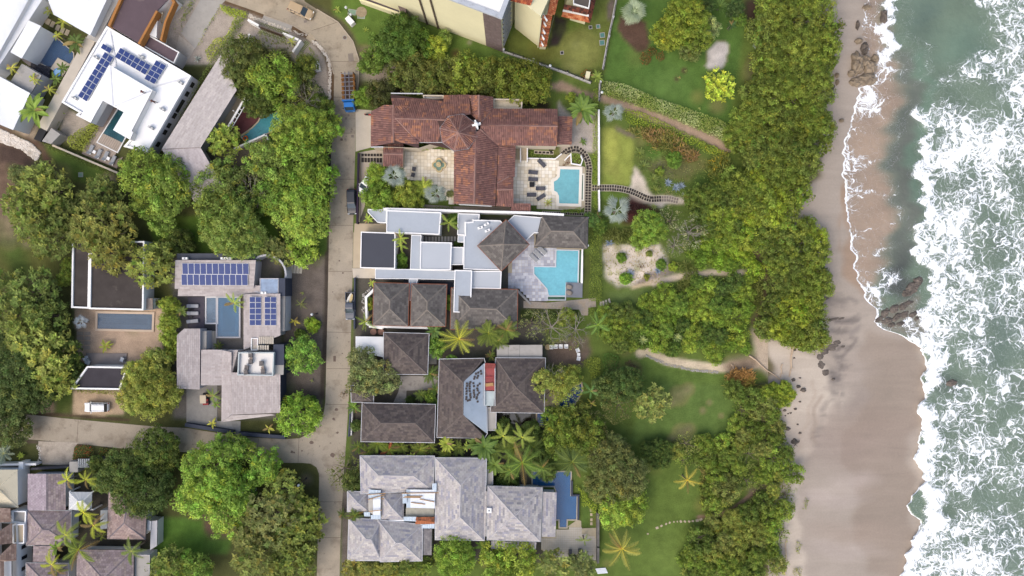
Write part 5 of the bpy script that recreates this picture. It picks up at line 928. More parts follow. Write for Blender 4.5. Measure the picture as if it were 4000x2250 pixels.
h.slab(q('M 118,965 228,960 225,1142 120,1142'),4.0,m_conb,m_wallw,(.15,.3,m_white));h.slab(q('M 105,835 245,838 240,960 110,945'),3.6,m_concg,m_wallw,(.2,.4,m_white));h.walls(q('M -150,940 150,950 160,1150 160,1600 -150,1600'),4.3,m_wallw,.1);h.slab(q('M 36,1300 108,1300 108,1700 36,1700'),3.2,m_wallw,m_wallw)
P0,P1=W(pp('M',160,1150),4.3),W(pp('M',160,1600),4.3)
for a in(.1,.33,.56):h.window(P0+(P1-P0)*a+Vector((-.1,0,0)),P0+(P1-P0)*(a+.06)+Vector((-.1,0,0)),1.6,2.9)
wall('white garden wall and pier at the left edge',q('M -40,400 330,395'),.4,1.6,m_white);solo(MB().box(W(pp('M',232,395),1.0)+Vector((0,0,0)),(.85,1.4,2.0)),'gate_pier',m_white,'square white gate pier at the pebble drive','pier');wall('dark gate wall across the pebble drive',q('M 300,440 650,420'),.4,1.4,m_walld);wall('grey entrance wall behind the red-flowered hedge',q('M 660,385 860,350 1060,355'),.6,1.8,m_walld)
t=thing('entrance_roof','small grey slatted entrance canopy by the pebble drive','canopy',W(pp('M',740,390)))
for i in range(6):MB().box(W(pp('M',745+i*19,385),2.4),(.25,1.7,.12),.05).build('slat',m_steel,t)
MB().prism(WP(q('M 655,370 735,370 735,470 655,470'),2.5),0,2.5).build('pier',m_concg,t)
# ------------------------------------------------------------------ cream apartment building
h=House('apartment_building','tall cream apartment block with a white roof and brown stone corner',(1800,60),'apartment building');ZT=16.9
BASE=q('W -300,-20 0,52 640,322 1035,470 1192,520 1235,380 1300,-300');BW=WP(BASE,0)
n=7;mb=MB()
def face(a,b,z0,z1,m,name='wall',off=0.0):
 d_=(b-a);nn=Vector((d_.y,-d_.x,0)).normalized()*off;MB().add([(a+nn)+Vector((0,0,z0)),(b+nn)+Vector((0,0,z0)),(b+nn)+Vector((0,0,z1)),(a+nn)+Vector((0,0,z1))],[[0,1,2,3]]).build(name,m,h.root)
B0=W(pp('W',1192,520),0);Bw=W(pp('W',170,140),0);dv=(Bw-B0).normalized();perp=Vector((-dv.y,dv.x,0));perp=perp if perp.y>0 else-perp
depth=16.0;PL=[B0,B0+dv*60,B0+dv*60+perp*depth,B0+perp*depth]
m_brick=mat('brown_stone','#6b5d5a',.9,.15,1.2,.3,4,stain=[('#857672',1.5,.5,.8)])
h_w=MB().prism(PL,0,ZT-.3);h_w.build('wall',m_cream,h.root)
MB().prism(PL,ZT-.3,ZT-.1).build('roof',mat('white_flat_roof','#f3f1ec',.8,.03,.3),h.root);MB().ring([tuple(p)for p in inset(PL,-.25)],[tuple(p)for p in inset(PL,.55)],ZT-.32,ZT+.15).build('parapet',mat('stained_parapet','#b4b9c0',.85,.12,.8,stain=[('#8d8f93',.7,.55,.75)]),h.root)
rows_=24
mb=MB();rg=random.Random(2);L_=3.35
bm_=MB().box((0,0,0),(L_/3-.02,.08,ZT/rows_-.02)).mesh('stone_block',m_brick)
for r in range(rows_):
 for c in range(3):
  o=linkobj('stone_block',bm_,h.root);p=B0+dv*(L_/3*(c+.5))-perp*(.03+rg.uniform(0,.03))+Vector((0,0,(r+.5)*(ZT-.6)/rows_+.1));o.location=p-ORG[h.root.name];o.rotation_euler=(0,0,math.atan2(dv.y,dv.x))
for off,zt in((13.3,14.5),(15.6,14.5)):MB().box(B0+dv*off-perp*.1+Vector((0,0,zt/2)),(.28,.3,zt),math.atan2(dv.y,dv.x)).build('downpipe_channel',mat('dark_channel','#5a4d42'),h.root)
for r in range(7):
 zc=1.8+r*2.15;MB().box(B0+perp*2.4-dv*.0+Vector((0,0,zc))+(-dv)*.06,(.2,3.6,1.1),math.atan2(perp.y,perp.x)-math.pi/2).build('slot_window',m_glass,h.root);MB().box(B0+perp*2.4+(-dv)*.14+Vector((0,0,zc+.75)),(.3,4.0,.18),math.atan2(perp.y,perp.x)-math.pi/2).build('sill',m_steel,h.root)
B1=W(pp('W',1545,462),0);PL2=[B1,B0-dv*.6+perp*5.2,B0-dv*.6+perp*30,B1+perp*30-dv*2]
h2=House('apartment_wing','lower cream wing with stepped orange tile roofs along its end',pp('W',1400,300),'apartment building');h2 .root
MB().prism(PL2,0,14.5).build('wall',m_cream,h2 .root);MB().tube(B1+Vector((.1,-.25,0)),B1+Vector((.1,-.25,14)),.14,n=8).build('downpipe',m_cream,h2 .root)
for a,b in(((1250,0),(1475,50)),):h2 .plane([(*pp('W',1475,55),14.6),(*pp('W',1250,0),14.6),(*pp('W',1270,-60),15.6),(*pp('W',1500,-10),15.6)],(.34,.5,'barrel'),['#a8583c','#b56845','#8d4b38','#c27b52'],m_redbase)
ORG_T=['#b56a45','#c27b52','#a85c3c','#9a5439','#cc8a60']
for i,(y0_,y1_,zt)in enumerate(((470,405,2.6),(405,340,5.2),(340,280,7.6),(280,205,10.0),(205,150,12.4))):
 xa=1560+(470-y0_)*.10;xb=1632+(470-y0_)*.19
 h2 .plane([(*pp('W',xb,y0_+4),zt-.9),(*pp('W',xb+(y0_-y1_)*.19,y1_),zt-.9),(*pp('W',xa+(y0_-y1_)*.10,y1_),zt),(*pp('W',xa,y0_),zt)],(.34,.5,'barrel'),ORG_T,m_redbase)
 a=W(pp('W',xa+10,y1_+6),zt+.2);b=W(pp('W',xb+8,y1_+66),zt-.8);MB().box((a+b)/2+Vector((-.4,.1,0)),(1.3,.3,.35),-1.0).build('white_upstand',m_white,h2 .root)
h2 .plane([(*pp('W',1715,150),11.5),(*pp('W',1760,-40),11.5),(*pp('W',1680,-40),12.6),(*pp('W',1640,150),12.6)],(.34,.5,'barrel'),ORG_T,m_redbase);h2 .walls(q('W 1560,470 1632,474 1720,150 1760,-60 1640,-60 1600,150'),1.6,m_cream,.1)
h2 .finish(300)
h3=House('apartment_annex','two-tier cream block with orange tiled awnings at the top edge',pp('W',1900,100),'apartment building');PA=WP(q('W 1770,165 2070,225 2110,60 2140,-150 1760,-150'),0);MB().prism(inset(PA,1.0),0,6.5).build('wall',m_cream,h3 .root)
h3 .plane([(*pp('W',2072,228),3.4),(*pp('W',1785,165),3.4),(*pp('W',1800,108),4.4),(*pp('W',2045,158),4.4)],(.34,.5,'barrel'),ORG_T,m_redbase);h3 .plane([(*pp('W',2135,-30),3.4),(*pp('W',2072,228),3.4),(*pp('W',2045,158),4.4),(*pp('W',2090,-30),4.4)],(.34,.5,'barrel'),['#7a4535','#5d3a30','#8d5040'],m_redbase)
h3 .plane([(*pp('W',2045,150),6.6),(*pp('W',1805,90),6.6),(*pp('W',1812,42),7.3),(*pp('W',2065,95),7.3)],(.34,.5,'barrel'),['#6d3f31','#4e332c','#85493a'],m_redbase);h3 .finish(200);h3 .slab(q('W 1905,-60 2085,-60 2062,85 1905,38'),7.6,mat('dark_terrace','#5c5652'),m_cream,(.15,.3,m_white))
MB().box(W(pp('W',1930,132),4.6),(5.0,.25,.4),-.2).build('balcony_rail',m_white,h3 .root)
lb=House('podium','low cream podium with a planted purple-brown top at the top edge',pp('C',450,60),'podium');lb.slab(q('C 230,-60 640,-60 645,140 250,0'),1.8,mat('purple_deck','#5d545c',.9,.12,.8),m_cream,(.35,.3,m_cream));lb.slab(q('C 585,-40 690,-40 690,118 640,112 590,0'),4.0,m_brick,m_brick)
# ------------------------------------------------------------------ foliage kit
m_leaf=mat('leaf','objattr',.6,.0,1,0,1,.25,trans=.42);m_bark=mat('bark','#6f6358',.9,.2,1.5);m_twig=mat('grey_twig','#8d857d',.9,.15,1.5);m_palmtrunk=mat('palm_trunk','#80776a',.9,.2,2)
NR=np.random.RandomState
def leafc(h_,k):
 c=hx(h_,k);g_=sum(c)/3;return tuple(x*.86+g_*.14 for x in(c[0]*(1.10+.38*max(0,min(1,(.9-c[0]/c[1])/.4))),c[1]*1.08,c[2]*1.08))
def leaf_quads(P,N,L,Wd,rs,droop=.25):
 """one folded leaf (two quads sharing a midrib would cost more; here a kite-shaped quad) at each point P facing N"""
 n=len(P);t=rs.randn(n,3);t-=(t*N).sum(1,keepdims=True)*N;t/=np.linalg.norm(t,axis=1,keepdims=True)+1e-9
 b=np.cross(N,t);L=np.broadcast_to(L,(n,))[:,None];Wd=np.broadcast_to(Wd,(n,))[:,None]
 v0=P-t*L*.5;v1=P+b*Wd*.5+N*Wd*.12;v2=P+t*L*.5-N*L*droop*.4;v3=P-b*Wd*.5+N*Wd*.12
 V=np.stack([v0,v1,v2,v3],1).reshape(-1,3);F=np.arange(n*4).reshape(n,4);return V,F
def crown_mesh(kind,R,seed):
 rs=NR(seed);ph=rs.rand(6)*6.28;am=rs.rand(6)*np.array([.10,.12,.09,.06,.05,.04])
 def rad(th):return R*(1+sum(am[k]*np.sin((k+2)*th+ph[k])for k in range(6)))
 c={'puff':.74,'rosette':.74,'fine':.58,'airy':.6}[kind]*(1.0 if R>2 else.6 if R>1 else.42);c=min(c,R*.45)
 nc=int((1.5 if kind=='airy' else 2.6)*(R/c)**2);th=rs.rand(nc)*6.2832;rr=np.sqrt(rs.rand(nc))*.97;rho=rr*rad(th)
 hz=.62*R*np.sqrt(np.clip(1-(rho/(rad(th)*1.06))**2,0,1));lay=np.where(rs.rand(nc)<.72,1.0,rs.rand(nc))
 # broad boughs give the crown its lobes
 nb=max(3,int(R*1.6));bx=rs.uniform(-1,1,(nb,2))*R*.75;X,Y=rho*np.cos(th),rho*np.sin(th)
 d=np.min(np.hypot(X[:,None]-bx[None,:,0],Y[:,None]-bx[None,:,1]),1);lob=np.clip(1-d/(R*.48),-.5,1)*R*.26
 Z=hz*(.45+.55*lay)+lob*lay+rs.randn(nc)*.12*R*.3
 C=np.stack([X,Y,Z],1);cv=np.clip(1+rs.randn(nc)*.22,.55,1.6);ch=rs.randn(nc)
 Vs,Cs=[],[]
 k={'puff':26,'rosette':15,'fine':34,'airy':12}[kind];i=np.repeat(np.arange(nc),k);n=len(i)
 dvec=rs.randn(n,3);dvec[:,2]=np.abs(dvec[:,2])*1.0+.05-(rs.rand(n)<.2)*.5;dvec/=np.linalg.norm(dvec,axis=1,keepdims=True)
 if kind=='rosette':
  a=rs.rand(n)*6.2832;el=rs.uniform(.15,1.1,n);t=np.stack([np.cos(a)*np.cos(el),np.sin(a)*np.cos(el),np.sin(el)],1);Lf=c*rs.uniform(.7,1.2,n)
  tip=C[i]+rs.randn(n,3)*c*.16;b=np.stack([-np.sin(a),np.cos(a),0*a],1);wd=Lf*.17
  v0=tip;v1=tip+t*Lf[:,None]*.55+b*wd[:,None];v2=tip+t*Lf[:,None];v2[:,2]-=Lf*.12;v3=tip+t*Lf[:,None]*.55-b*wd[:,None]
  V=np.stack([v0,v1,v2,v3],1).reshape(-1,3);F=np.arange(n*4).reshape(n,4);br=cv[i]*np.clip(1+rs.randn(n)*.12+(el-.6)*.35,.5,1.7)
  # second whorl lower and darker green
 else:
  s={'puff':1.0,'fine':.95,'airy':1.0}[kind];P=C[i]+dvec*c*(.55+.5*rs.rand(n))[:,None]*np.array([1,1,.85])
  Nn=dvec*.8+rs.randn(n,3)*.35+np.array([0,0,.35]);Nn/=np.linalg.norm(Nn,axis=1,keepdims=True)
  L=c*{'puff':.62,'fine':.46,'airy':.36}[kind]*rs.uniform(.7,1.25,n);V,F=leaf_quads(P,Nn,L,L*{'puff':.42,'fine':.6,'airy':.6}[kind],rs)
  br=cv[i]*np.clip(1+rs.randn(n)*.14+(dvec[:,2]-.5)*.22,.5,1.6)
  # darker leaves lower in the crown close the gaps
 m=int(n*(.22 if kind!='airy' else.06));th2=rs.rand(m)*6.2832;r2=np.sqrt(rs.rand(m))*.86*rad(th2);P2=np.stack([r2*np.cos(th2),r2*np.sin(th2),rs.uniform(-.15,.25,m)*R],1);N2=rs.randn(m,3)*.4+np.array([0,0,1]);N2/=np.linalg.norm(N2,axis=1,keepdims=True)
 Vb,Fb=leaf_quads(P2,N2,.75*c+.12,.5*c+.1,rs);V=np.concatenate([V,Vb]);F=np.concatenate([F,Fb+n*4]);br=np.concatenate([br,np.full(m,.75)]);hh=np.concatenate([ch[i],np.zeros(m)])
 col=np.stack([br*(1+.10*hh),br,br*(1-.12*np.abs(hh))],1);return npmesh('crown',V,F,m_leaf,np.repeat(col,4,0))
def trunk_mesh(hh,R,seed):
 rs=random.Random(seed);mb=MB();r0=.06+.045*R;p=Vector((0,0,-.1));top=Vector((rs.uniform(-.2,.2),rs.uniform(-.2,.2),hh*.55));mb.tube(p,top,r0,r0*.75,7)
 for i in range(5):a=i*1.257+rs.uniform(-.3,.3);e=top+Vector((math.cos(a)*R*.55,math.sin(a)*R*.55,hh*.3+rs.uniform(0,.2)*R));mb.tube(top,e,r0*.55,r0*.15,5);mb.tube(e,e+Vector((math.cos(a+.5)*R*.25,math.sin(a+.5)*R*.25,R*.2)),r0*.16,.02,4)
 return mb.mesh('trunk',m_bark)
CROWNS={}
def proto(kind,R,seed):
 sz=min((6.5,4.2,2.6,1.6,.9,.5),key=lambda x:abs(math.log(x/R)));key=(kind,sz,seed%(3 if sz>2 else 2))
 if key not in CROWNS:CROWNS[key]=(crown_mesh(kind,sz,hash(key[0])%7*0+len(kind)*100+int(sz*10)+key[2]),trunk_mesh(1.0*sz,sz,key[2]))
 return sz,CROWNS[key]
TN=[0]
def tree(p,R,kind,col,label,group=None,hgt=None,name='tree',cat='tree'):
 """p is where the crown's middle shows; R in metres"""
 TN[0]+=1;rg=random.Random(TN[0]*13);sz,(cm,tm)=proto(kind,R,TN[0]);sc_=R/sz;zc=hgt if hgt is not None else min(6.5,.8+R*.75)
 base=W(p,zc);base.z=0;t=thing(name,label,cat,base,0,group)
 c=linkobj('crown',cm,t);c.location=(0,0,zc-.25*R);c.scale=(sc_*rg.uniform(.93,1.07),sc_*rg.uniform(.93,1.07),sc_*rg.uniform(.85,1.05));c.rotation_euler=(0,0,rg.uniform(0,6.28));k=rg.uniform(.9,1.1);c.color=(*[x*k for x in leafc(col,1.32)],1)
 b=linkobj('trunk',tm,t);b.scale=(sc_,sc_,max(.1,(zc)/sz));b.rotation_euler=(0,0,rg.uniform(0,6.28));return t
def branches(t,R,z0,seed,m=None,n=9,spread=1.0):
 rs=random.Random(seed);mb=MB()
 def grow(p,d,L,r,lv):
  q_=p+d*L;mb.tube(p,q_,r,r*.6,4 if lv else 5,cap=False)
  if lv>=4:return
  for _ in range(3 if lv<3 else 2):
   d2=(d+Vector((rs.uniform(-1,1),rs.uniform(-1,1),rs.uniform(-.25,.35)))*.75).normalized();grow(q_,d2,L*rs.uniform(.55,.8),max(.012,r*.55),lv+1)
 for i in range(n):a=i*6.283/n+rs.uniform(-.3,.3);grow(Vector((0,0,z0*.55)),Vector((math.cos(a),math.sin(a),.45)).normalized(),R*.36*spread,.045+.012*R,1)
 return mb.build('branches',m or m_twig,t,local=True)
 # palms -------------------------------------------------------------
def frond_mesh(kind):
 V,F,C=[],[],[]
 def quad(a,b,c,d,col):n=len(V);V.extend([a,b,c,d]);F.append([n,n+1,n+2,n+3]);C.extend([col]*4)
 rs=random.Random(len(kind));Y=Vector((0,1,0));Zv=Vector((0,0,1))
 if kind in('coconut','plume','cycad','areca'):
  n={'coconut':34,'plume':26,'cycad':22,'areca':24}[kind];arc={'coconut':.55,'plume':.55,'cycad':.25,'areca':.45}[kind];prev=None
  def at(t):return Vector((t,0,.42*t-arc*1.25*t*t))
  for i in range(10):a,b=at(i/10),at((i+1)/10);w0=.022*(1-i/11);quad(a-Y*w0,a+Y*w0,b+Y*w0*.9,b-Y*w0*.9,(1.7,1.45,.9))
  for i in range(n):
   t=.12+.88*i/n;p=at(t);ln={'coconut':.19,'plume':.17,'cycad':.16,'areca':.2}[kind]*math.sin(math.pi*min(.97,t*.86+.12))**.6
   for s in(-1,1):
    for lay in((0,)if kind in('coconut','cycad')else(-.25,.3)):
     dr=Vector((.42+rs.uniform(-.12,.12),s*.85,lay-(.32 if kind=='coconut' else.12)+rs.uniform(-.1,.1))).normalized()*ln*rs.uniform(.85,1.1);wv=Vector((.011,0,.004))*(2.2 if kind=='cycad' else 1.25 if kind!='coconut' else 1.0);k=rs.uniform(.8,1.2)
     quad(p-wv,p+wv,p+dr+wv*.25-Zv*ln*.12,p+dr-wv*.25-Zv*ln*.12,(k,k,k))
 elif kind=='fan':
  for i in range(4):a,b=Vector((i*.12,0,.3*i*.12)),Vector(((i+1)*.12,0,.3*(i+1)*.12));quad(a-Y*.02,a+Y*.02,b+Y*.02,b-Y*.02,(1.2,1.2,1.1))
  o=Vector((.30,0,.10));m=14
  for i in range(m):
   a=-.85+1.7*i/(m-1);ln=.74*(1-.3*abs(a)/.85)*rs.uniform(.9,1.06);d=Vector((math.cos(a),math.sin(a),-.12+.10*(i%2)));pv_=Vector((-math.sin(a),math.cos(a),0));k=rs.uniform(.85,1.15)
   quad(o,o+d*ln*.62-pv_*.024,o+d*ln-Zv*.10,o+d*ln*.62+pv_*.024,(k,k,k))
 elif kind=='banana':
  n=9;prev=None
  for i in range(n+1):
   t=i/n;p=Vector((t,0,.5*t-.62*t*t));wd=.15*math.sin(math.pi*min(.99,.06+t*.93))**.55;row=(p+Y*wd+Zv*.03+Zv*rs.uniform(-.015,.015),p-Zv*.01,p-Y*wd+Zv*.03+Zv*rs.uniform(-.015,.015))
   if prev and i>1:
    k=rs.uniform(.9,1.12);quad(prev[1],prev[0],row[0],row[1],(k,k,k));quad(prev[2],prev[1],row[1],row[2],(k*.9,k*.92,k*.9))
   prev=row
  for i in range(6):a,b=Vector((i/6,0,.5*i/6-.62*(i/6)**2+.012)),Vector(((i+1)/6,0,.5*(i+1)/6-.62*((i+1)/6)**2+.012));quad(a-Y*.012,a+Y*.012,b+Y*.01,b-Y*.01,(1.5,1.4,1.0))
 else:
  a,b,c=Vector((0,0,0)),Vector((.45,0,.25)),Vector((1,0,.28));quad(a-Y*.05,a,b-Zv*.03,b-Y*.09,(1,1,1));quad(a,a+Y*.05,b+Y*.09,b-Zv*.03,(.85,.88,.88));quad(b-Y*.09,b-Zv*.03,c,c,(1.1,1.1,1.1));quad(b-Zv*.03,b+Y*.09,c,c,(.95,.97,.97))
 me=bpy.data.meshes.new('frond');me.from_pydata([tuple(v_)for v_ in V],[],[f if len({tuple(V[j])for j in f})==4 else f[:3]for f in F]);me.materials.append(m_leaf)
 at=me.color_attributes.new('Col','FLOAT_COLOR','POINT');at.data.foreach_set('color',np.array([(*c,1)for c in C],'f').ravel());me.update();return me
FR={};TRK={}
def palm(p,R,kind,col,label,n=None,hgt=None,group=None,name=None,col2=None):
 TN[0]+=1;rg=random.Random(TN[0]*17+3)
 if kind not in FR:FR[kind]=frond_mesh(kind)
 zc=hgt if hgt is not None else{'coconut':6.0,'plume':4.5,'fan':3.6,'banana':2.2,'cycad':.5,'areca':2.6,'agave':.12}[kind];n=n or{'coconut':15,'plume':8,'fan':12,'banana':9,'cycad':26,'areca':14,'agave':20}[kind]
 base=W(p,zc);base.z=0;nm=name or{'coconut':'coconut_palm','plume':'foxtail_palm','fan':'fan_palm','banana':'banana_plant','cycad':'cycad','areca':'areca_palm','agave':'agave'}[kind]
 t=thing(nm,label,{'agave':'agave','cycad':'cycad','banana':'plant'}.get(kind,'palm tree'),base,0,group)
 if zc>.4:
  key=kind
  if key not in TRK:
   mb=MB();r={'fan':.2,'coconut':.14,'plume':.12,'banana':.13,'cycad':.16,'areca':.07}[kind]
   for i in range(8):mb.tube((0,0,i/8-.02),(0,0,(i+1)/8),r*(1.25-.4*i/8),r*(1.15-.4*i/8),8,cap=(i in(0,7)))
   TRK[key]=mb.mesh('trunk',m_palmtrunk if kind!='banana' else mat('banana_stem','#7d8a4a',.7))
  for k in range(4 if kind=='areca' else 1):o=linkobj('trunk',TRK[key],t);o.scale=(1,1,zc+.1);o.location=(0,0,-.05)if kind!='areca' else(.25*math.cos(k*1.57),.25*math.sin(k*1.57),-.05)
 for i in range(n):
  o=linkobj('leaf' if kind in('banana','agave')else 'frond',FR[kind],t);u=i/n;a=i*2.39996+rg.uniform(-.2,.2);L=R*rg.uniform(.72,1.1)
  tilt={'coconut':rg.uniform(-.30,.25)if u>.25 else-.7,'plume':rg.uniform(-.25,.2),'fan':.1-.75*(1-u)**2.2,'banana':-.5*(1-u)+.05,'cycad':-.05-.5*(1-u),'areca':-.7*(1-u)**1.3+.1,'agave':-.85*(1-u)**1.2+.15}[kind]
  if kind in('fan','banana','areca','cycad','agave')and u<.25:L*=.85
  o.scale=(L,L,L);o.rotation_euler=(rg.uniform(-.2,.2),tilt,a);o.location=(0,0,zc+(.05 if kind!='areca' else rg.uniform(-.3,.2)));cc=col2 if(col2 and rg.random()<.3)else '#8d7a48' if(kind in('coconut','areca','banana','plume')and rg.random()<.10)else col;k=rg.uniform(.88,1.14);o.color=(*[x*k for x in leafc(cc,1.2)],1)
 return t
def leafmass(name,label,cat,poly,h,col,leaf=.22,dens=34,kind=None,group=None,z0=0.0,cols=None,long=False,bumpy=.25):
 """a clipped or spreading mass of leaves over an outline: hedges, ground cover, bedding, tall grass"""
 rs=NR(int(abs(poly[0][0]*7+poly[0][1]))%99991);P=WP(poly,z0+h*.8);xs=[p.x for p in P];ys_=[p.y for p in P];A=abs(area2(P));bb=(max(xs)-min(xs))*(max(ys_)-min(ys_));n=int(A*dens*bb/max(A,.1))
 n=min(n,60000);X=rs.uniform(min(xs),max(xs),n);Y=rs.uniform(min(ys_),max(ys_),n);k=inpoly(X,Y,P);X,Y=X[k],Y[k];n=len(X)
 c=np.array([mnoise.noise(Vector((a*.7,b*.7,3.1)))for a,b in zip(X,Y)]);c2=np.array([mnoise.noise(Vector((a*.22,b*.22,9.1)))for a,b in zip(X,Y)])
 ein=np.full(n,1e9)
 for i in range(len(P)):
  a,b=P[i],P[(i+1)%len(P)];dx,dy=b.x-a.x,b.y-a.y;L2=dx*dx+dy*dy+1e-9;tt=np.clip(((X-a.x)*dx+(Y-a.y)*dy)/L2,0,1);ein=np.minimum(ein,np.hypot(X-a.x-tt*dx,Y-a.y-tt*dy))
 lowl=rs.rand(n)<.3;top=h*np.clip(.45+ein*2.2/max(h,.3),.3,1)*(1+c*bumpy);Z=z0+np.where(lowl,top*rs.uniform(.1,.8,n),top*rs.uniform(.88,1.04,n))
 Pn=np.stack([X+rs.randn(n)*.08,Y+rs.randn(n)*.08,Z],1)
 if long:
  a=rs.rand(n)*6.283;el=rs.uniform(.1,.9,n);t=np.stack([np.cos(a)*np.cos(el),np.sin(a)*np.cos(el),np.sin(el)],1);L=leaf*rs.uniform(.7,1.3,n)[:,None];b=np.stack([-np.sin(a),np.cos(a),0*a],1)*L*.07;v2=Pn+t*L;v2[:,2]-=.25*L[:,0];V=np.stack([Pn-b,Pn+t*L*.5-b,v2,Pn+b],1).reshape(-1,3);F=np.arange(n*4).reshape(n,4)
 else:
  N_=rs.randn(n,3)*.45+np.array([0,0,.9]);N_/=np.linalg.norm(N_,axis=1,keepdims=True);V,F=leaf_quads(Pn,N_,leaf*rs.uniform(.7,1.3,n),leaf*.6,rs)
 br=np.clip(1+rs.randn(n)*.15+c*.22,.5,1.6);base=np.array([leafc(col,1.2)]);colr=np.repeat(base,n,0)
 if cols:
  w_=np.clip(c2*2.2+.35+rs.randn(n)*.25,0,1)[:,None];colr=colr*(1-w_)+np.array([leafc(cols[0],1.2)])*w_
  if len(cols)>1:s_=rs.rand(n)<.10;colr[s_]=hx(cols[1],1.0)
 ctr=Vector((sum(xs)/len(xs),sum(ys_)/len(ys_),0));colr=np.repeat(colr*br[:,None],4,0);V=V-np.array(ctr)
 me=npmesh(name,V,F,m_leaf,colr);o=linkobj(name,me);o.location=ctr;o.color=(1,1,1,1);tag(o,label,cat,group,kind);return o
# ------------------------------------------------------------------ trees, one by one
PF,RO,FI,AI='puff','rosette','fine','airy'
BR1,BR2,OLV,DRK,YEL,LIM='#6d9130','#5c8230','#5f6d34','#3c5a26','#8c983c','#84ab30'
def tt(v,lst,group=None,name='tree'):
 for e in lst:
  x,y,r,kind,col,label=e[:6];k=VK[v][2];tree(pp(v,x,y),r/k/S,kind,col,label,group,e[6]if len(e)>6 else None,name)
tt('B',[(600,520,200,FI,'#5b6f35','dull green tree overhanging the top of the angled grey roof'),(870,480,200,AI,'#66703c','thin olive tree just south of the sliding gate'),(590,740,180,FI,'#566b30','dull green tree over the east edge of the angled roof'),(910,760,240,PF,'#648a2c','big bright tufted tree north of the teal pool'),(760,960,170,FI,'#4a6528','dark tree leaning over the red deck'),(1150,900,190,AI,'#6b7d44','half-bare tree with pale twigs beside the white gravel garden'),(1130,1230,270,PF,BR1,'bright tufted tree at the south east end of the teal pool'),(1350,1190,170,PF,'#6a9433','bright tufted tree at the lane opposite the red-tiled house'),(430,1330,170,RO,'#82a03c','light green whorled tree between the angled roof and the teal pool'),(1200,620,120,FI,'#587028','green tree beside the pebbled edge of the gravel garden'),(1330,1000,110,FI,'#5f7f30','small green tree at the lane edge below the gravel garden')])
tt('F',[(1420,250,250,PF,'#6b9632','bright tufted tree touching the lane north of the black pickup'),(1080,300,220,PF,'#698c38','tufted tree over the bare triangle yard'),(1500,520,240,PF,'#66902f','bright tufted tree beside the lane opposite the black pickup'),(1420,800,270,PF,'#79a03a','broad yellow-green tufted tree near the lane'),(640,500,230,PF,'#648338','tufted tree over the south end of the angled roof'),(900,560,230,AI,'#6f8447','half-bare tree in the middle of the tall grove'),(620,790,230,PF,'#658634','tufted tree at the west side of the tall grove'),(860,760,200,PF,'#53742c','darker tufted tree in the middle of the tall grove'),(800,980,260,PF,'#6c8c3c','tufted tree at the south side of the tall grove'),(580,960,170,PF,'#6a8a3a','small tufted tree at the south west corner of the tall grove'),(1160,640,200,PF,'#5f8a2d','green tufted tree east of the half-bare tree'),(1340,960,140,PF,'#71993a','low tufted tree at the grove gap above the gravel yard'),(900,1120,130,PF,'#63853a','tufted branch tree hanging over the dark strip roof'),(1120,1140,125,RO,'#6d7c3f','olive whorled tree north of the round wall'),(1250,1200,115,RO,'#747d40','olive whorled tree beside the stepping slabs'),(1410,1180,130,PF,'#76a031','bright low tree beside the stepping slabs'),(260,1060,130,FI,'#41591f','dark round bush tree on the lawn north of the solar house'),(200,430,170,PF,'#6b8d38','tufted tree at the south corner of the white house')])
tt('E',[(430,560,240,RO,'#76883a','tall yellow-tipped whorled tree by the bare lot'),(240,700,210,RO,'#6d8238','whorled tree at the west side of the bare-lot grove'),(160,430,95,FI,'#6a7a45','grey-green small tree at the top of the bare lot'),(370,400,110,RO,'#6f8542','small whorled tree beside the stone bank'),(340,900,220,RO,'#70853a','whorled tree at the south west side of the grove'),(490,1060,190,RO,'#687f38','whorled tree above the dark flat roof'),(640,830,170,RO,'#5a7032','shaded whorled tree in the middle of the grove'),(950,640,190,RO,'#5f7434','dark whorled tree below the small lawn'),(840,760,160,RO,'#5d7033','dark whorled tree beside the grove gap'),(1000,960,280,RO,'#858a3e','broad yellowish whorled tree over the dark flat roof'),(1060,1170,220,RO,'#87883c','yellowish whorled tree drooping over the black roof'),(790,980,170,RO,'#757f3c','yellowish whorled tree west of the broad one'),(1330,430,240,PF,'#6f9433','bright tufted tree below the white house sun deck'),(1600,560,250,PF,'#6a8f35','bright tufted tree beside the lower end of the angled roof'),(1400,690,170,PF,'#759a38','bright tufted tree south of the sun deck'),(1540,900,120,PF,'#71993c','small tufted tree above the dark bush'),(1450,1300,220,RO,'#7f8f3d','whorled tree between the black roof and the solar house'),(1530,1170,120,RO,'#7b8c3d','small whorled tree at the corner of the solar house'),(640,1290,75,FI,'#6d8a2e','narrow green tree against the black roof wall'),(600,1420,85,FI,'#6f8c2f','narrow green tree at the west wall of the flat-roofed house')])
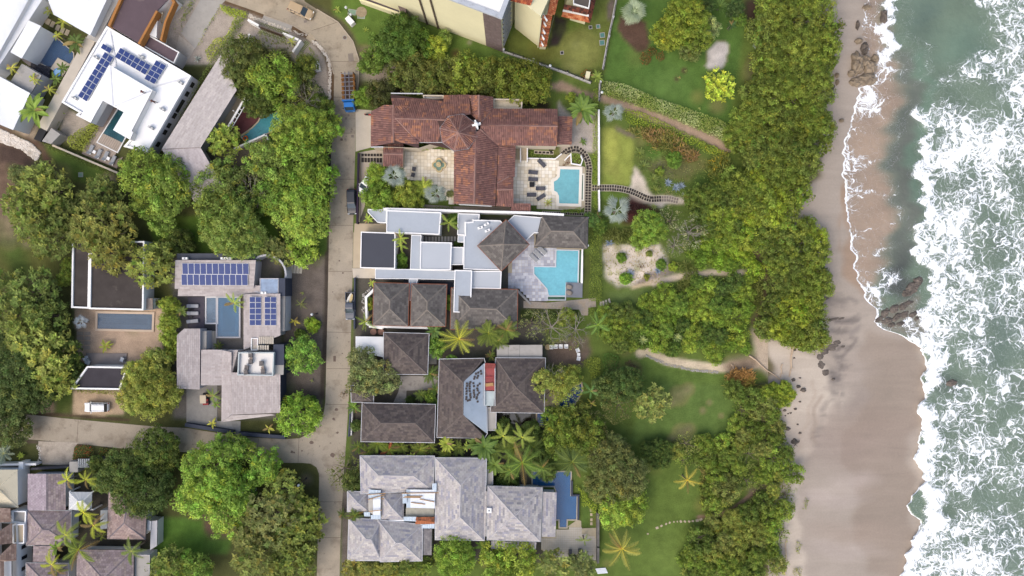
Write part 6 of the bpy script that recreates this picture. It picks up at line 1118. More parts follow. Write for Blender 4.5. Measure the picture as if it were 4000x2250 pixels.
tt('I',[(330,350,240,RO,'#63803a','big whorled tree on the lawn west of the black roof'),(130,520,230,RO,'#6b8038','big whorled tree at the left edge'),(450,560,200,RO,'#5c7836','whorled tree beside the black-roofed house wall'),(290,760,230,RO,'#788a3a','yellow-tipped whorled tree at the left edge grove'),(430,930,250,RO,'#8a9640','brightest yellow-tipped whorled tree of the left grove'),(540,1170,180,RO,'#85943c','yellow-tipped whorled tree above the lane'),(620,900,150,RO,'#4f6a2c','dark whorled tree beside the courtyard paving'),(710,1090,105,FI,'#44602a','dark tree at the corner of the small black roof'),(70,850,160,FI,'#4d6b34','dark green tree low at the left edge'),(150,1130,250,FI,'#46642e','large dark green tree at the left edge above the lane'),(330,1290,190,FI,'#43602b','dark green tree shading the lane verge'),(40,1380,230,FI,'#557038','dark green tree overhanging the lane at the left edge'),(20,230,110,RO,'#5f7c35','whorled tree at the left edge beside the lawn'),(1330,1120,190,FI,'#84923a','yellow-green fine-leaved tree over the small black roof'),(1480,1290,230,FI,'#858f36','large yellow-green fine-leaved tree west of the grey drive'),(1300,1330,190,FI,'#8b9a40','yellow-green fine-leaved tree beside the white pickup'),(1480,1000,150,FI,'#879640','yellow-green tree at the south end of the hedge row'),(1610,470,95,FI,'#7d9a30','bright tree at the north end of the hedge row'),(1590,620,105,FI,'#7f9d30','bright tree in the middle of the hedge row'),(1600,770,100,FI,'#7a9830','bright tree south of the middle of the hedge row'),(1640,900,90,FI,'#74902c','green tree squeezed beside the boarded roof')])
tt('J',[(1410,1060,182,PF,'#659638','round bright tree alone in the gravel yard',3.0),(1500,772,76,FI,'#76a324','round lime shrub in the gravel yard',1.0),(1382,862,60,FI,'#557a2a','small dark shrub beside the lime one',.9),(1480,1490,60,FI,'#5f8a2e','small bush beside the junction tree',.9)])
tt('N',[(1360,285,212,PF,'#6b9a2c','round bright green tree on the corner of the lane junction',3.0),(540,800,260,PF,'#74a339','large bright tufted tree south of the lane',None),(850,620,130,PF,'#6f9c38','bright tufted tree leaning over the lane'),(680,560,110,PF,'#70993a','small tufted tree at the lane edge'),(1050,780,170,PF,'#6a9a35','bright tufted tree west of the junction lawn'),(420,1050,220,PF,'#76a438','bright tufted tree above the bare yard'),(760,980,220,PF,'#649330','bright tufted tree in the middle of the south grove'),(700,1230,210,PF,'#7aa53a','bright tufted tree over the bare yard edge'),(1240,1010,190,RO,'#7b9440','whorled tree beside the junction lawn'),(1130,1250,270,RO,'#747d44','olive whorled tree of the south grove'),(1410,1260,210,RO,'#748a36','green whorled tree leaning over the lane'),(960,1420,220,RO,'#79803f','olive whorled tree at the bottom of the south grove'),(1350,1480,220,RO,'#6d8436','green whorled tree at the bottom beside the lane'),(1000,1640,240,RO,'#76803c','olive whorled tree at the bottom edge'),(1320,1700,220,RO,'#6c8434','green whorled tree at the bottom edge beside the lane')])
tt('M',[(1480,260,230,FI,'#4f6c2a','dark green tree at the lane north of the mauve roofs'),(1180,480,250,FI,'#48652b','large dark tree over the palm court'),(1400,640,250,FI,'#45632b','large dark tree over the eastern mauve roof'),(1220,760,190,FI,'#4a6a2b','dark tree drooping over the eastern mauve roof'),(980,560,120,FI,'#577333','dark tree beside the yellow palms'),(900,400,90,FI,'#4e6b2a','small dark tree over the entrance canopy'),(80,50,190,FI,'#5a7038','green tree over the lane at the far left'),(1640,1340,190,RO,'#6f8a3a','green whorled tree below the small south lawn'),(1830,1400,190,PF,'#6d9838','bright tufted tree at the bottom by the small lawn'),(1480,1420,130,RO,'#647f36','green whorled tree beside the grey slab roof')])
tt('C',[(640,320,210,FI,'#456b27','large dark green tree against the cream apartment wall'),(520,420,150,FI,'#4a6f28','dark green tree at the west foot of the apartment wall'),(780,430,150,FI,'#4d7426','dark green tree north of the tufted row'),(980,450,115,FI,'#84a02a','yellow-green tree standing out before the tufted row'),(1050,370,80,FI,'#668a3a','pale green tree behind the yellow-green one'),(370,580,128,FI,'#567a2a','round green tree at the bend of the lane'),(440,880,150,FI,'#4a4f26','dark reddish-green tree at the corner of the red-tiled house'),(290,910,105,FI,'#66912c','bright green tree beside the blue truck'),(500,500,60,FI,'#5d7630','small green tree south west of the apartment trees')])
tt('C',[(620,700,125,PF,'#5c6b2e','tufted tree at the west end of the row behind the red-tiled house'),(770,600,125,PF,'#5d6a2c','thin tufted tree, second in the row from the west')]+[(x,y,r,PF,c,'olive tufted tree in the dense row behind the red-tiled house')for x,y,r,c in((770,770,130,'#626f30'),(930,690,140,'#5d6c2c'),(950,800,110,'#66732f'),(1110,660,130,'#5f6f2a'),(1130,790,120,'#647429'),(1260,590,110,'#648027'),(1280,720,150,'#6a8026'),(1430,660,120,'#566a24'),(1420,790,120,'#5e6e2a'),(1560,700,140,'#59681f'),(1560,850,100,'#61702a'),(1680,640,100,'#556b22'),(1700,770,150,'#5f7222'),(1830,700,140,'#60701f'),(1780,900,110,'#647820'),(1900,820,160,'#617420'),(1960,740,120,'#5d711e'))],'tufted trees behind the red-tiled house')
tt('G',[(410,440,110,FI,'#6c9429','bright green courtyard tree above the white car'),(420,640,140,FI,'#66902a','bright green courtyard tree below the white car'),(690,600,120,FI,'#7c9430','yellow-green courtyard tree beside the silver palms'),(740,690,100,FI,'#768f2c','low yellow-green tree against the white boundary wall'),(560,700,90,FI,'#6e9230','green tree filling the middle of the courtyard grove'),(1105,620,32,FI,'#77804d','small grey-green bush beside the long tiled wing',.6),(650,1230,55,FI,'#5a8a2a','green shrub in the sunken court behind the charcoal roof',1.6),(655,1290,48,FI,'#568429','low green shrub below it in the sunken court',1.4),(1140,860,60,FI,'#4d7a26','dark green shrub under the roof-gap palm',1.6),(1180,1098,40,FI,'#3f6224','dark shrub in the light well',1.2)])
tt('K',[(300,1020,165,PF,'#6e7d4c','grey-green tufted tree at the lane beside the rusty shed'),(440,1150,185,PF,'#71804a','large grey-green tufted tree south of the shed'),(280,1180,150,PF,'#6c7c48','grey-green tufted tree leaning over the lane verge'),(350,470,42,FI,'#8a9f28','yellow-green shrub inside the cranked white wall',.9),(345,420,36,FI,'#5c7c2a','green shrub inside the cranked white wall',.8),(1105,410,46,FI,'#6d9a36','leafy shrub beside the second slate roof',1.6),(1100,480,38,FI,'#6d9a36','lower leafy shrub beside the second slate roof',1.4),(980,860,100,FI,'#5f8f30','bright frangipani tree west of the yellow coconut palm',2.6),(1120,990,60,FI,'#5d9030','frangipani branch tree at the brown roof eave',2.8),(910,1330,60,FI,'#6b9630','bright green shrub beside the long brown roof',1.6),(730,1370,50,FI,'#3d5a24','dark shrub in the concrete court',1.0),(100,1310,40,AI,'#7d6a4c','thin flowering shrub at the lane verge',1.0)])
tt('O',[(110,800,150,AI,'#5d6d30','thin olive tree leaning over the lane beside the grey villa'),(190,920,120,FI,'#4f6a2c','green tree at the corner of the grey villa'),(60,900,110,AI,'#667236','thin olive tree over the lane below the junction'),(225,390,60,FI,'#4d6e30','small green tree beside the brown roof at the lane',1.2)])
tt('P',[(1980,1140,350,FI,'#68932c','round bright tree at the south end of the big grey roof',3.6)]+[(x,y,r,RO,c,l)for x,y,r,c,l in((330,1330,190,'#8b8a3c','olive-yellow whorled tree nearest the lane at the bottom edge'),(600,1370,190,'#7f8438','olive whorled tree second from the lane at the bottom edge'),(860,1330,200,'#858a34','olive-yellow whorled tree third from the lane at the bottom edge'),(1130,1260,210,'#5f7a2c','green whorled tree fourth from the lane at the bottom edge'),(1430,1330,190,'#6d8a2e','green whorled tree beside the round bright tree'),(1560,1180,130,'#4d6a28','dark whorled tree behind the round bright tree'))])
tt('Q',[(560,1240,150,PF,'#7da233','bright tufted tree below the south awning roof'),(800,1280,180,PF,'#7d9a30','bright tufted tree at the terrace corner'),(620,1420,170,PF,'#6e9030','tufted tree at the bottom edge right of the round tree'),(1120,1330,150,RO,'#7d8c46','grey-green whorled tree shading the terrace'),(1390,1340,140,RO,'#748548','grey-green whorled tree beside the dark stone wall'),(1180,100,180,PF,'#5d7a24','olive tufted tree over the dark pool'),(1400,130,190,PF,'#617a28','olive tufted tree east of the dark pool'),(1100,240,110,PF,'#56752a','olive tufted tree between the palms and the blue pool'),(1650,330,230,FI,'#66753c','large grey-olive tree above the blue pool lawn'),(1800,500,220,FI,'#626f3a','large grey-olive tree east of the blue pool lawn'),(1600,620,180,FI,'#6a7a3e','grey-olive tree at the lawn beside the blue pool'),(1690,840,170,PF,'#7ba336','bright tufted tree above the palm lawn'),(1850,800,170,PF,'#74982f','bright tufted tree at the edge of the palm lawn'),(1600,180,130,AI,'#6d6d3c','thin brownish tree behind the grey-olive ones')])
tt('L',[(1320,1210,170,FI,'#486a30','dark green tree beside the brown shrub bed'),(1150,1250,150,FI,'#4b6730','dark green tree behind the lilac-green palm'),(1250,1400,170,AI,'#6a6a38','twiggy brownish-green tree east of the dark pool'),(1570,1400,170,RO,'#87964a','pale yellow-green whorled tree on the lawn'),(730,1160,160,AI,'#8a9a3a','thin yellow-leaved tree over the brown pyramid roof'),(620,1260,150,AI,'#84983a','thin yellow-leaved tree beside the brown pyramid roof'),(790,1300,140,AI,'#7f9a36','thin yellow-leaved tree over the curved pool'),(620,660,190,AI,'#6d7d3e','thin half-bare tree south of the angular pool'),(420,640,130,AI,'#76844a','thin half-bare tree beside the slate roof corner'),(760,580,90,FI,'#7f9836','leafy bough tree below the cobbled path'),(820,760,120,AI,'#6b7a40','thin tree over the mulched patio')])
tt('H',[(1300,930,160,FI,'#659030','bright round tree above the pale sand garden'),(1230,1040,110,FI,'#668f2e','bright tree at the north edge of the sand garden'),(740,870,75,FI,'#54803a','blue-green round tree at the pavilion corner',2.4),(830,930,80,FI,'#527a2c','green shrub tree beside the pavilion',1.6),(1530,300,80,FI,'#5c8a2c','glossy green bush in the flower beds',1.4),(1500,860,130,AI,'#80855a','greyish thin tree below the stepping path'),(1690,980,150,AI,'#858a64','grey half-dead tree with bare pale branches'),(1540,1120,120,AI,'#81875c','greyish thin tree beside the sand garden'),(1035,1222,54,FI,'#5f8c2a','clipped round shrub in the pale sand garden',.7),(1410,1290,58,FI,'#58852c','round green shrub at the east of the sand garden',.8),(1515,1310,44,FI,'#7d9e2a','round lime shrub beside the sand garden',.6),(1075,1420,65,FI,'#679a2c','bright round shrub at the south of the sand garden',.8),(1270,1405,32,FI,'#7a8a34','small round shrub on the grey gravel',.4),(1215,1300,30,AI,'#8a6a4c','small brownish shrub in the sand garden',.4),(1390,410,48,FI,'#6d8f30','low green bush on the mulch',.5),(1295,1185,34,FI,'#7a9040','small pale shrub in the sand garden',.4)])
tt('D',[(1640,150,210,FI,'#6f8a25','big rounded yellow-green tree on the north lawn'),(1480,320,170,FI,'#7d9428','rounded yellow-green tree at the lawn edge'),(1740,330,170,FI,'#5f7c24','darker rounded tree of the north lawn clump'),(1850,260,110,FI,'#7d965a','pale grey-green tree beside the white sand oval'),(1690,480,110,FI,'#657a3c','dull green tree at the south of the lawn clump'),(1560,260,120,RO,'#93a43e','feathery lime tree in front of the lawn clump'),(560,920,50,FI,'#7a9a2c','lime shrub at the garden wall of the red-tiled house',1.0),(720,960,40,FI,'#597c2a','green shrub beside the banana clump',.9)])
tt('R',[(505,810,160,RO,'#98b02e','feathery lime-yellow tree alone on the north lawn',3.0),(660,90,95,FI,'#3f6030','dark green tree at the top of the north garden'),(700,180,70,FI,'#567f2a','bright green bush at the top of the north garden'),(360,60,100,FI,'#476630','dark tree behind the lawn clump'),(800,290,55,FI,'#7f9a2c','yellow-green bush on the north lawn edge',.8),(730,1140,120,FI,'#6f9030','green tree at the east end of the long hedge')])
tt('c',[(330,420,230,FI,'#8a9640','yellow-leaved tree over the east slope of the brown pyramid roof',4.5),(480,300,200,AI,'#8a9a3c','thin leafy tree above the beige paving'),(700,480,260,FI,'#7f9038','yellow-leaved tree over the curved pool'),(900,330,200,FI,'#748a34','green tree north of the curved pool'),(520,1120,230,PF,'#56752a','tufted tree over the west end of the curved pool'),(780,1150,260,PF,'#627c2c','tufted tree south of the curved pool'),(1050,1080,240,PF,'#5d742c','tufted tree south of the green palm'),(1480,560,220,FI,'#486a30','dark tree east of the green palm'),(1350,1180,220,AI,'#6f7040','twiggy brown-green tree south east of the curved pool'),(1640,420,200,FI,'#44662c','dark tree at the fence below the lower lawn')])
tt('Q',[(960,330,130,FI,'#4f6f2c','dark leafy tree under the coconut palms'),(700,520,110,FI,'#4a6a2a','dark shrubby tree in the pool court',1.6),(1060,480,90,FI,'#557530','leafy tree at the pool arm',1.8)])
# half-dead trees: bare boughs
for v_,x,y,r,sd in(('H',1690,980,150,3),('H',1560,1100,110,5),('L',620,680,250,8),('L',850,700,190,9),('B',1180,930,180,12),('F',900,600,190,14),('F',1560,240,110,15),('L',640,1120,130,17)):
 R_m=r/2.415/S;b_o=W(pp(v_,x,y),5.0);b_o.z=0;t=thing('bare_tree',{3:'bare grey branching tree below the stepping path',5:'smaller bare grey tree beside the sand garden',8:'wide bare grey tree south of the angular pool',9:'bare grey tree with crooked boughs by the cobbled path',12:'bare pale boughs beside the gravel garden',14:'bare pale boughs in the tall grove',15:'bare pale twigs at the lane side of the grove',17:'bare grey boughs over the brown pyramid roof'}[sd],'tree',b_o)
 MB().tube((0,0,-.1),(0,0,2.8),.16,.1,7).build('trunk',m_twig,t,local=True);branches(t,R_m,5.6,sd,n=7)
 # ------------------------------------------------------------------ massed trees of the shore and garden thickets
def poly_gap(p):return p
PATHS=[q('T 130,500 330,440 560,410 720,395 900,400 1010,400'),q('T 1080,180 1170,300 1200,450 1180,620 1170,720 1090,860 1080,960'),q('T -40,1150 80,1140 250,1230 500,1270 720,1300 870,1290 1100,1260'),q('V 830,1005 980,990 1080,950 1180,870 1280,810'),q('D 1500,1110 1932,1290 2080,1420 2090,1500')]
def thicket(poly,rmin,rmax,cols,label,group,kinds,seed,hg=None,step=.95,nmax=200,name='shore_tree',under=None):
 if under:leafmass('undergrowth',under[1],'undergrowth',poly_gap(poly),under[2]if len(under)>2 else.9,under[0][0],.42,9,'stuff',cols=under[0][1:],bumpy=.6)
 rg=random.Random(seed);xs=[p[0]for p in poly];ys_=[p[1]for p in poly];pts=[];tries=0
 while tries<9000 and len(pts)<nmax:
  tries+=1;x,y=rg.uniform(min(xs),max(xs)),rg.uniform(min(ys_),max(ys_))
  if not inpoly(np.array(x),np.array(y),poly):continue
  r=rg.uniform(rmin,rmax)
  if any(pdist(x,y,L_)<r*S*.72 for L_ in PATHS):continue
  if any(math.hypot(x-a,y-b)<(r+c)*.5*step*S for a,b,c in pts):continue
  pts.append((x,y,r))
 for x,y,r in pts:tree((x,y),r,rg.choice(kinds),rg.choice(cols),label,group,hg(x)if hg else None,name)
 return len(pts)
def pdist(x,y,L_):
 return min(math.hypot(x-a[0]-(b[0]-a[0])*u_,y-a[1]-(b[1]-a[1])*u_)for a,b in zip(L_[:-1],L_[1:])for u_ in(max(0,min(1,((x-a[0])*(b[0]-a[0])+(y-a[1])*(b[1]-a[1]))/((b[0]-a[0])**2+(b[1]-a[1])**2+1e-6))),))
LOW=lambda lo,hi:(lambda x:lo+(hi-lo)*((x*7.3)%1))
SH=['#627c28','#5a7426','#6a842c','#567028','#648026','#5f782e']
thicket([(3010,-40),(3240,-40),(3225,40),(3240,100),(3265,160),(3245,230),(3225,290),(3225,380),(3235,420),(3215,500),(3195,580),(3160,640),(3080,690),(2990,650),(2900,600),(2880,520),(2930,430),(2920,340),(2980,280),(2960,140)],2.2,3.4,SH,'leafy tree massed along the beach edge beside the north garden','shore trees north of the middle path',[FI,FI,PF],1,LOW(1.6,3.0))
thicket([(2950,620),(3080,690),(3150,720),(3140,780),(3080,830),(3110,880),(3190,900),(3195,960),(3225,1030),(3230,1090),(3195,1130),(3180,1200),(3200,1280),(3195,1320),(3140,1340),(3040,1310),(2985,1290),(2960,1240),(3000,1130),(2985,980),(2930,860),(2860,780),(2900,680)],2.0,3.3,SH+['#7a9620','#769420'],'leafy tree massed along the beach edge east of the sand paths','shore trees east of the sand paths',[FI,FI,PF],2,LOW(1.4,3.0),name='seaside_tree')
thicket(q('T 0,690 100,620 430,560 520,430 900,440 1000,420 1060,560 1020,760 960,1000 1050,1100 760,1200 560,1080 300,1120 60,1110 -60,900'),1.3,2.4,['#5f8a26','#6a8f28','#52792a','#4a6c2c','#628c30','#789a2c'],'green tree in the thicket between the two sand paths','thicket between the sand paths',[FI,PF,FI],3,LOW(.8,1.8),1.35,name='thicket_tree',under=(['#6a9030','#587a30','#8a9a3c'],'low leafy undergrowth between the sand paths'))
thicket(q('T 480,130 560,20 700,-150 1000,-100 1060,150 1160,400 1000,360 760,330 560,330'),1.5,2.4,['#66911f','#5c8524','#729a22','#557c28'],'green tree in the thicket north of the sand path','thicket north of the sand path',[FI,PF],4,LOW(.7,1.5),1.25,name='thicket_tree',under=(['#6d9a26','#5c8428'],'bright leafy undergrowth north of the sand path'))
thicket(q('Y 960,880 1200,760 1480,640 1932,700 1932,1449 1500,1449 1080,1250 1060,1000'),1.6,2.8,['#5b7a2a','#67872a','#4f6e2a','#739028'],'green tree in the thicket below the agave bed','thicket below the agave bed',[FI,PF,FI],5,LOW(1.2,2.4),1.2,name='thicket_tree',under=(['#5f7a30','#6d7a3a','#8a8a4a'],'mixed undergrowth below the agave bed',.6))
thicket(q('L 1100,520 1420,480 1420,900 1250,860 1130,780'),1.4,2.3,['#6b8a2a','#5f7f28','#567430'],'green tree in the thicket behind the stepping pads','thicket behind the stepping pads',[FI,PF],6,LOW(1.0,2.0),name='thicket_tree')
thicket(q('V 1080,20 1300,0 1460,170 1460,320 1530,480 1540,720 1480,1030 1440,1449 780,1449 770,1290 830,1120 900,1010 1080,960 1240,850 1220,780 900,950 880,640 660,600 640,430 1070,420 1120,250'),1.6,2.9,['#65882a','#5d7d2a','#6f9030','#56752a','#75823a','#7c8a34'],'green tree in the shore thicket south of the lawn','shore thicket south of the lawn',[FI,PF,FI,AI],7,LOW(.9,2.4),1.3,150,'lawn_edge_tree',(['#6a8830','#7a7f40','#8f8a58'],'mixed undergrowth of the southern shore thicket',.7))
thicket(q('V 450,460 600,440 640,560 520,600 440,560'),1.3,1.9,['#3d5c26','#48682a'],'dark tree between the south lawns','dark trees between the south lawns',[FI],8)
thicket(q('V 1330,40 1500,0 1540,60 1500,130 1420,150 1350,140'),1.2,1.8,['#7d9a24','#6f8e26'],'bright shrub tree by the driftwood','shrub trees by the driftwood',[FI],9)
# hedges, ground cover and tall grasses
HG='#6f9424'
leafmass('hedge','long pale flowering hedge along the path below the north lawn','hedge',q('D 860,760 1040,780 1400,930 1932,1110 2080,1190 2020,1340 1932,1290 1500,1110 1050,950 840,870'),1.2,'#7f9440',.26,55,cols=['#a3ad6e','#6f9424']);leafmass('hedge','narrow clipped hedge strip inside the white wall of the red-tiled house','hedge',q('H 770,-380 818,-380 812,540 760,540'),.9,HG,.2,70);leafmass('hedge','short clipped hedge south of the stepping path gap','hedge',q('H 772,590 818,590 818,772 770,772'),.9,HG,.2,70)
leafmass('hedge','wide clipped hedge east of the angular pool lawn','hedge',q('L 985,-230 1095,-200 1090,430 972,425'),1.3,'#68852a',.22,60,cols=['#5a7428','#8a9a3a']);leafmass('hedge','small hedge beside the path end','hedge',q('L 965,480 1025,480 1022,560 965,560'),1.0,'#66852c',.2,60);leafmass('hedge','curved hedge below the turquoise pool','hedge',q('H 455,790 480,765 560,770 640,745 655,760 650,800 560,805 460,800'),.7,HG,.2,70)
leafmass('hedge','bright hedge at the corner of the blue pool','hedge',q('Q 1325,600 1390,630 1460,740 1530,760 1520,860 1480,860 1440,790 1390,800 1370,660'),1.0,'#86a522',.24,55);leafmass('hedge','yellow-green hedge beside the bare patio tree','hedge',q('L 900,1000 1000,950 1080,960 1075,1200 1010,1210 960,1060'),1.3,'#728a26',.24,50);leafmass('hedge','long hedge along the white boundary wall','hedge',q('G 840,745 1140,735 1140,775 850,772'),1.0,'#4f7024',.2,60)
leafmass('hedge','green hedge between the angled roof and the white house','hedge',q('B 560,170 610,180 420,480 220,740 100,900 0,1100 -60,1080 180,740 380,420'),1.4,'#5f8030',.24,45);leafmass('hedge','dark clipped hedge below the sun deck','hedge',q('E 520,140 1100,390 1090,420 500,170'),.8,'#3a4f22',.2,55);leafmass('hedge','low green hedge along the outside of the garden wall','hedge',q('E 400,140 560,180 1090,430 1050,450 700,300 470,210'),.5,'#54752c',.22,45)
leafmass('shrub_bed','yellow-green shrub bed beside the white house deck','shrubs',q('A 640,1290 720,1230 880,1150 935,1160 790,1430 680,1400 625,1350'),1.1,'#8a9a30',.3,50,cols=['#9aa838']);leafmass('shrub_bed','yellow-green shrubs along the west side of the hedge','shrubs',q('B 380,40 640,110 625,165 480,150 400,100'),.8,'#8aa82e',.3,75,'stuff');leafmass('shrub_bed','golden shrubs beside the angled roof hedge','shrubs',q('B 240,480 330,360 450,330 520,150 600,170 420,420 300,560 270,590'),1.0,'#9aa830',.3,40,cols=['#7f9a34'])
leafmass('flowering_hedge','red-flowered clipped hedge beside the pebble drive','hedge',q('a 1060,1060 1270,1050 1305,1120 1290,1250 1020,1255 1030,1130'),1.1,'#5f6a2c',.2,80,cols=['#6e7a2e','#d0442c']);leafmass('flowering_hedge','smaller dark hedge with a few red flowers by the lane','hedge',q('a 1395,1090 1590,1110 1600,1240 1390,1230'),.9,'#566e26',.2,60,cols=['#64802c','#b84a30'])
for i,(x,y,r)in enumerate(((1265,550,58),(1325,480,45),(1405,530,42))):leafmass('flowering_shrub',['larger red-flowered shrub below the mulch bed','middle red-flowered shrub touching the mulch bed','eastern round red-flowered shrub on the north lawn'][i],'shrub',[pp('D',x+r*math.cos(a*.52),y+r*math.sin(a*.52))for a in range(12)],.9,'#5c5a2a',.18,110,cols=['#6a5a2c','#d8442e'])
leafmass('flowering_shrub','red-flowered shrub behind the cream cabinet','shrub',q('D 650,690 700,655 760,655 765,690 730,740 690,740 660,750'),.8,'#6a5a2a',.18,100,cols=['#7a6a2c','#d04a30'])
leafmass('ground_cover','bright yellow-green ground cover along the garden path','ground cover',q('D 1060,1020 1250,1060 1500,1180 1932,1390 2060,1449 1900,1449 1600,1330 1330,1220 1080,1160'),.5,'#80a01c',.26,40,'stuff',cols=['#6d9020']);leafmass('tall_grass','tawny ornamental grasses along the flower beds','grass',q('Y 140,10 420,0 700,30 900,200 1100,330 980,440 800,330 640,270 520,290 400,140 200,60'),.9,'#7a7a34',.9,22,'stuff',cols=['#9a7a4a','#a08a3c'],long=True)
leafmass('tall_grass','green grasses at the east of the flower beds','grass',q('Y 1150,420 1400,300 1480,470 1480,640 1300,680 1180,600'),.9,'#67752a',.9,22,'stuff',cols=['#7a8434','#c0a83c'],long=True);leafmass('ground_cover','mixed bright shrubs at the head of the flower beds','ground cover',q('Y 1060,170 1250,230 1450,330 1440,420 1250,350 1120,300'),.6,'#8aa42a',.3,36,'stuff',cols=['#6d8f28','#c9b840'])
leafmass('tall_grass','dark reddish grasses beside the silver palm','grass',q('Y 150,950 400,970 380,1050 200,1080 120,1020'),.7,'#5a3a32',.7,30,'stuff',cols=['#4a2f2c'],long=True);leafmass('tall_grass','dark green grasses above the sand garden','grass',q('H 860,950 1150,960 1160,1090 1000,1100 870,1060'),.8,'#58682a',.8,26,'stuff',cols=['#6d7a30'],long=True);leafmass('tall_grass','green grasses at the head of the sand garden path','grass',q('T 340,300 480,300 560,420 440,540 380,620 330,560 400,450'),.8,'#667530',.8,24,'stuff',long=True)
leafmass('tall_grass','tawny grass clump beside the driftwood','grass',q('T 810,1380 900,1310 1050,1320 1090,1400 1070,1470 900,1520 820,1470'),1.2,'#8a8a2e',.9,40,'stuff',cols=['#a07a3c'],long=True);leafmass('tall_grass','tawny grasses along the lawn edge','grass',q('V 850,640 900,640 930,800 920,960 870,970 850,850'),.8,'#7a7a34',.8,26,'stuff',cols=['#8f7a40'],long=True);leafmass('tall_grass','green grasses by the narrow shore path','grass',q('T 1000,520 1060,470 1180,480 1150,640 1060,760 990,740'),.8,'#66752e',.8,26,'stuff',long=True)
leafmass('ground_cover','beach creeper strip by the dry sand','ground cover',q('X 590,700 630,740 600,830 575,820'),.2,'#7d8a3c',.25,30,'stuff');leafmass('ground_cover','beach creeper strip further south','ground cover',q('X 515,1120 560,1150 540,1240 510,1250 505,1180'),.2,'#7d8a3c',.25,30,'stuff');leafmass('ground_cover','beach creeper at the bottom edge','ground cover',q('X 480,1380 560,1370 560,1449 480,1449'),.25,'#83863c',.25,30,'stuff')
leafmass('ground_cover','dark creeper along the bend of the lane','ground cover',q('B 1150,560 1250,720 1400,900 1420,1150 1330,1100 1280,900 1160,680'),.6,'#3f6222',.26,36,'stuff');leafmass('ground_cover','green creeper in the flower bed by the tiled house stairs','ground cover',q('H 150,200 220,240 400,260 420,285 150,275'),.5,'#5f7f2c',.22,50,'stuff');leafmass('flower_bed','planted bed with a dark red plant beside the pool steps','flower bed',q('H 560,240 640,240 660,300 650,345 560,310'),.5,'#66852e',.22,70,cols=['#7a9a34','#6a2a38']);leafmass('flower_bed','small reddish bed beside the curved pool steps','flower bed',q('H 480,350 550,265 548,330 490,360'),.4,'#6e5a34',.22,70,cols=['#7a4a3c'])
leafmass('ground_cover','yellow-green creeper against the small black roof','ground cover',q('I 720,1265 1100,1270 1090,1310 940,1300 740,1290'),.4,'#7a8430',.25,40,'stuff');leafmass('shrub_bed','leafy bank along the fence below the lower lawn','shrubs',q('L 1090,930 1180,910 1260,960 1230,1060 1110,1110'),.8,'#3f6c24',.26,40);leafmass('ground_cover','brown shrub patch on the lawn','ground cover',q('L 1305,1000 1350,980 1450,1080 1475,1130 1420,1140 1330,1070'),.3,'#6a553f',.22,46,'stuff')
for i,pl in enumerate(('B 0,200 60,190 150,-20 110,-20','B 260,250 200,420 170,420 230,290 370,70 400,60 330,180','B 1215,440 1250,460 1330,560 1300,580 1240,510')):leafmass('planting_strip',['green planting strip west of the concrete drive','green planting strip east of the concrete drive','green planting strip in the white gravel garden'][i],'shrubs',q(pl),.5,'#7c9434',.24,30)
leafmass('ground_cover','sparse weeds scattered over the pale sand garden','ground cover',q('H 860,1090 1400,1100 1490,1310 1420,1449 1000,1490 870,1400'),.15,'#86883c',.3,5,'stuff',cols=['#9a8a5a'])
leafmass('ground_cover','low plants and litter under the flower bed shrubs','ground cover',q('Y 420,150 700,300 1180,430 1300,650 900,860 640,840 430,600'),.2,'#5c7a30',.3,7,'stuff',cols=['#86804a'])
leafmass('ground_cover','low weeds along the gravel garden beds','ground cover',q('B 20,0 180,0 0,330 -60,300'),.25,'#7f8f4a',.25,3,'stuff')
# ------------------------------------------------------------------ palms, bananas, agaves
def plm(v,lst,group=None):
 for e in lst:x,y,r,kind,col,label=e[:6];palm(pp(v,x,y),r/VK[v][2]/S,kind,col,label,*e[6:8],group=group,col2=e[10]if len(e)>10 else None)
SIL,GRN='#84998f','#5f8a34'
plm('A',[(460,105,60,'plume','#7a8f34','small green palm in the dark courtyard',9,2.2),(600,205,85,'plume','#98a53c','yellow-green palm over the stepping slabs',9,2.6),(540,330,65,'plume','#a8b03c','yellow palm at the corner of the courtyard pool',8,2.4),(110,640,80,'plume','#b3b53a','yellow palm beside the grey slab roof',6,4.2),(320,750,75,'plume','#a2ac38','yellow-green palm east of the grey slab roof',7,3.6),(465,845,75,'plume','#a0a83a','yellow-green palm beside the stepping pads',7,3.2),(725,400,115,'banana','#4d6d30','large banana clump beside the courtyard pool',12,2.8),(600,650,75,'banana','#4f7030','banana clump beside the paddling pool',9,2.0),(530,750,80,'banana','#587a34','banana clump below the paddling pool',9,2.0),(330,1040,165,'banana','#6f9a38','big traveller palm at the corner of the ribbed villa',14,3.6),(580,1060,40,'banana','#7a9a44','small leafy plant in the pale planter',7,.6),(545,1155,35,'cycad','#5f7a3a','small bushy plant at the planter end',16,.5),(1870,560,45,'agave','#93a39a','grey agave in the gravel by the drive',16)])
plm('B',[(1060,395,55,'plume','#a5b13c','small yellow palm behind the gate',7,2.0),(590,360,55,'plume','#a8b23a','yellow palm west of the gate court',7,1.8),(1490,90,45,'banana','#7d9c40','young broad-leaved plant on the lane-side lawn',8,.6),(1760,285,35,'cycad','#7d9c40','young feathery plant near the round tree',10,.4),(480,465,25,'banana','#c9a832','yellow-leaved plant at the roof tip',6,.5)])
plm('C',[(860,1395,50,'areca','#6f8f3c','potted palm west of the courtyard chair',10,1.4),(1035,1390,52,'areca','#6b8c3a','potted palm below the octagonal tower',10,1.4)])
